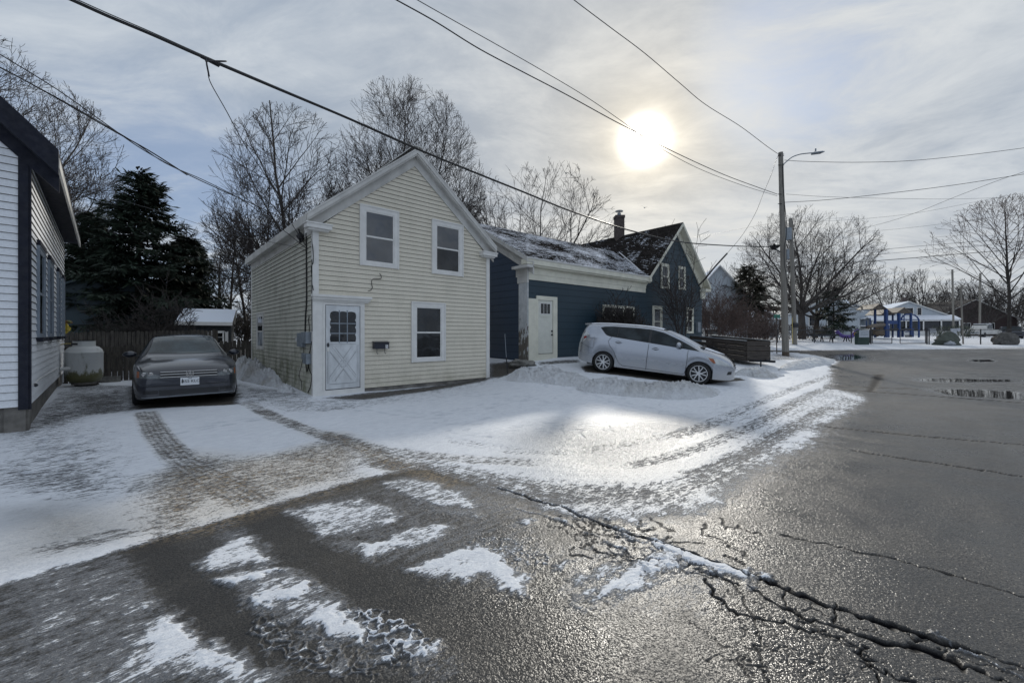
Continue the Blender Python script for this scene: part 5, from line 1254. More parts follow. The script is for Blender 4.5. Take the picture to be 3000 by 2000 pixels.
q = MB(); q.box(1.36, 1.48, -.60, .60, 1.03, 1.065); q.build('wiper_cowl', M_plast, pr, world=False)
q = MB(); q.hexa([(-2.19,-.46,1.45),(-1.95,-.54,1.47),(-1.95,.54,1.47),(-2.19,.46,1.45),(-2.19,-.46,1.50),(-1.95,-.54,1.53),(-1.95,.54,1.53),(-2.19,.46,1.50)]); q.build('spoiler', M_silver, pr, world=False)
q = MB(); q.box(2.285, 2.318, -.33, .33, .33, .43); q.box(2.27, 2.31, -.36, .36, .60, .645); q.build('grille', M_plast, pr, world=False)
q = MB(); q.box(2.30, 2.325, -.155, .155, .47, .57); q.build('licence_plate', mat('plate_navy', (.03,.04,.10), .4), pr, world=False)

# ---- dark sedan ------------------------------------------------------------------
R_ = .355; ax = (-1.325, 1.325)
JV = CarShape(dict(x=make_xs(-2.32, 2.30, ax, R_), axles=ax, arch=R_, wr=.31,
  zl=[(-2.32,.40),(-2.2,.28),(-1.8,.22),(-1,.19),(1,.19),(1.8,.19),(2.2,.19),(2.30,.22)],
  W=[(-2.32,.62),(-2.24,.74),(-2.0,.83),(-1.4,.885),(0,.889),(1.4,.885),(1.8,.865),(2.05,.82),(2.18,.76),(2.26,.69),(2.30,.60)],
  zs=[(-2.32,.80),(-2.2,.92),(-1.9,.97),(-1.0,.96),(0,.93),(1.0,.90),(1.5,.86),(1.9,.79),(2.15,.70),(2.30,.56)],
  zr=[(-2.32,.86),(-2.2,.97),(-1.9,1.02),(-1.5,1.10),(-1.0,1.30),(-.7,1.36),(-.2,1.385),(.1,1.365),(.4,1.27),(.8,1.08),(1.0,.98),(1.3,.91),(1.7,.85),(2.0,.79),(2.2,.71),(2.30,.60)],
  zt=[(-2.32,.90),(-2.25,1.02),(-1.9,1.08),(-1.5,1.19),(-1.0,1.39),(-.6,1.435),(-.2,1.448),(.1,1.43),(.4,1.34),(.75,1.16),(1.0,1.03),(1.15,.985),(1.5,.945),(1.9,.875),(2.1,.81),(2.24,.72),(2.30,.64)],
  wt=[(-2.32,.52),(-2.0,.66),(-1.5,.64),(-1,.60),(-.2,.58),(.3,.60),(.9,.68),(1.1,.74),(1.7,.76),(2.0,.74),(2.2,.68),(2.30,.56)]))
phi = radians(41); fwj = Vector((sin(phi), -cos(phi), 0)); lj = Vector((cos(phi), sin(phi), 0))
plate = Vector((-6.605, 8.4, 0)); fo = plate - fwj * 2.32
zfj = .075; zrj = .10
xj = (fwj + Vector((0, 0, (zfj-zrj)/2.65))).normalized(); uj = xj.cross(lj).normalized(); yj = uj.cross(xj)
jo = thing('dark_sedan', 'dark blue grey sedan nosed out of the drive beside the white gas tank', 'car', (fo.x, fo.y, (zfj+zrj)/2))
jo.rotation_euler = Matrix((xj, yj, uj)).transposed().to_euler()
JV.shell().build('body', M_dkgrey, jo, smooth=True, world=False, autosm=40)
q = MB(); q.box(-1.95, 2.0, -.74, .74, .18, .6); q.build('underbody', M_plast, jo, world=False)
M_jglass = glass_mat('sky_lit_windshield', (.020, .030, .034), 1.45, .03, .0)
q = MB(); JV.top_patch(q, lambda v: 1.02-.12*v*v, lambda v: .20-.03*v*v, .005, 14, 10, lambda u: .66-.12*u); q.build('windshield', M_jglass, jo, smooth=True, world=False)
q = MB(); q.box(.66, .67, -.02, .06, 1.04, 1.09); q.build('sticker', M_trimgrey, jo, world=False)
for sgn in (-1, 1):
    for nm, pl_ in (('front_window', [(-.02,.97),(.80,.945),(.62,1.06),(.30,1.25),(.05,1.335),(-.02,1.345)]), ('rear_window', [(-.06,.97),(-.06,1.345),(-.7,1.325),(-1.1,1.20),(-1.35,1.02),(-1.3,.985)])):
        q = MB(); JV.side_patch(q, pl_, .004, sgn); q.build(nm, M_carglass, jo, world=False)
    q = MB(); my = JV.side(.62, .99); q.blob((.62, sgn*(my+.17), 1.02), .07, .12, .068, 12, 0, .04); mo = q.build('door_mirror', M_dkgrey, jo, smooth=True, world=False)
    q = MB(); q.bar((.66, sgn*(my-.01), .965), (.63, sgn*(my+.10), .985), .05, .03); q.build('mirror_foot', M_plast, mo, world=False)
    for a_ in ax: wheel(jo, a_, sgn*.79, .315, .20, sgn, 10, M_rim, M_tyre)
    for a_ in ax:
        q = MB(); q.lathe([(R_-.01, 0), (R_-.01, -sgn*.30), (0, -sgn*.30)], (a_, sgn*.865, .32), 24, 'y'); q.build('wheel_well', M_plast, jo, world=False)
    q = MB(); JV.side_patch(q, [(-.04,.9),(-.04,.22),(-.03,.22),(-.03,.9)], .003, sgn, 1, 6); q.build('door_seam', M_plast, jo, world=False)
def jfront(y, z, off=.0):      # nose surface: x at lateral y, height z
    lo, hi = .6, 2.30
    for _ in range(22):
        m_ = (lo+hi)/2; sec = JV.dense(m_); W_ = float(np.interp(z, sec[:26, 1], sec[:26, 0])) if z < sec[25][1] else -1
        insd = (abs(y) < W_) or (z >= sec[16][1] and z <= JV.top(m_, y)); 
        if z < JV.low(m_): insd = abs(y) < JV.c('W', m_)
        if z > JV.top(m_, y): insd = False
        if insd: lo = m_
        else: hi = m_
    return lo + off
def front_patch(mb, f_lo, f_hi, y0, y1, off, ny=14, nz=4):
    g = []
    for i in range(ny+1):
        y = y0+(y1-y0)*i/ny; a, b = f_lo(y), f_hi(y); g.append([(jfront(y, a+(b-a)*j/nz, off), y, a+(b-a)*j/nz) for j in range(nz+1)])
    for i in range(ny):
        for j in range(nz): mb.quad(g[i][j], g[i+1][j], g[i+1][j+1], g[i][j+1])
zb = lambda y: .600 + .00*abs(y)
q = MB(); front_patch(q, lambda y: .605, lambda y: .725, -.47, .47, .006); gr = q.build('grille', M_plast, jo, world=False)
for z in (.718, .672, .618):
    q = MB(); q.tube([(jfront(y, z, .014), y, z) for y in np.linspace(-.46, .46, 17)], .0075, 4); q.build('chrome_strip', M_chrome, gr, world=False)
for sgn in (-1, 1):
    ys_ = sorted((sgn*.46, sgn*.80)); 
    q = MB(); front_patch(q, lambda y: .600+.05*max(0, (abs(y)-.55))*1.2, lambda y: .655+.085*min(1, max(0, abs(y)-.46)/.22), ys_[0], ys_[1], .008, 12, 5); hl = q.build('headlight', M_lampd, jo, smooth=True, world=False)
    for yy in (.60, .70): q = MB(); x = jfront(sgn*yy, .68, .004); q.lathe([(0,x+.012),(.038,x+.012),(.046,x-.01)], (0, sgn*yy, .68), 12, 'x'); q.build('lamp_bowl', M_chrome, hl, world=False)
    q = MB(); ya = sorted((sgn*.775, sgn*.815)); front_patch(q, lambda y: .62, lambda y: .74, ya[0], ya[1], .011, 3, 3); q.build('amber_lens', M_amber, hl, world=False)
    q = MB(); ya = sorted((sgn*.50, sgn*.72)); front_patch(q, lambda y: .30, lambda y: .37, ya[0], ya[1], .006, 6, 2); q.build('fog_recess', M_plast, jo, world=False)
q = MB(); front_patch(q, lambda y: .27, lambda y: .37, -.48, .48, .006); q.build('lower_intake', M_plast, jo, world=False)
q = MB(); q.tube([(jfront(y, .45, .006), y, .45) for y in np.linspace(-.70, .70, 17)], .006, 4); q.build('bumper_seam', M_plast, jo, world=False)
q = MB(); q.tube([(jfront(y, .235, .01), y, .235) for y in np.linspace(-.74, .74, 17)], .008, 4); q.build('splitter', M_steel, jo, world=False)
# round badge with the V over W
bx = jfront(0, .675, .03); q = MB()
q.lathe([(.055,bx),(.067,bx),(.067,bx+.012),(.055,bx+.012),(.055,bx)], (0, 0, .675), 28, 'x')
def bl(y0, z0, y1, z1): q.bar((bx+.008, y0, z0), (bx+.008, y1, z1), .012, .010, up=(1, 0, 0))
bl(.026,.728,.0,.682); bl(-.026,.728,.0,.682); bl(.050,.700,.022,.622); bl(.022,.622,.0,.668); bl(0,.668,-.022,.622); bl(-.022,.622,-.050,.700)
q.build('badge', M_chrome, gr, world=False)
px = jfront(0, .50, .03)
q = MB(); q.box(px-.012, px, -.152, .152, .445, .598); lp = q.build('licence_plate', mat('plate_white', (.62,.64,.66), .4, .04), jo, world=False)
MT = lambda y, z: Matrix.Translation((px+.002, y, z)) @ Matrix(((0,0,1),(1,0,0),(0,1,0))).to_4x4()
text_mb('355 KLO', .078, M_iron, 'lettering', lp, MT(.022, .520)); text_mb('Maine', .026, M_iron, 'state_name', lp, MT(0, .582))
q = MB()
for z0, w_ in ((.50,.040),(.525,.032),(.548,.022)): q.poly([(px+.0025, -.122-w_/2, z0),(px+.0025, -.122+w_/2, z0),(px+.0025, -.122, z0+.035)])
q.box(px+.001, px+.0025, -.126, -.118, .482, .502); q.build('pine_emblem', M_iron, lp, world=False)

# ------------------------------------------------------------------ trees
M_bark = mat('grey_bark', (.055, .048, .043), .9, .3, 3, .8, 14, streak=(1, 1, .3)); M_twig = mat('bare_twigs', (.036, .029, .026), .85, .25, 2)
M_twigr = mat('reddish_twigs', (.095, .065, .055), .85, .25, 2); M_barkd = mat('dark_bark', (.035, .030, .026), .9, .3, 3, .8, 14)
M_twigd = mat('dark_twigs', (.030, .025, .022), .9, .25, 2)
def rotv(d, ax, a): return (Matrix.Rotation(a, 3, ax) @ d).normalized()
def perp(d, rng):
    r = Vector((rng.gauss(0,1), rng.gauss(0,1), rng.gauss(0,1))); p = d.cross(r)
    return p.normalized() if p.length > 1e-6 else Vector((1,0,0))
def grow(rng, p, d, L, r, lev, cfg, out):
    n = max(2, cfg['n'][min(lev, len(cfg['n'])-1)]); pts = [p.copy()]; dirs = [d.copy()]; rad = [r]
    rend = r * cfg['taper'][min(lev, len(cfg['taper'])-1)]
    for i in range(n):
        w_ = cfg['wig'] * (1 + .35 * lev)
        d = (d + Vector((rng.gauss(0, w_), rng.gauss(0, w_), rng.gauss(0, w_) + cfg['up'][min(lev, len(cfg['up'])-1)]))).normalized()
        p = p + d * (L / n); pts.append(p.copy()); dirs.append(d.copy()); rad.append(max(cfg['rmin'], r + (rend - r) * (i+1) / n))
    big = out['limbs'] if rad[0] > cfg.get('limbr', .045) else out['twigs']
    for i in range(n): big.append((*pts[i], *pts[i+1], rad[i], rad[i+1]))
    if lev >= cfg['levels']: return
    kids = cfg['kids'][min(lev, len(cfg['kids'])-1)]; k = rng.randint(kids[0], kids[1]); s0 = cfg['start'][min(lev, len(cfg['start'])-1)]
    az0 = rng.uniform(0, 2*pi); ref = perp(dirs[0], rng)
    for j in range(k):
        t = s0 + (1 - s0) * ((j + rng.uniform(.1, .9)) / k); f = t * n; i = min(int(f), n-1); q = pts[i].lerp(pts[i+1], f - i)
        a = cfg['ang'][min(lev, len(cfg['ang'])-1)]; aa = radians(rng.uniform(a[0], a[1]))
        axp = rotv(ref - dirs[i] * ref.dot(dirs[i]) if abs(ref.dot(dirs[i])) < .98 else perp(dirs[i], rng), dirs[i], az0 + j * 2.4 + rng.uniform(-.4, .4))
        nd = rotv(dirs[i], axp, aa); lr = cfg['ratio'][min(lev, len(cfg['ratio'])-1)]
        grow(rng, q, nd, L * rng.uniform(lr[0], lr[1]) * (1.15 - .45 * t), max(cfg['rmin'], (rad[i] * rng.uniform(.42, .62))), lev + 1, cfg, out)
    grow(rng, pts[-1], dirs[-1], L * rng.uniform(.45, .6), max(cfg['rmin'], rad[-1] * .9), lev + 1, cfg, out)
MAPLE = dict(levels=5, n=[3,4,4,3,3,2], wig=.07, up=[.05,.05,.05,.04,.03,.02], taper=[.75,.4,.38,.4,.45,.6], rmin=.0085, kids=[(4,5),(5,6),(4,6),(4,5),(3,4)], start=[.55,.2,.15,.15,.1],
             ang=[(18,42),(22,42),(24,45),(25,48),(25,50)], ratio=[(1.35,1.75),(.42,.6),(.45,.62),(.45,.65),(.5,.7)])
WIDE = dict(MAPLE, ang=[(30,62),(28,52),(28,50),(28,50),(28,50)], up=[.02,.02,.03,.04,.03,.02])
SLIM = dict(MAPLE, levels=4, n=[7,3,3,2,2], kids=[(11,14),(4,6),(3,4),(2,3)], start=[.22,.2,.2,.2], ang=[(25,45),(25,45),(25,45),(25,45)], ratio=[(.24,.36),(.45,.6),(.5,.65),(.5,.7)], up=[.05,.12,.08,.05])
YOUNG = dict(MAPLE, levels=4, n=[8,5,4,3,2], wig=.05, kids=[(15,18),(5,6),(3,5),(2,3)], start=[.20,.15,.2,.2], ang=[(40,62),(28,48),(30,48),(30,50)], ratio=[(.42,.56),(.40,.55),(.5,.65),(.5,.7)], up=[.03,.05,.05,.03])
SHRUB = dict(MAPLE, levels=3, n=[5,4,3,2], wig=.10, kids=[(4,6),(3,5),(2,4)], start=[.2,.2,.2], ang=[(15,40),(20,50),(25,55)], ratio=[(.45,.65),(.5,.65),(.5,.7)], up=[.02,.03,.03], limbr=9)
def fit(segs_l, base, top_z, width=None):
    pass
def bare_tree(name, label, loc, height, r, cfg, seed, group=None, bark=None, twig=None, trunk_frac=.28, lean=(0,0), wscale=1.0, cat='tree'):
    rng = random.Random(seed); out = {'limbs': [], 'twigs': []}
    d = Vector((lean[0], lean[1], 1)).normalized(); grow(rng, Vector((0,0,0)), d, height * trunk_frac, r, 0, cfg, out)
    allz = max(s[5] for s in out['limbs'] + out['twigs']); k = height / allz
    o = thing(name, label, cat, loc, group=group)
    for key, nm, m, sides in (('limbs', 'trunk', bark or M_bark, 7), ('twigs', 'crown', twig or M_twig, 3)):
        if not out[key]: continue
        S_ = np.array(out[key]); S_[:, [2, 5]] *= k; S_[:, [0, 1, 3, 4]] *= k * wscale
        seg_mesh(nm, S_, sides, m, o)
    return o

def env_dist(p, d, env):
    """distance from p along d to the crown ellipsoid"""
    c, R = env; q = Vector(((p.x-c.x)/R.x, (p.y-c.y)/R.y, (p.z-c.z)/R.z)); e = Vector((d.x/R.x, d.y/R.y, d.z/R.z))
    a = e.dot(e); b = 2*q.dot(e); g = q.dot(q) - 1; D = b*b - 4*a*g
    if D < 0: return 0.0
    return max(0.0, (-b + sqrt(D)) / (2*a))
KIDS = [(9, 12), (6, 8), (4, 6), (3, 4)]
def limb(rng, p, d, L, r, lev, env, out, up, maxlev, dens, rmin):
    n = (9, 6, 4, 3, 2)[min(lev, 4)]; pts = [p.copy()]; dirs = [d.copy()]; rad = [r]; rend = max(rmin, r * .22)
    wg = (.042, .06, .08, .11, .13)[min(lev, 4)]
    for i in range(n):
        d = (d + Vector((rng.gauss(0, wg), rng.gauss(0, wg), rng.gauss(0, wg) + up))).normalized(); p = p + d * (L / n)
        pts.append(p.copy()); dirs.append(d.copy()); rad.append(max(rmin, r + (rend - r) * ((i+1)/n) ** .8))
    tgt = out['limbs'] if r > .035 else out['twigs']
    for i in range(n): tgt.append((*pts[i], *pts[i+1], rad[i], rad[i+1]))
    if lev >= maxlev: return
    a, b = KIDS[min(lev, 3)]; k = max(2, int(rng.randint(a, b) * dens)); s0 = (.22, .12, .12, .1)[min(lev, 3)]; az = rng.uniform(0, 6.28)
    for j in range(k):
        t = s0 + (1 - s0) * (j + rng.uniform(.1, .9)) / k; f = t * n; i = min(int(f), n-1); q = pts[i].lerp(pts[i+1], f-i)
        ref = Vector((0, 0, 1)) if abs(dirs[i].z) < .93 else Vector((1, 0, 0)); ax_ = rotv((ref - dirs[i]*ref.dot(dirs[i])).normalized(), dirs[i], az + j*2.4 + rng.uniform(-.5, .5))
        nd = rotv(dirs[i], ax_, radians(rng.uniform(26, 52))); nd = (nd + Vector((0, 0, .12))).normalized()
        e = env_dist(q, nd, env); L2 = min(L * rng.uniform(.38, .60) * (1.25 - .55*t), e * rng.uniform(.82, 1.04))
        if L2 < .18: continue
        limb(rng, q, nd, L2, max(rmin, min(rad[i]*.6, .010 + L2*.0105)), lev+1, env, out, up, maxlev, dens, rmin)
    e = env_dist(pts[-1], dirs[-1], env)
    if e > .3: limb(rng, pts[-1], dirs[-1], min(e, L*.4), rad[-1], lev+1, env, out, up, maxlev, dens, rmin)
def crown_tree(name, label, loc, height, cw, seed, r=.3, zlow=.22, fork=.16, nl=8, group=None, bark=None, twig=None, dens=1.0, maxlev=4, up=.03, off=(0, 0), rmin=.0085, cat='tree', spread=(12, 48), trunks=1, leader=False):
    """crown fills an ellipsoid cw wide, from zlow*height to the top"""
    rng = random.Random(seed); out = {'limbs': [], 'twigs': []}; zc = height * (1 + zlow) / 2
    env = (Vector((off[0], off[1], zc)), Vector((cw/2, cw/2, height * (1 - zlow) / 2)))
    for tk_ in range(trunks):
        lean = Vector((rng.gauss(0, .012) + off[0]/height*.6, rng.gauss(0, .03), 1)).normalized(); zf = height * fork; pts = []
        p = Vector((tk_ * r * 1.2, 0, 0)); N = 6 if not leader else 14; zf2 = height * (.93 if leader else fork) 
        for i in range(N):
            q = p + lean * zf2 / N; lean = (lean + Vector((rng.gauss(0, .02), rng.gauss(0, .02), .02))).normalized()
            ra = r * (1 - .28*i/N) if not leader else r * (1 - .93*i/N) + .01; rb = r * (1 - .28*(i+1)/N) if not leader else r * (1 - .93*(i+1)/N) + .01
            out['limbs'].append((*p, *q, ra, rb)); pts.append((p.copy(), q.copy(), rb)); p = q
        az = rng.uniform(0, 6.28)
        for j in range(nl):
            if leader:
                t = .24 + .74*(j + rng.random())/nl; i = min(int(t*N), N-1); q0 = pts[i][0].lerp(pts[i][1], t*N-i); rr = pts[i][2]*.55; ang = radians(rng.uniform(*spread))
            else:
                q0 = pts[-1][0].lerp(pts[-1][1], rng.uniform(-.3, 1)); rr = r * rng.uniform(.34, .50); ang = radians(spread[0] + (spread[1]-spread[0]) * sqrt((j+.5)/nl)) if j else radians(4)
            a = az + j * 2.4; d = Vector((sin(ang)*cos(a), sin(ang)*sin(a), cos(ang)))
            e = env_dist(q0, d, env); 
            if e < .3: 
                if not leader: e = height*.4
                else: continue
            limb(rng, q0, d, e * rng.uniform(.84, .98), rr, 0, env, out, up, maxlev, dens, rmin)
    o = thing(name, label, cat, loc, group=group)
    for key, nm, m, sides in (('limbs', 'trunk', bark or M_bark, 7), ('twigs', 'crown', twig or M_twig, 3)):
        if out[key]: seg_mesh(nm, np.array(out[key]), sides, m, o)
    return o
def ctree(name, label, px, Y, ytop, w_d, seed, **k):
    l = at(px, Y); return crown_tree(name, label, l, topz(ytop, Y) - l[2], w_d * KD / F * Y, seed, **k)

def at(px, Y, dz=0): X_ = (px * KD - CX) / F * Y; return (X_, Y, zt(X_, Y) - .05 + dz)
def topz(py, Y): return H + (HY - py * KD) / F * Y
def tree_at(name, label, px, Y, ytop, *a, **k):
    l = at(px, Y); return bare_tree(name, label, l, topz(ytop, Y) - l[2], *a, **k)
ctree('maple_tree', 'tall bare maple rising behind the left eave of the cream house', 672, 25, 247, 345, 11, r=.30, zlow=.04, fork=.25, nl=13, spread=(8, 78), dens=1.0, rmin=.0088)
ctree('maple_tree', 'tallest bare maple, its crown directly behind the cream house ridge', 935, 30, 192, 370, 5, r=.36, zlow=.1, fork=.27, nl=14, spread=(8, 72), dens=1.0, rmin=.0088)
ctree('maple_tree', 'spreading bare tree behind the snow streaked wing roof of the blue house', 1235, 33, 372, 400, 8, r=.33, zlow=.08, fork=.25, nl=12, spread=(14, 78), up=.0, dens=.8)
crown_tree('maple_tree', 'bare tree whose fine branches reach in above the white house at the upper left', (-31.0, 22, .2), 18.5, 16.0, 21, r=.36, zlow=.16, fork=.2, nl=10, spread=(10, 66), dens=1.0)
crown_tree('maple_tree', 'second bare tree almost hidden behind the roof of the white house', (-33.5, 29.5, .2), 15.0, 12, 22, r=.3, nl=7, dens=.7)
for i, (px, Y, yt, w_, s, lb) in enumerate(((500, 28, 560, 52, 31, 'slender bare tree left of the pair beyond the garden shed'), (528, 31, 518, 85, 32, 'tallest slender bare tree beyond the garden shed roof'), (566, 30, 545, 60, 33, 'slender bare tree half hidden by the back corner of the cream house'),
                                    (430, 36, 500, 75, 34, 'distant slender bare tree showing above the right shoulder of the conifer'), (472, 34, 585, 50, 35, 'short slender bare tree between the conifer and the shed roof'), (583, 25, 610, 60, 36, 'crooked bare sapling against the cream house back corner'))):
    ctree('bare_tree', lb, px, Y, yt, w_, s, r=.13, zlow=.2, nl=14, leader=True, spread=(28, 50), dens=.75, maxlev=3, up=.06)
ctree('maple_tree', 'large spreading bare tree behind the two utility poles', 1843, 45, 472, 300, 41, r=.42, zlow=.05, fork=.22, nl=12, spread=(10, 76), dens=.85)
ctree('bare_tree', 'leaning dark bare tree right of the second utility pole', 1872, 50, 585, 215, 42, r=.34, zlow=.1, fork=.25, nl=8, spread=(10, 66), dens=.8, off=(1.9, 0), bark=M_barkd, twig=M_twigd)
ctree('bare_tree', 'young open bare tree with spaced branches at the right edge, behind the boulder', 2318, 37, 448, 310, 43, r=.15, zlow=.20, nl=30, leader=True, spread=(32, 50), dens=.45, maxlev=3, up=.012, bark=M_barkd, twig=M_twigr, rmin=.011)
f1 = ctree('bare_tree', 'distant bare tree above the twin playground roofs', 2047, 92, 612, 105, 44, r=.36, zlow=.22, fork=.25, nl=8, spread=(8, 50), dens=.7, maxlev=3, rmin=.02, group='far trees behind the playground', twig=M_twigd)
f2 = ctree('bare_tree', 'distant bare tree above the white cottage chimney', 2118, 90, 616, 92, 45, r=.32, zlow=.2, fork=.25, nl=8, spread=(8, 50), dens=.7, maxlev=3, rmin=.02, group='far trees behind the playground', twig=M_twigd)
far = [(1985,100,690,.62),(1945,95,665,.7),(2185,96,640,.85),(2215,84,655,.9),(2250,92,632,.95),(2290,80,640,.9),(2335,88,650,.9),(2160,105,668,.7),(2085,110,690,.6),(2020,112,700,.55),(2380,75,660,1),(1720,85,650,.7),(1660,80,672,.7),(2270,70,668,.7),(2200,75,680,.6),(1905,75,640,.8)]
wh_ = ['left of the playground towers','above the low white houses','above the brown roofed house','over the white pickup truck','behind the young open tree','at the right edge behind the second boulder','right of the brown roof','between the cottage chimney and the brown roof','behind the twin playground roofs','left of the wooden tower roof','just beyond the right edge of the view','behind the dark pine','beyond the white gabled house','low above the parked pickup','low behind the sign post by the boulder','right of the large tree by the poles']
rf_ = random.Random(5)
for i, (px, Y, yt, s) in enumerate(far):
    c = copy_tree((f1, f2)[i % 2]); l = at(px, Y); c.location = l; h = topz(yt, Y) - l[2]; src = (topz(612, 92) if i % 2 == 0 else topz(616, 90)) - 1.3
    k = h / src; c.scale = (k * 1.3, k * 1.3, k); c.rotation_euler = (0, 0, rf_.uniform(0, 6.28)); c['label'] = 'far bare tree ' + wh_[i]
# shrubs and saplings
def shrub(label, loc, height, stems, spread, seed, twig=None, group=None, name='bare_shrub', cat='shrub', r=.02, cfg=SHRUB, snow=False):
    rng = random.Random(seed); out = {'limbs': [], 'twigs': []}
    for i in range(stems):
        a = rng.uniform(0, 2*pi); q = rng.uniform(.1, 1) * spread
        grow(rng, Vector((cos(a)*.12*q*2, sin(a)*.12*q*2, 0)), Vector((cos(a)*q, sin(a)*q, 1)).normalized(), height * rng.uniform(.35, .62), r, 0, cfg, out)
    S_ = np.array(out['twigs'] + out['limbs']); k = height / S_[:, 5].max(); S_[:, [2, 5]] *= k
    o = thing(name, label, cat, loc, group=group); seg_mesh('stems', S_, 3, twig or M_twig, o); return o
shrub('dense bare shrub in front of the three light window of the blue house', (4.35, 17.2, .52), 3.1, 26, .42, 51, r=.016, twig=M_twigd)
shrub('lower bare shrub beside the three light window, just over the silver wagon roof', (4.95, 17.1, .5), 2.3, 22, .6, 52, r=.014, twig=M_twigd)
SAP = dict(SHRUB, levels=3, n=[6,4,3,2], kids=[(7,9),(3,4),(2,3)], start=[.3,.2,.2], ratio=[(.28,.42),(.45,.6),(.5,.7)], wig=.06)
sp = shrub('thin many stemmed sapling standing before the gable of the blue house', (8.05, 19.6, .55), 6.6, 6, .18, 53, r=.026, cfg=SAP, name='sapling', cat='sapling', twig=M_twig)
for i, (px, Y, yt, st, spd, s, lb) in enumerate(((1652,26,655,9,.45,54,'bare vase shaped shrub behind the trailer, nearest the blue house'), (1685,27,645,10,.5,55,'tall bare shrub behind the middle of the trailer'), (1722,29,668,9,.55,56,'bare shrub behind the trailer tongue, left of the street sign'), (1752,32,690,8,.5,57,'low bare shrub between the street sign and the trailer'),
                                            (1625,30,600,8,.25,58,'tall wispy sapling over the white gabled house roof'))):
    l = at(px, Y); shrub(lb, l, topz(yt, Y)-l[2], st, spd, s, r=.022, twig=M_twigr)
for i, (px, Y, yt, st, spd, s, lb) in enumerate(((340,17.6,650,6,.3,61,'tangled bare brush at the foot of the conifer'), (378,17.6,620,4,.15,62,'upright bare brush left of the garden shed'), (290,17.5,690,9,.4,63,'low dark brush beneath the conifer boughs, left of the sedan'), (425,17.2,715,2,.7,64,'thin bare brush arching over the shed roof'),
                                            (556,27,690,14,.5,65,'snow dusted brush between the shed and the cream house'), (500,30,680,14,.5,66,'low tangle of brush behind the shed roof'), (235,18.5,720,12,.5,67,'dark brush beside the teal house wall'))):
    l = at(px, Y); shrub(lb, l, topz(yt, Y)-l[2], st, spd, s, r=.016, twig=M_twigd if i != 1 else M_twig)

# conifers
def needle_mat(name, c):
    m, nt, p = new_mat(name); co = nt.coord()
    g = nt.ramp(nt.noise(co, 1.1, 4), .3, .7); nt.set(p.inputs['Base Color'], nt.mix(g, tuple(x*.45 for x in c), tuple(x*1.5 for x in c))); p.inputs['Roughness'].default_value = .7
    return m
M_needle = needle_mat('conifer_needles', (.022, .036, .022)); M_needleb = needle_mat('brown_green_needles', (.045, .042, .026))
def conifer(name, label, loc, height, radius, seed, nm_, group=None, dens=1.0, low=.1, shape=.8, spray=.26):
    rng = random.Random(seed); o = thing(name, label, 'conifer', loc, group=group); br = []; V = []; Fq = []
    r0 = height * .022; N = 10
    tr = [(0, 0, height*i/N, rng.uniform(-.05,.05)*0, 0, height*(i+1)/N, r0*(1-i/N)+.01, r0*(1-(i+1)/N)+.01) for i in range(N)]
    seg_mesh('trunk', tr, 8, M_barkd, o)
    nb = int(170 * dens)
    for b in range(nb):
        t = low + (1 - low) * ((b + rng.random()) / nb) ** .85; z = height * t; a = rng.uniform(0, 2*pi)
        R = radius * (1 - t) ** shape * rng.uniform(.42, 1.25) * (.85 + .22 * sin(a*2 + seed) + .15 * sin(z * 2.3 + a)) + .12
        if t > .94: R *= .7
        d = Vector((cos(a), sin(a), .55 - .55 * (1 - t) + rng.gauss(0, .12))); p = Vector((0, 0, z)); n = 7
        pts = [p.copy()]
        for i in range(n):
            d = (d + Vector((rng.gauss(0,.05), rng.gauss(0,.05), -.075 if i < n-2 else .10))).normalized(); p = p + d * R / n; pts.append(p.copy())
            br.append((*pts[-2], *pts[-1], .025*(1-i/n)+.006, .025*(1-(i+1)/n)+.005))
        m = max(6, int(R * 17 * dens))
        for j in range(m):
            f = rng.uniform(.12, 1) ** .8 * n; i = min(int(f), n-1); q = pts[i].lerp(pts[i+1], f-i); dd = (pts[i+1]-pts[i]).normalized()
            sdv = dd.cross(Vector((0,0,1))).normalized() * (1 if rng.random() < .5 else -1)
            L = spray * rng.uniform(.6, 1.5) * (1.15 - .4 * f / n); ang = radians(rng.uniform(25, 65))
            sd_ = (dd * cos(ang) + sdv * sin(ang) + Vector((0, 0, rng.uniform(-.55, .12)))).normalized()
            # sub twigs fan
            for kk in range(3):
                s2 = (sd_ + Vector((rng.gauss(0,.28), rng.gauss(0,.28), rng.gauss(0,.2)-.12))).normalized(); w_ = s2.cross(Vector((rng.gauss(0,.4), rng.gauss(0,.4), 1))).normalized() * L * .10
                b0 = q + sd_ * L * .25 * kk; tip = b0 + s2 * L * rng.uniform(.7, 1); mid = b0 + s2 * L * .5
                i0 = len(V); V += [b0, mid + w_, tip, mid - w_]; Fq.append((i0, i0+1, i0+2, i0+3))
    seg_mesh('branches', br, 4, M_barkd, o)
    np_mesh('foliage', np.array([tuple(v) for v in V]), np.array(Fq), nm_, o); return o
l = at(318, 22.5); conifer('hemlock_tree', 'big dark conifer with drooping boughs behind the sedan', l, topz(393, 22.5)-l[2], 4.7, 71, M_needle, dens=1.45, shape=.72, spray=.46, low=.08)
l = at(430, 25); conifer('hemlock_tree', 'lower right companion of the big dark conifer, leaning over the shed', l, topz(545, 25)-l[2], 3.1, 72, M_needle, dens=1.1, shape=.55, spray=.46, low=.38)
l = at(212, 23); conifer('hemlock_tree', 'shorter dark conifer between the white house eave and the big conifer', l, topz(490, 23)-l[2], 3.0, 73, M_needle, dens=1.2, shape=.55, spray=.42)
l = at(1722, 38); conifer('pine_tree', 'ragged brownish pine behind the bare shrubs, left of the street sign', l, topz(612, 38)-l[2], 3.6, 74, M_needleb, dens=.8, shape=.5, spray=.5, low=.25)
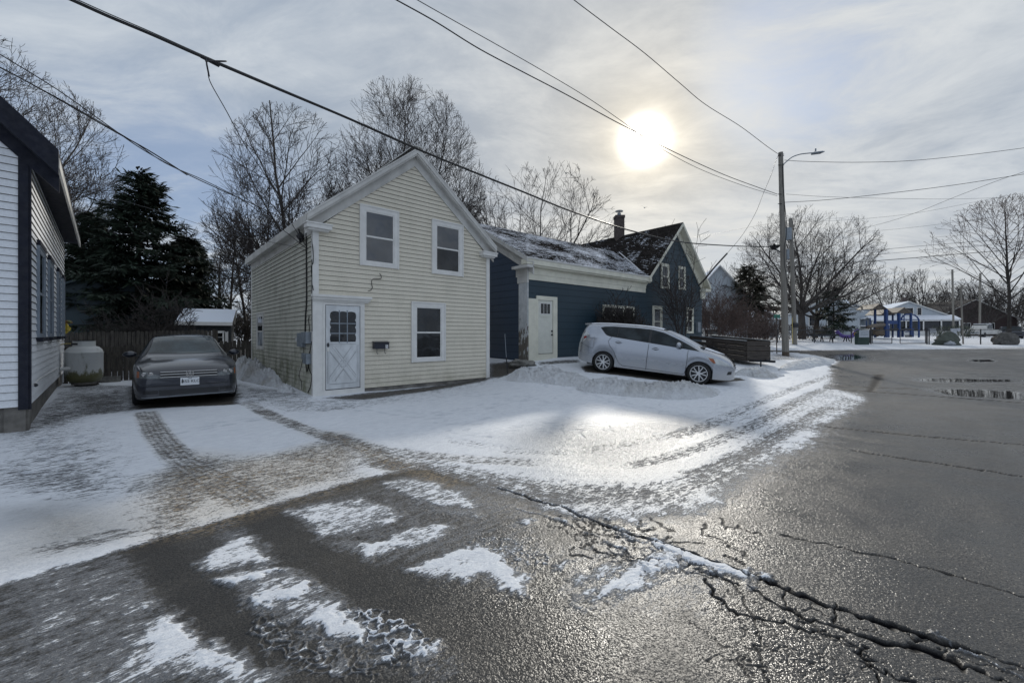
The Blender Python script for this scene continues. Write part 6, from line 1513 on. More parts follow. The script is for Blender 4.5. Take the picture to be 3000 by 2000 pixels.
l = at(2095, 98); conifer('spruce_tree', 'small dark spruce behind the white cottage', l, topz(682, 98)-l[2], 3.2, 75, M_needle, dens=.5, spray=.6)
l = at(1915, 48); conifer('spruce_tree', 'dark low evergreen right of the leaning bare tree', l, topz(662, 48)-l[2], 2.8, 76, M_needle, dens=.6, spray=.5, shape=.5)
# ------------------------------------------------------------------ small things round the houses
def fence_mat():
    return mat('weathered_fence_wood', (.085, .075, .062), .9, .35, 5, .5, 20, c2=(.03, .026, .022), streak=(3, 3, .5))
M_fence = fence_mat(); M_tank = None
def picket_fence(label, a, b, h, z_off=0.0, pw=.115, gap=.018, seed=1):
    a = Vector(a); b = Vector(b); L = (b - a).length; d = (b - a).normalized(); n = Vector((d.y, -d.x)); rng = random.Random(seed)
    o = thing('picket_fence', label, 'fence', (a.x, a.y, zt(a.x, a.y))); q = MB(); t = 0
    while t < L:
        c = a + d * t; e = c + d * pw; z = zt(c.x, c.y) + z_off; hh = h * rng.uniform(.97, 1.02); off = n * rng.uniform(-.006, .006)
        p = [Vector((*(c+off), z)), Vector((*(e+off), z)), Vector((*(e+off), z+hh-.05)), Vector((*(e+off-d*.03), z+hh)), Vector((*(c+off+d*.03), z+hh)), Vector((*(c+off), z+hh-.05))]
        nb = Vector((-n.x*.02, -n.y*.02, 0)); q.poly(p); q.poly([v+nb for v in reversed(p)])
        for i in range(6): q.quad(p[i], p[i]+nb, p[(i+1)%6]+nb, p[(i+1)%6])
        t += pw + gap
    q.build('pickets', M_fence, o)
    for zz in (.3, h-.3):
        r = MB(); A3 = Vector((*(a-n*.05), zt(*a)+z_off+zz)); B3 = Vector((*(b-n*.05), zt(*b)+z_off+zz)); r.bar(A3, B3, .04, .09); r.build('rail', M_fence, o)
    k = int(L/2.4)+1
    for i in range(k+1):
        c = a + d*(L*i/k) - n*.10; r = MB(); z = zt(c.x, c.y)+z_off; r.box(c.x-.045, c.x+.045, c.y-.045, c.y+.045, z-.1, z+h-.05); r.build('post', M_fence, o)
    return o
picket_fence('weathered grey picket fence running behind the sedan to the cream house', (-14.3, 11.6), (-9.88, 15.5), 1.14)
picket_fence('taller dark picket fence in the shade behind the gas tank', (-18.5, 15.0), (-12.6, 17.4), 1.6, seed=2, z_off=-.05)
# gas tank
m, nt, p = new_mat('grimy_white_tank'); co = nt.coord(); s = nt.new('ShaderNodeSeparateXYZ'); nt.set(s.inputs[0], co)
n1 = nt.noise(nt.mapping(co, (1, 1, .45)), 6, 6, .7); lo_ = nt.ramp(s.outputs[2], .62, .05, 0, .42)
f_ = nt.ramp(nt.math('ADD', n1, lo_), .62, .80); f2 = nt.ramp(n1, .52, .68)
c_ = nt.mix(f_, (.60,.61,.60), (.13,.125,.055)); c_ = nt.mix(nt.math('MULTIPLY', f2, .3), c_, (.22,.23,.2)); nt.set(p.inputs['Base Color'], c_); p.inputs['Roughness'].default_value = .5; M_tank = m
tl = (-11.85, 11.35, .16); tk = thing('gas_tank', 'grimy white upright gas tank with mossy base beside the white house', 'gas tank', tl)
q = MB(); q.lathe([(0,.04),(.22,.05),(.33,.10),(.37,.19),(.38,.24),(.38,.86),(.385,.865),(.385,.885),(.375,.89),(.355,.96),(.29,1.03),(.18,1.07),(0,1.08)], n=36); q.build('tank', M_tank, tk, smooth=True, world=False, autosm=50)
q = MB(); q.lathe([(.225,1.02),(.225,1.20),(.21,1.20),(.21,1.02)], n=28); q.build('collar', M_tank, tk, world=False)
q = MB(); q.lathe([(.232,1.195),(.235,1.215),(.20,1.215)], n=28); q.box(-.12, .05, -.232, -.222, 1.09, 1.14); q.build('collar_opening', M_iron, tk, world=False)
q = MB(); q.lathe([(.26,0),(.26,.07),(.24,.07)], n=20); q.build('foot_ring', M_found, tk, world=False)
q = MB(); q.tube(smoothc3([(-.1,-.1,1.12),(-.3,-.25,1.12),(-.55,-.35,1.0),(-.72,-.42,.88)]), .012, 5); q.build('gas_line', mat('yellow_hose', (.42,.34,.10), .5), tk, world=False)
M_conc = mat('mossy_concrete', (.17, .165, .15), .9, .3, 8, .6, 25); M_stone = mat('dark_stone', (.09, .085, .078), .9, .3, 6, .7, 14)
def rock(name, label, cat, c, r, seed, m=None, group=None, rough=.35, n=14):
    o = MB(); o.blob((0, 0, 0), *r, n=n, seed=seed, rough=rough); ob = o.build(name, m or M_stone, None, smooth=True, autosm=35); ob.location = c; tag(ob, label, cat, group); return ob
c = G(320, 1122); cb_ = MB(); 
for x0, x1, y0, y1 in ((-.2,.2,-.095,-.065),(-.2,.2,.065,.095),(-.2,-.165,-.065,.065),(-.017,.017,-.065,.065),(.165,.2,-.065,.065)): cb_.box(x0, x1, y0, y1, 0, .19)
ob = cb_.build('concrete_block', M_conc); ob.location = (c[0]-.1, c[1]+.15, c[2]); ob.rotation_euler = (0, 0, radians(20)); tag(ob, 'hollow concrete block lying right of the gas tank', 'block')
for i, (px, py, r, lb) in enumerate(((265,1128,(.22,.14,.07),'flat mossy stone under the front of the gas tank'), (292,1122,(.17,.12,.10),'rounded dark stone between the gas tank and the concrete block'), (232,1130,(.12,.10,.07),'small dark stone at the left foot of the gas tank'))):
    x, y, z = G(px, py); rock('stone', lb, 'stone', (x, y, z+r[2]*.4), r, 80+i)
x, y, z = G(1537, 1070); rock('stone', 'flat grey boulder step at the foot of the peeling pilaster', 'stone', (.35, 14.35, zt(.35, 14.35)+.07), (.50, .32, .15), 84, M_conc)
x, y = -.25, 13.6; zz = zt(x, y); st_ = thing('marker_stake', 'thin leaning metal stake by the blue end wall', 'stake', (x, y, zz)); tp = P(1479, 978, y)
q = MB(); q.tube([(x+.10, y, zz-.05), tuple(tp)], .011, 6); q.build('rod', M_steel, st_); q = MB(); q.tube([(x+.10, y, zz-.05), tuple(Vector((x+.10,y,zz)).lerp(tp, .42))], .016, 6); q.build('sleeve', M_iron, st_)
hz = P(194, 960, 12.1); ho = thing('hanging_ornament', 'small yellow ornament hanging at the back corner of the white house', 'ornament', hz); q = MB(); q.blob(hz, .11, .08, .15, 10, 3, .3); q.build('body', mat('yellow_plastic', (.55,.42,.05), .4), ho)
q = MB(); q.blob(hz+Vector((.06,0,.17)), .13, .06, .05, 8, 5, .4); q.build('tuft', mat('green_red_tuft', (.08,.22,.06), .5, c2=(.3,.03,.02)), ho); q = MB(); q.tube([hz+Vector((0,0,.2)), hz+Vector((-.1,.05,.8))], .006, 4); q.build('cord', M_black, ho)
# garden shed
M_shed = mat('dark_shed_board', (.045, .048, .052), .95, .2, 6, .3, 20, spec=.05)
so_ = P(600, 1010, 20); sx0, sx1 = P(513, 940, 20).x, P(687, 940, 20).x; sh = thing('garden_shed', 'small dark garden shed with a snow covered roof and white shutters', 'shed', (sx0, 20, .15))
q = MB(); q.box(sx0+.1, sx1-.1, 20.15, 22.4, .1, 2.12); 
for i in range(1, 5): xx = sx0 + (sx1-sx0)*i/5; q.box(xx-.015, xx+.015, 20.135, 20.15, .15, 2.1)
ya, zr2 = 21.2, P(600, 903, 21.2).z
q.poly([(sx0+.1,20.15,2.12),(sx0+.1,22.4,2.12),(sx0+.1,21.25,zr2-.06)]); q.poly([(sx1-.1,20.15,2.12),(sx1-.1,22.4,2.12),(sx1-.1,21.25,zr2-.06)]); q.build('wall', M_shed, sh)
q = MB(); slab(q, (sx0,19.95,2.16),(sx1,19.95,2.16),(sx1+.12,21.2,zr2),(sx0+.22,21.2,zr2),.05,0,mside=1); slab(q, (sx1,22.6,2.16),(sx0,22.6,2.16),(sx0+.22,21.2,zr2),(sx1+.12,21.2,zr2),.05,0,mside=1); q.build('roof', [M_snowroof, M_trim], sh)
q = MB(); q.box(sx0, sx1, 19.93, 19.96, 1.98, 2.15); q.build('fascia', M_trim, sh)
def PX(px, Y): return (px-CX)/F*Y
wx0, wx1 = PX(627, 20.1), PX(660, 20.1); q = MB(); z0, z1 = 1.1, P(0, 971, 20.1).z
q.box(wx0-.08, wx1+.08, 20.10, 20.15, z1-.07, z1+.04); q.box(wx0-.06, wx0+.02, 20.10, 20.15, z0, z1); q.box(wx1-.02, wx1+.06, 20.10, 20.15, z0, z1); q.box(wx0-.06, wx1+.06, 20.09, 20.15, z0-.06, z0); wo = q.build('window', M_trim, sh)
q = MB(); q.box(wx0, wx1, 20.12, 20.14, z0, z1-.05); q.build('pane', M_paned, wo); q = MB(); q.box((wx0+wx1)/2-.012, (wx0+wx1)/2+.012, 20.11, 20.125, z0, z1-.05); q.box(wx0, wx1, 20.11, 20.124, (z0+z1)/2-.01, (z0+z1)/2+.01); q.build('muntin', M_trim, wo)
for x in (wx0-.30, wx1+.12): q = MB(); [q.box(x+k*.055, x+k*.055+.048, 20.10, 20.14, z0+.02-.03*(k%2), z1-.02+.03*(1-k%2)) for k in range(3)]; q.build('shutter', M_trim, sh)
sh.rotation_euler = (0, 0, radians(31)); sh.scale = (.80, 1, 1)
# simple gabled houses farther off
def simple_house(label, x, y, w, d, h, rh, rot, wallm, roofm, trimm, wins=(), axis='x', name='distant_house', porch=None, chim=None, group=None):
    z = zt(x, y); o = thing(name, label, 'house', (x, y, z), (0, 0, rot), group=group)
    q = MB(); q.box(-w/2, w/2, -d/2, d/2, -.3, h)
    if axis == 'x': q.poly([(-w/2,-d/2,h),(-w/2,d/2,h),(-w/2,0,h+rh)]); q.poly([(w/2,-d/2,h),(w/2,d/2,h),(w/2,0,h+rh)])
    else: q.poly([(-w/2,-d/2,h),(w/2,-d/2,h),(0,-d/2,h+rh)]); q.poly([(-w/2,d/2,h),(w/2,d/2,h),(0,d/2,h+rh)])
    q.uv = [None]*len(q.uv); q.build('wall', wallm, o, world=False)
    q = MB(); e = .35
    if axis == 'x':
        k = rh/(d/2)*e; slab(q, (-w/2-e,-d/2-e,h-k+.06),(w/2+e,-d/2-e,h-k+.06),(w/2+e,0,h+rh+.06),(-w/2-e,0,h+rh+.06),.12,0,mside=1); slab(q, (w/2+e,d/2+e,h-k+.06),(-w/2-e,d/2+e,h-k+.06),(-w/2-e,0,h+rh+.06),(w/2+e,0,h+rh+.06),.12,0,mside=1)
    else:
        k = rh/(w/2)*e; slab(q, (-w/2-e,d/2+e,h-k+.06),(-w/2-e,-d/2-e,h-k+.06),(0,-d/2-e,h+rh+.06),(0,d/2+e,h+rh+.06),.12,0,mside=1); slab(q, (w/2+e,-d/2-e,h-k+.06),(w/2+e,d/2+e,h-k+.06),(0,d/2+e,h+rh+.06),(0,-d/2-e,h+rh+.06),.12,0,mside=1)
    ro = q.build('roof', [roofm, trimm], o, world=False)
    for (a, b, c_, e_) in wins:
        q = MB(); q.box(a-.1, b+.1, -d/2-.06, -d/2-.001, c_-.1, e_+.1); wo = q.build('window', trimm, o, world=False); q = MB(); q.box(a, b, -d/2-.075, -d/2-.062, c_, e_); q.build('pane', M_paned, wo, world=False)
    if porch:
        a, b, dep = porch; q = MB(); q.hexa([(a,-d/2-dep,h-.5),(b,-d/2-dep,h-.5),(b,-d/2,h+.25),(a,-d/2,h+.25),(a,-d/2-dep,h-.38),(b,-d/2-dep,h-.38),(b,-d/2,h+.37),(a,-d/2,h+.37)]); q.build('porch_roof', M_carsnow, o, world=False)
        q = MB(); q.box(a+.1, b-.1, -d/2-dep+.1, -d/2-dep+.2, -.2, .75)
        for i in range(6): x_ = a+.2+(b-a-.4)*i/5; q.box(x_-.08, x_+.08, -d/2-dep+.08, -d/2-dep+.22, .75, h-.45)
        q.box(a+.1, b-.1, -d/2-dep+.08, -d/2-dep+.2, h-.7, h-.45); q.build('porch_front', trimm, o, world=False)
        q = MB(); q.box(a+.2, b-.2, -d/2-dep+.3, -d/2-dep+.32, .7, h-.6); q.build('porch_glass', M_paned, o, world=False)
    if chim: q = MB(); q.box(chim-.35, chim+.35, -.3, .3, h+rh-.8, h+rh+1.0); q.build('chimney', M_chim, ro, world=False)
    return o
simple_house('dark teal clapboard house in the shade behind the conifer', -23.6, 24.5, 6.5, 7, 2.9, 1.6, radians(38), M_teal, M_roofdark, M_teal, axis='y')
simple_house('white gabled house with a snowy roof just right of the blue house', 20.6, 43, 5.0, 8, 4.2, 2.9, radians(-12), M_greyw, M_snowroof, M_trim, wins=((-1.5,-.8,1.0,2.8),(.8,1.4,1.0,2.8)), axis='y')
simple_house('small snow roofed cottage hidden behind the bare shrubs', 31, 58, 9, 7, 2.4, 1.6, radians(5), M_greyw, M_snowroof, M_trim, wins=((-3,-2,.9,2),(1,2,.9,2)))
simple_house('pale house with two windows behind the leaning dark tree', 46.5, 62, 7, 8, 3.6, 2.2, radians(-20), M_greyw, M_roofm, M_trim, wins=((-2.4,-1.6,1.5,3),(-.2,.6,1.5,3)), axis='y')
simple_house('white house with a plain gable end behind the purple rocker', 52.5, 70, 7, 8, 3.4, 2.4, radians(-25), M_greyw, M_snowroof, M_trim, wins=((1.2,2,1,2.4),))
simple_house('low grey white house with snow roof left of the playground towers', 62, 78, 10, 8, 3.4, 2.2, radians(-5), M_greyw, M_roofm, M_trim, wins=((-3,-2,1,2.4),(0,1,1,2.4),(3,4,1,2.4)), axis='y')
simple_house('pale cottage with gable window, chimney and glazed snowy porch', 69.5, 74, 11.5, 8, 3.1, 2.7, radians(-22), M_greyw, M_snowroof, M_trim, wins=((-.6,.6,3.5,4.7),(1.2,1.7,3.5,4.7)), axis='y', porch=(-5.8,5.8,2.2), chim=1.0)
M_brownroof = mat('brown_roof_shingle', (.035, .030, .028), .85, .25, 4, .3, 20); M_brick = mat('dark_red_brick', (.045, .030, .028), .85, .25, 5)
simple_house('broad brown roofed brick house right of the white cottage', 90, 84, 14, 10, 3.4, 3.6, radians(-8), M_brick, M_brownroof, M_trimgrey, wins=((-5,-3.8,1,2.4),(-2,-.8,1,2.4),(2,3.2,1,2.4)), axis='y')
simple_house('low garage with snowy roof behind the pickup truck', 95, 88, 8, 6, 2.4, 1.3, radians(-8), M_brick, M_snowroof, M_trim)
simple_house('dark brown house at the right edge behind the second boulder', 100, 72, 9, 9, 3.2, 2.4, radians(-30), M_brownroof, M_brownroof, M_brownroof, wins=((-2,-1,1,2.2),))
# trailer
a = P(2187, 998, 17.2); b = P(2040, 984, 19.6); zt0 = a.z; dirt = (b - a); dirt.z = 0; dirt.normalize(); nd = Vector((-dirt.y, dirt.x, 0)); 
if nd.y < 0: nd = -nd
tr = thing('utility_trailer', 'dark plank sided utility trailer parked behind the nose of the silver wagon', 'trailer', (a.x, a.y, zt(a.x, a.y)))
M_wood = mat('dark_stained_wood', (.045, .036, .030), .75, .35, 6, .4, 30, streak=(.5, .5, 4))
LT = 3.0; bz = Vector((0, 0, b.z - a.z)) / (b - a).xy.length
def TP(u, v, dz): return a + dirt * u + bz * u + nd * v + Vector((0, 0, dz))
for v in (0, 1.45):
    for dz in (-.09, -.32, -.53, -.74):
        q = MB(); q.bar(TP(0, v, dz), TP(LT, v, dz), .035, .155); q.build('side_plank', M_wood, tr)
    for u in (.08, 1.0, 2.0, LT-.06):
        q = MB(); q.bar(TP(u, v+.03, -.82), TP(u, v+.03, 0), .07, .07); q.build('stake', M_wood, tr)
q = MB(); [q.bar(TP(-.02, 0, dz), TP(-.02, 1.45, dz), .03, .19) for dz in (-.12, -.34, -.56, -.76)]; q.build('front_board', M_wood, tr)
q = MB(); q.bar(TP(0, 0, 0), TP(LT, 0, 0), .07, .03); q.bar(TP(0, 1.45, 0), TP(LT, 1.45, 0), .07, .03); q.build('top_rail', M_steel, tr)
q = MB(); q.hexa([TP(0,0,-.86),TP(0,1.45,-.86),TP(LT,1.45,-.86),TP(LT,0,-.86),TP(0,0,-.80),TP(0,1.45,-.80),TP(LT,1.45,-.80),TP(LT,0,-.80)]); q.build('deck', M_wood, tr)
cp = P(2254, 1058, 16.0); q = MB(); q.bar(TP(0, .2, -.84), cp, .07, .08); q.bar(TP(0, 1.25, -.84), cp, .07, .08); q.build('drawbar', M_iron, tr)
q = MB(); q.bar(cp-dirt*.0, cp-dirt*.22, .08, .09); q.tube([cp, cp+Vector((.02,0,.13))], .02, 5); q.build('coupler', M_iron, tr)
q = MB(); jk = cp + dirt*.35; q.tube([jk+Vector((0,0,.05)), (jk.x, jk.y, zt(jk.x, jk.y))], .03, 6); q.build('jack', M_iron, tr)
for v in (-.14, 1.59):
    q = MB(); c = TP(1.6, v, 0); q2 = []; 
    base = len(q.v); r_ = .32; zc_ = zt(c.x, c.y) + r_
    for s_ in (-.09, .09):
        for k in range(20): an = 2*pi*k/20; q.v.append((c.x+dirt.x*r_*cos(an)+nd.x*s_, c.y+dirt.y*r_*cos(an)+nd.y*s_, zc_+r_*sin(an)))
    for k in range(20): q.f.append((k, (k+1)%20, 20+(k+1)%20, 20+k)); q.uv.append(None); q.mi.append(0)
    q.f += [tuple(range(20)), tuple(reversed(range(20, 40)))]; q.uv += [None, None]; q.mi += [0, 0]; q.build('wheel', M_tyre, tr)

# ------------------------------------------------------------------ poles, lamp, wires
M_pole = mat('silvered_pole_wood', (.215, .20, .175), .85, .16, 4, .5, 22, streak=(5, 5, .35)); M_poled = mat('wet_pole_foot', (.10, .075, .055), .85, .3, 6, .4, 20)
def utility_pole(label, bpx, bpy, tpx, tpy, Y, r0, r1):
    bX = PX(bpx, Y); z0 = zt(bX, Y); top = P(tpx, tpy, Y); o = thing('utility_pole', label, 'utility pole', (bX, Y, z0))
    pts = [Vector((bX, Y, z0-.2)).lerp(top, i/8) for i in range(9)]; q = MB(); q.tube(pts, [r0+(r1-r0)*i/8 for i in range(9)], 16); q.build('post', M_pole, o, smooth=True, autosm=40); return o, Vector((bX, Y, z0)), top
p1, b1, t1 = utility_pole('nearer grey wooden utility pole carrying the street light arm', 2302, 1043, 2287, 447, 24, .185, .125)
q = MB(); q.tube([b1-Vector((0,0,.1)), b1.lerp(t1, .022)], .190, 16); q.build('stained_foot', M_poled, p1)
ap = [P(x, y, 24.0 - .0*i) for i, (x, y) in enumerate(((2293,484),(2305,473),(2322,460),(2345,452),(2370,449),(2382,448)))]
lamp = thing('street_light', 'slim grey street light on a curved arm near the top of the nearer pole', 'street light', tuple(ap[0]))
q = MB(); q.tube(smoothc3(ap), .03, 7); q.build('arm', M_steel, lamp)
q = MB(); hA, hB = P(2380,450,24), P(2408,446.5,24); q.bar(hA, hB, .26, .09); q.bar(hB, hB+Vector((.12,0,.03)), .16, .05); q.build('lamp_head', M_steel, lamp, bevel=.02)
q = MB(); pc_ = P(2389,443,24); q.tube([pc_, pc_+Vector((0,0,.14))], .05, 8); q.build('photocell', M_steel, lamp)
def part_px(parent, name, Y, x0, x1, y0, y1, m, dep=.3):
    a_ = P(x0, y1, Y); b_ = P(x1, y0, Y); q = MB(); q.box(a_.x, b_.x, Y-dep/2, Y+dep/2, a_.z, b_.z); return q.build(name, m, parent, bevel=.02)
q = MB(); q.blob(P(2270, 723, 23.9), .20, .16, .14, 10, 4, .6); q.bar(P(2262,722,23.9), P(2285,738,23.9), .05); q.build('splice_bundle', M_black, p1)
part_px(p1, 'junction_can', 24.1, 2302, 2310, 730, 760, M_steel, .2)
q = MB(); q.tube(smoothc3([P(x, y, 23.85) for x, y in ((2293,480),(2294,540),(2297,570),(2299,600),(2303,640),(2304,690),(2298,720),(2298,770),(2302,800),(2312,860))]), .022, 5); q.build('riser_cable', M_black, p1)
for y in (452, 456, 484, 569, 597): q = MB(); q.tube([P(2279,y,23.9), P(2297,y,23.9)], .02, 5); q.build('pole_bolt', M_iron, p1)
p2, b2, t2 = utility_pole('farther wooden utility pole across the street with a transformer', 2329, 1008, 2316, 640, 36, .185, .15)
q = MB(); c1_ = P(2310, 703, 35.8); c2_ = P(2310, 668, 35.8); q.tube([c1_, c2_], .24, 12); q.build('transformer', M_steel, p2)
q = MB(); q.bar(P(2303, 782, 36.1), P(2360, 782, 36.1), .12, .1); q.build('side_arm', M_wood, p2); q = MB(); q.tube([P(2322,952,35.8), P(2336,952,35.8)], .2, 12); q.build('band', M_iron, p2)
gs = thing('guy_marker', 'thin yellow guy wire guard beside the farther utility pole', 'guy guard', tuple(P(2322, 1006, 35.5))); q = MB(); q.tube([P(2322,1006,35.5), P(2321,930,35.5)], .035, 6); q.build('guard', mat('yellow_guard', (.42,.33,.12), .5), gs)
x, y, z = G(2276, 1031); x = PX(2276, 27); sgn_ = thing('street_sign', 'thin metal post with a small green street name blade by the pole', 'street sign', (x, 27, zt(x, 27))); q = MB(); q.tube([(x, 27, zt(x,27)-.1), P(2274, 925, 27)], .035, 6); q.build('post', mat('rusty_post', (.09,.07,.06), .7, .3), sgn_)
a_ = P(2267, 932, 27); b_ = P(2285, 921, 27); q = MB(); q.box(a_.x, b_.x, 26.97, 27.0, a_.z, b_.z); q.build('blade', mat('street_sign_green', (.02,.16,.11), .4, .15, 9), sgn_)
def wire(label, pts, Y0, Y1, r, ends=None, group='overhead wires', parts=None, cat='wire', m=None, name='overhead_wire'):
    """pts in photo pixels; the wire hangs in the vertical plane between its two ends"""
    e0 = pts[0] if ends is None else ends[0]; e1 = pts[-1] if ends is None else ends[1]
    A2 = Vector((PX(e0[0], Y0), Y0)); B2 = Vector((PX(e1[0], Y1), Y1)); d = (B2 - A2); f = Fac(A2, d, (d.y, -d.x)); P3 = []
    for x, y in pts: t, z = f.hit(x, y); P3.append(f.p(t, z, 0))
    q = MB(); q.tube(smoothc3(P3, 6), r, 5); ob = q.build(name, m or M_black); tag(ob, label, cat, group); return ob, P3, f
D_ = lambda *L: [(x*KD, y*KD) for x, y in L]
main, mp3, mf = wire('thickest bundled black cable sweeping from upper left across the cream house to the nearer pole', D_((60,-45),(165,0),(250,38),(350,80),(470,133),(640,205),(800,272),(960,343),(1100,400),(1200,440),(1320,488),(1450,530),(1560,555),(1650,563),(1720,566),(1775,567)), 5.9, 24, .026, ends=((78,-57),(2264,723)))
wire('thin support strand riding just above the thick cable at the upper left', D_((60,-52),(165,-6),(250,32),(350,75),(470,129),(640,202),(800,270),(960,341)), 5.9, 10.0, .008, ends=((78,-66),(1224,436)))
tW = mf.hit(599); pl_ = mf.p(tW, mf.hit(600, 172)[1], 0)
q = MB(); R0 = Vector((.11, .05, -.01)); cen_ = P(628, 180, pl_.y-.12)
q.tube([cen_ + Vector((.03,0,0)) + Vector((cos(a)*.165, sin(a)*.1, sin(a)*.062)) for a in np.linspace(0, 2*pi, 25)], .012, 5); lo = q.build('cable_loop', M_black); tag(lo, 'small spare loop of wire tied at the clamp on the thick cable', 'cable loop')
q = MB(); q.tube([P(590, 166, pl_.y), P(640, 192, pl_.y+.3)], .035, 6); q.tube([P(604,170,pl_.y), P(606,190,pl_.y), P(613,225,pl_.y+.1)], .014, 5); cl_ = q.build('cable_clamp', M_iron); tag(cl_, 'dark clamp gripping the thick cable beside the spare loop', 'cable clamp')
wire('thin service wire dropping from the cable clamp to the cream house corner', D_((478,172),(486,195),(520,255),(560,328),(620,420),(670,513),(708,572)), 7.2, 9.9, .008)
wire('upper service wire running from the left edge down to the cream house eave', D_((-60,85),(0,125),(130,205),(250,290),(330,345),(430,400),(520,442),(600,478),(665,511)), 7.8, 10.4, .011, group='wires at left')
wire('lower service wire running from the left edge to the cream house side wall', D_((-60,128),(0,156),(150,235),(300,322),(380,375),(470,415),(560,462),(640,520),(715,580)), 7.6, 10.2, .009, group='wires at left')
wire('middle twisted wire at the left edge joining the lower service wire', D_((-60,130),(0,155),(120,220),(250,295),(340,345),(430,402)), 7.8, 9.0, .014, group='wires at left')
wire('very thin wire from behind the white house passing the conifer top to the cream house', D_((150,420),(210,440),(300,466),(400,496),(520,535),(600,552),(680,568),(718,583)), 20, 10.0, .006, group='wires at left')
wire('left wire of the close pair crossing the top centre toward the pole', D_((880,-18),(910,0),(1000,50),(1100,112),(1200,165),(1300,217),(1400,272),(1450,298),(1550,350),(1660,400),(1740,430),(1785,446)), 10.0, 24, .017, ends=((1122,-23),(2278,569)), group='pair of wires at top centre')
wire('right wire of the close pair crossing the top centre toward the pole', D_((930,-18),(958,0),(1050,52),(1150,108),(1250,165),(1350,225),(1430,280),(1500,330),(1600,385),(1700,424),(1785,450)), 10.4, 24, .011, ends=((1186,-23),(2278,574)), group='pair of wires at top centre')
wire('wire from the top edge right of centre down to the top of the nearer pole', D_((1290,-25),(1318,0),(1400,62),(1480,122),(1560,190),(1620,240),(1700,290),(1760,335),(1786,353)), 12.9, 24, .014, ends=((1646,-32),(2279,450)))
wire('wire leaving the nearer pole head level to the right edge', D_((1802,368),(1850,371),(1960,373),(2080,370),(2200,359),(2352,340),(2450,325)), 24, 24, .014, group='wires crossing to the right')
wire('wire from the middle of the nearer pole rising gently to the right edge', D_((1800,465),(1900,459),(2050,443),(2200,424),(2352,400),(2450,384)), 24, 21, .014, group='wires crossing to the right')
wire('faint thin wire just above the long gently rising one', D_((1806,446),(1900,452),(2050,456),(2200,457),(2352,452),(2450,447)), 26, 40, .010, group='wires crossing to the right')
wire('diagonal wire climbing from behind the big tree to the right edge', D_((1930,535),(2020,515),(2100,490),(2200,450),(2300,412),(2352,395),(2450,360)), 40, 22, .012, group='wires crossing to the right')
wire('upper wire of the low group from the farther pole to the right edge', D_((1822,575),(1900,580),(2000,575),(2150,562),(2352,546),(2450,536)), 36, 38, .016, group='low wires from the farther pole')
wire('middle wire of the low group from the farther pole to the right edge', D_((1822,592),(1900,592),(2000,586),(2150,572),(2352,555),(2450,545)), 36, 38, .012, group='low wires from the farther pole')
wire('lowest and thickest wire of the low group from the farther pole to the right edge', D_((1822,612),(1900,606),(2000,600),(2150,588),(2352,571),(2450,562)), 36, 38, .028, group='low wires from the farther pole')
wire('thin high wire from the farther pole toward the upper right', D_((1822,510),(1950,505),(2100,490),(2250,462),(2352,443),(2450,425)), 36, 38, .010, group='low wires from the farther pole')
wire('faint wire from the farther pole above the low group', D_((1822,540),(1950,535),(2100,522),(2250,503),(2352,492),(2450,480)), 36, 38, .009, group='low wires from the farther pole')
wire('upper wire left of the poles passing above the bare shrubs', D_((1600,655),(1650,645),(1700,632),(1760,615),(1818,600)), 44, 36, .022, group='low wires left of the poles')
wire('lower wire left of the poles passing above the bare shrubs', D_((1600,668),(1650,660),(1700,652),(1760,640),(1818,620)), 44, 36, .03, group='low wires left of the poles')
wire('faint high wire left of the poles behind the blue gable', D_((1590,545),(1650,535),(1720,522),(1818,505)), 60, 36, .012, group='low wires left of the poles')
for (x0, y0, x1, y1, lb) in ((2128, 822, 2152, 816, 'dark cable splice box on the lower wire left of the poles'), (2190, 791, 2209, 788, 'dark cable splice box on the upper wire left of the poles')):
    q = MB(); q.bar(P(x0, y0, 40), P(x1, y1, 40), .16, .18); ob = q.build('splice_box', M_iron); tag(ob, lb, 'splice box')
g1 = wire('thin drop wire from the nearer pole top to the heavy lead of the blue house', D_((1787,358),(1782,370),(1770,405),(1755,440),(1735,490),(1705,540),(1670,582)), 24, 23, .010, group='service drop of the blue house')
wire('short heavy black service lead ending at the blue house gable', D_((1670,582),(1640,615),(1620,640),(1604,656)), 23, 22.6, .045, group='service drop of the blue house')
# birds
for (px, py, Y, lb) in ((1300,398,40,'gull gliding above the far end of the wing roof'), (1480,477,45,'gull banking low right of the chimney')):
    c = PD(px, py, Y); o = thing('gull', lb, 'bird', tuple(c)); q = MB(); s_ = .38
    q.blob((0,0,0), .16, .06, .055, 8, 1, .05); q.build('body', M_trimgrey, o, world=False, smooth=True)
    for k in (-1, 1):
        q = MB(); q.poly([(.05,0,.01),(-.05,0,.01),(-.04,k*.30,.12),(.02,k*.32,.13)]); q.poly([(.02,k*.32,.13),(-.04,k*.30,.12),(-.10,k*.62,.03)]); q.build('wing', M_found, o, world=False)
    o.rotation_euler = (radians(25), radians(10), radians(50))
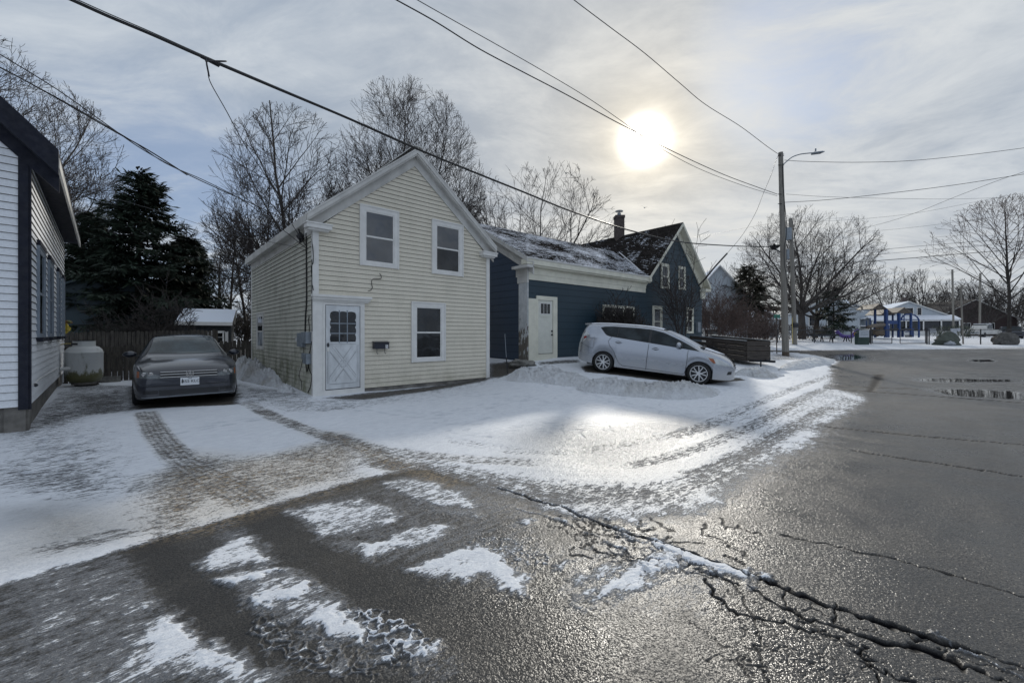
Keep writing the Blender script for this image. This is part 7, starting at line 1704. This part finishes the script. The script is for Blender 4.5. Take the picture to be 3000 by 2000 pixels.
# ------------------------------------------------------------------ the park across the cross street
M_fblack = mat('black_fence_metal', (.02,.021,.024), .5, .15, 6); M_blue = mat('playground_blue', (.012,.045,.16), .4, .15, 6); M_tan = mat('tan_plastic', (.13,.105,.08), .5, .15, 6)
M_purple = mat('purple_plastic', (.09,.05,.24), .35, .12, 6); M_green = mat('dark_green_bin', (.018,.045,.035), .5, .2, 6); M_sign = mat('white_sign_board', (.45,.47,.50), .5, .12, 14, c2=(.30,.32,.35))
m, nt, p = new_mat('chain_link'); co = nt.coord(); 
ck = nt.vmath('ABSOLUTE', nt.vmath('SUBTRACT', nt.vmath('FRACTION', nt.mapping(co, (11, 11, 11), (0, radians(45), 0))), (.5,.5,.5))); s = nt.new('ShaderNodeSeparateXYZ'); nt.set(s.inputs[0], ck)
mk = nt.math('MAXIMUM', nt.ramp(s.outputs[0], .04, .02), nt.ramp(s.outputs[2], .04, .02)); mix = nt.new('ShaderNodeMixShader'); tr_ = nt.new('ShaderNodeBsdfTransparent'); nt.set(mix.inputs[0], mk); nt.l.new(tr_.outputs[0], mix.inputs[1]); nt.l.new(p.outputs[0], mix.inputs[2])
nt.l.new(mix.outputs[0], nt.n['Material Output'].inputs[0]); p.inputs['Base Color'].default_value = (.03,.03,.035,1); M_link = m
def fence_run(label, x0, x1, y0t, y1t, Y, posts, h=1.25, name='chain_link_fence', mesh=True):
    xa_, xb_ = PX(x0, Y), PX(x1, Y); o = thing(name, label, 'fence', (xa_, Y, zt(xa_, Y))); za, zb_ = zt(xa_, Y), zt(xb_, Y)
    q = MB(); q.tube([(xa_, Y, za+h), (xb_, Y, zb_+h)], .03, 6); q.build('top_rail', M_fblack, o)
    if mesh: q = MB(); q.quad((xa_,Y,za),(xb_,Y,zb_),(xb_,Y,zb_+h),(xa_,Y,za+h)); q.build('mesh', M_link, o)
    for i in range(posts):
        x_ = xa_+(xb_-xa_)*i/max(1, posts-1); q = MB(); z_ = zt(x_, Y); q.tube([(x_, Y, z_-.1), (x_, Y, z_+h+.05)], .045, 6); q.build('post', M_fblack, o)
    return o
fence_run('low black chain link fence left of the park gates', 2170, 2548, 0, 0, 38.0, 8, 1.2)
fence_run('black chain link fence with wide spaced posts right of the park gates', 2722, 3250, 0, 0, 36.6, 8, 1.35)
def gate(label, x0, x1, Y=36.8, h=1.2):
    xa_, xb_ = PX(x0, Y), PX(x1, Y); z_ = zt(xa_, Y)+.08; o = thing('park_gate', label, 'gate', (xa_, Y, z_)); q = MB()
    q.tube([(xa_,Y,z_),(xb_,Y,z_)], .03, 6); q.tube([(xa_,Y,z_+h),(xb_,Y,z_+h)], .03, 6); q.tube([(xa_,Y,z_),(xa_,Y,z_+h)], .03, 6); q.tube([(xb_,Y,z_),(xb_,Y,z_+h)], .03, 6); q.build('frame', M_fblack, o)
    q = MB(); q.quad((xa_,Y,z_),(xb_,Y,z_),(xb_,Y,z_+h),(xa_,Y,z_+h)); q.build('mesh', M_link, o)
    for x_ in (xa_-.14, ) if x0 < 2600 else (xb_+.14,): q = MB(); q.tube([(x_,Y,z_-.2),(x_,Y,z_+h+.2)], .06, 8); q.build('gate_post', M_fblack, o)
gate('left leaf of the black park gates beside the green bin', 2556, 2613); gate('right leaf of the black park gates', 2637, 2711)
def boxpx(name, label, cat, Y, x0, x1, y0, y1, m, dep=.6, bev=.03, group=None):
    a_ = P(x0, y1, Y); b_ = P(x1, y0, Y); q = MB(); q.box(-(b_.x-a_.x)/2, (b_.x-a_.x)/2, -dep/2, dep/2, 0, b_.z-a_.z); o = q.build(name, m, None, bevel=bev); o.location = ((a_.x+b_.x)/2, Y, a_.z); tag(o, label, cat, group); return o
bn_ = thing('waste_bin', 'dark green slatted waste bin with a hooded top beside the park gates', 'waste bin', (PX(2524,36.2), 36.2, zt(PX(2524,36.2),36.2)))
zz = zt(PX(2524,36.2),36.2); hb = P(0, 975, 36.2).z - zz
q = MB(); [q.box(-.48+k*.1, -.48+k*.1+.085, -.20, -.17, 0, hb) for k in range(10)]; q.box(-.47,.47,-.17,.17,.02,hb-.02); q.build('bin_body', M_green, bn_, world=False)
q = MB(); q.hexa([(-.52,-.22,hb),(.52,-.22,hb),(.52,.2,hb),(-.52,.2,hb),(-.3,-.1,hb+.25),(.3,-.1,hb+.25),(.3,.1,hb+.25),(-.3,.1,hb+.25)]); q.build('hood', M_green, bn_, world=False)
def sign(label, Y, x0, x1, y0, y1, lines=True, post=True):
    a_ = P(x0, y1, Y); b_ = P(x1, y0, Y); o = thing('park_sign', label, 'sign', (a_.x, Y, a_.z)); q = MB(); q.box(a_.x, b_.x, Y-.015, Y+.015, a_.z, b_.z); bo = q.build('board', M_sign, o)
    if lines:
        q = MB(); n = 3
        for k in range(n): z_ = b_.z-(b_.z-a_.z)*(.28+.2*k); q.box(a_.x+.12, b_.x-.12, Y-.019, Y-.016, z_-.025, z_+.025)
        q.build('faded_lines', M_steel, bo)
sign('white lettered notice board in front of the green waste bin', 35.5, 2517, 2546, 967, 988); sign('small white notice on the fence above the green boulder', 36.4, 2785, 2803, 962, 982, False); sign('pale blank panel on the fence right of the gates', 36.9, 2720, 2742, 962, 975, False)
sign('small dark notice beside the one above the green boulder', 36.5, 2804, 2813, 961, 970, False)
M_gboul = mat('green_grey_boulder', (.075,.085,.07), .9, .2, 4, .5, 6)
def boulder(label, x0, x1, ytop, ybase, Y, seed, m):
    a_, b_ = PX(x0, Y), PX(x1, Y); z0 = P(0, ybase, Y).z; h_ = P(0, ytop, Y).z - z0
    q = MB(); q.blob((0,0,0), (b_-a_)/2*.88, .5, h_, n=18, seed=seed, rough=.22); ob = q.build('boulder', m, None, smooth=True, autosm=30); ob.location = ((a_+b_)/2, Y, z0-.05); tag(ob, label, 'boulder')
boulder('greenish boulder at the roadside right of the park gates', 2738, 2812, 974, 1006, 35.6, 3, M_gboul); boulder('long grey boulder at the foot of the young open tree', 2908, 2985, 974, 996, 36.2, 6, M_stone)
boulder('small snow capped stone at the foot of the greenish boulder', 2770, 2788, 997, 1004, 35.2, 9, M_sign)
# purple rocker
Y = 40; rc = thing('banana_rocker', 'purple banana shaped playground rocker left of the green bin', 'rocker', tuple(P(2480, 1000, Y)))
q = MB(); q.tube(smoothc3([P(x, y, Y) for x, y in ((2451,968),(2456,976),(2468,984),(2482,986),(2496,984),(2505,974),(2514,968))]), .19, 8); q.build('seat', M_purple, rc, smooth=True)
q = MB(); [q.tube([P(2480, 985, Y+dy)+Vector((dx*.3,0,0)), P(2480, 1000, Y+dy)+Vector((dx,0,0))], .05, 6) for dx, dy in ((-.3,-.2),(.3,-.2),(0,.3))]; q.build('stand', M_fblack, rc)
q = MB(); q.blob(P(2506,978,Y-.2), .16, .1, .22, 8, 2, .1); q.build('orange_end', mat('orange_plastic', (.45,.20,.05), .5), rc)
bo_ = thing('park_table', 'long dark picnic table and bench left of the purple rocker', 'picnic table', tuple(P(2400, 998, 39.5))); Y = 39.5
q = MB(); a_ = P(2372, 984, Y); b_ = P(2450, 975, Y); q.box(a_.x, b_.x, Y-.4, Y+.4, a_.z, b_.z-.12); q.build('tabletop', M_fblack, bo_)
for x_ in (2385, 2408, 2435): q = MB(); q.tube([P(x_-4, 1000, Y), P(x_, 982, Y)], .05, 5); q.tube([P(x_+4, 1000, Y+.3), P(x_, 982, Y+.3)], .05, 5); q.build('leg', M_fblack, bo_)
# climbing frame with roofed towers
Y = 46; pf = thing('play_structure', 'blue playground climbing frame with three tan roofed towers, arches and a slide', 'play structure', (PX(2620, Y), Y, zt(PX(2620, Y), Y)))
def Q(x, y, dy=0): return P(2500 + x*300/2352, 880 + y*300/2352, Y+dy)
def post(x, y0, y1, w=.11, dy=0, m=None, name='tower_post'): q = MB(); q.tube([Q(x, y1, dy), Q(x, y0, dy)], w, 8); q.build(name, m or M_blue, pf)
for x, y0, y1, w, dy in ((500,205,850,.12,1.2),(750,205,850,.19,0),(800,560,850,.13,0),(760,210,850,.12,1.6),(1045,290,850,.16,0),(905,330,850,.09,1.5),(1320,290,840,.12,0),(1500,430,850,.07,0),(1165,350,480,.05,0),(300,460,630,.05,0),(385,400,640,.06,.5),(1360,640,840,.12,.2),(1130,640,840,.12,.6)): post(x, y0, y1, w, dy)
for (x0, xm, x1, yb, yt, d0) in ((440,605,785,205,85,0),(860,1010,1190,325,200,1.2),(1000,1175,1360,290,170,0)):
    q = MB(); a_, b_, t_ = Q(x0, yb), Q(x1, yb), Q(xm, yt); dpt = Vector((0, 2.2, 0)); off = Vector((0, d0, 0)); a_ += off; b_ += off; t_ += off
    up_ = Vector((0,0,.07)); q.hexa([a_, t_, t_+dpt, a_+dpt, a_+up_, t_+up_, t_+dpt+up_, a_+dpt+up_]); q.hexa([t_, b_, b_+dpt, t_+dpt, t_+up_, b_+up_, b_+dpt+up_, t_+dpt+up_]); ro = q.build('tower_roof', M_tan, pf)
    q = MB(); q.poly([a_+Vector((.25,.1,.02)), b_+Vector((-.25,.1,.02)), t_+Vector((0,.1,-.1))]); q.build('gable_panel', mat('brown_panel', (.10,.08,.06), .6), ro)
q = MB(); q.tube([Q(1105+x, 460-y, 0) for x, y in ((0,0),(5,60),(40,110),(100,138),(200,145),(290,130),(360,80),(400,20),(405,-120),(405,-380))], .075, 8); q.tube([Q(x, y) for x, y in ((1120,440),(1200,435),(1300,440),(1490,440))], .05, 6); q.build('arch', M_blue, pf)
q = MB(); q.box(Q(780,0).x, Q(1340,0).x, Y-.1, Y+1.8, Q(0,680).z, Q(0,640).z); q.build('deck', M_fblack, pf)
q = MB(); a_ = Q(780,540); b_ = Q(1060,460); q.box(a_.x, b_.x, Y-.06, Y, a_.z, b_.z); a_ = Q(1190,740); b_ = Q(1340,640); q.build('panel', M_blue, pf)
q = MB(); [q.tube([Q(x, 640), Q(x, 740)], .03, 5) for x in range(1190, 1350, 25)]; q.tube([Q(1185,640),Q(1345,640)], .04, 5); q.build('railing', M_blue, pf)
q = MB(); pts_ = [Q(700,560,-.2),(Q(560,570,-.4)),(Q(430,590,-.6)),(Q(330,620,-.8))]; q.tube(pts_, .2, 10); q.build('slide', M_tan, pf, smooth=True)
q = MB(); q.blob(Q(600,720,.3), .7, .4, .5, 10, 7, .3); q.build('climbing_wall', mat('brown_climbing_wall', (.12,.09,.06), .7), pf)
q = MB(); [q.tube([Q(1180+4*k, 800+18*k, -.3), Q(1340, 800+18*k, -.3)], .04, 5) for k in range(3)]; q.build('step', M_fblack, pf)
# vehicles beyond
def far_car(label, x, y, rot, L, hgt, body, top, name='parked_car', cat='car', pickup=False, snow=True, group=None):
    z = zt(x, y); o = thing(name, label, cat, (x, y, z), (0, 0, rot), group=group); q = MB(); prof = [(-L/2,.35),(-L/2,.85),(-L/2+.1,.95),(-L*.28,1.0),(-L*.18,hgt-.1),(-L*.1,hgt),(L*.14,hgt),(L*.22,1.02),(L/2-.15,.90),(L/2,.7),(L/2,.3)]
    if pickup: prof = [(-L/2,.45),(-L/2,1.1),(-L*.08,1.12),(-L*.06,hgt),(L*.14,hgt),(L*.24,1.18),(L/2-.1,1.08),(L/2,.8),(L/2,.4)]
    w_ = .88; n = len(prof)
    def yw(z): return w_ if z < 1.05 else w_-.14*(z-1.0)/.5
    q.poly([(a, -yw(b), b) for a, b in prof]); q.poly([(a, yw(b), b) for a, b in reversed(prof)])
    for i in range(n): a, b = prof[i], prof[(i+1)%n]; q.quad((a[0],-yw(a[1]),a[1]),(a[0],yw(a[1]),a[1]),(b[0],yw(b[1]),b[1]),(b[0],-yw(b[1]),b[1]))
    q.build('body', body, o, world=False, bevel=.04)
    for k in (-1, 1):
        q = MB(); zt_ = hgt-.1; q.poly([(-L*.2, k*(w_-.0), 1.06),(L*.19, k*(w_-.0), 1.06),(L*.11, k*(w_-.05), zt_),(-L*.08 if not pickup else -L*.03, k*(w_-.05), zt_)][::k]) if not pickup else q.poly([(-L*.05, k*w_, 1.2),(L*.19, k*w_, 1.2),(L*.12, k*(w_-.05), zt_),(-L*.045, k*(w_-.05), zt_)][::k]); q.build('window', M_paned, o, world=False)
        for a in (-L*.3, L*.32): q = MB(); q.lathe([(0,k*.9),(.2,k*.9),(.33,k*.88),(.33,k*.66)], (a,0,.33), 16, 'y'); q.build('wheel', M_tyre, o, world=False)
    q = MB(); q.box(L/2-.06, L/2+.02, -.7, .7, .5, .72); q.build('grille', M_chrome if pickup else M_plast, o, world=False)
    if snow: q = MB(); q.box(-L*.09, L*.13, -.7, .7, hgt+.002, hgt+.06); q.build('snow_cap', M_carsnow, o, world=False); 
    q = MB(); a, b = (L*.145, hgt-.04), (L*.225, 1.06 if not pickup else 1.2); q.poly([(a[0]+.02,-.68,a[1]),(b[0]+.02,-.78,b[1]),(b[0]+.02,.78,b[1]),(a[0]+.02,.68,a[1])]); q.build('windshield', M_carglass, o, world=False); return o
far_car('snow dusted white car parked by the white gabled house', PX(2066,34), 34, radians(-75), 4.5, 1.45, M_trimgrey, None)
far_car('white pickup truck with chrome grille parked beyond the right hand fence', PX(2880,58), 58, radians(200), 5.6, 1.85, M_trimgrey, None, 'pickup_truck', 'pickup truck', True)
far_car('dark car with sun glinting on its windshield behind the long boulder', PX(2960,52), 52, radians(225), 4.6, 1.5, M_dkgrey, None, snow=False)
far_car('dark car at the right edge beyond the fence', PX(3040,54), 54, radians(190), 4.6, 1.5, M_dkgrey, None, snow=False)
far_car('pale car before the low white house, left of the slide', PX(2517,62), 62, radians(-80), 4.4, 1.5, M_trimgrey, None)
for (x0, label, Y, x1, ytop) in ((2870,'thin grey sapling trunk before the brown roofed house',60,2872,800),(2794,'left of two pale poles by the brown roofed house',62,2790,790),(2822,'right of two pale poles, nearer the fence',37.2,2815,840)):
    q = MB(); xb_ = PX(x0, Y); q.tube([(xb_, Y, zt(xb_, Y)-.1), P(x1, ytop, Y)], .12 if Y > 50 else .06, 8); ob = q.build('bare_pole', M_pole); tag(ob, label, 'pole')
# hedges and far belt of woods
def hedge(label, x0, x1, Y, h, seed, m, w=1.0):
    rng = random.Random(seed); segs = []; a_, b_ = PX(x0, Y), PX(x1, Y); n = int((b_-a_)*90)
    for i in range(n):
        x = rng.uniform(a_, b_); y = Y+rng.uniform(-w/2, w/2); z0 = zt(x, y)+rng.uniform(0, h*.7); L = h*rng.uniform(.15,.5); d = Vector((rng.gauss(0,.45), rng.gauss(0,.45), 1)).normalized()
        segs.append((x, y, z0, x+d.x*L, y+d.y*L, min(z0+d.z*L, zt(x,y)+h*(1+.1*sin(x*1.7))), .022, .008))
    o = thing('hedge', label, 'hedge', (a_, Y, zt(a_, Y))); seg_mesh('branches', segs, 3, m, o, off=(a_, Y, zt(a_, Y)))
M_hb = mat('brown_hedge', (.055,.038,.028), .9, .3, 2); M_hg = needle_mat('green_hedge_leaves', (.03,.045,.025))
hedge('dense brown hedge across the street behind the street sign', 2165, 2400, 42, 1.9, 1, M_hb, 1.2); hedge('dark green hedge beyond the fence right of the white cottage', 2735, 2850, 52, 1.7, 2, M_hg, 1.2); hedge('low dark hedge behind the picnic table', 2400, 2470, 50, 1.9, 3, M_hg, 1.2)
rng = random.Random(77); segs = []
for i in range(26000):
    az = rng.uniform(-1.25, 1.35); R0 = rng.uniform(125, 165); x = R0*math.tan(az) if abs(az) < 1.0 else R0*math.tan(az); y = R0*rng.uniform(.95,1.05)
    hh = 6.5 + 2.5*sin(az*9+1) + 1.8*sin(az*23) + 1.0*sin(az*51); z0 = 1.3 + rng.uniform(0, hh*.75); L = rng.uniform(1.5, 4)
    d = Vector((rng.gauss(0,.4), rng.gauss(0,.3), 1)).normalized(); segs.append((x, y, z0, x+d.x*L, y, min(z0+d.z*L, 1.3+hh*rng.uniform(.85,1.15)), .12, .03))
fo_ = seg_mesh('distant_woods', segs, 3, M_twigd); tag(fo_, 'far belt of bare woods closing the horizon', 'woods', kind='stuff')
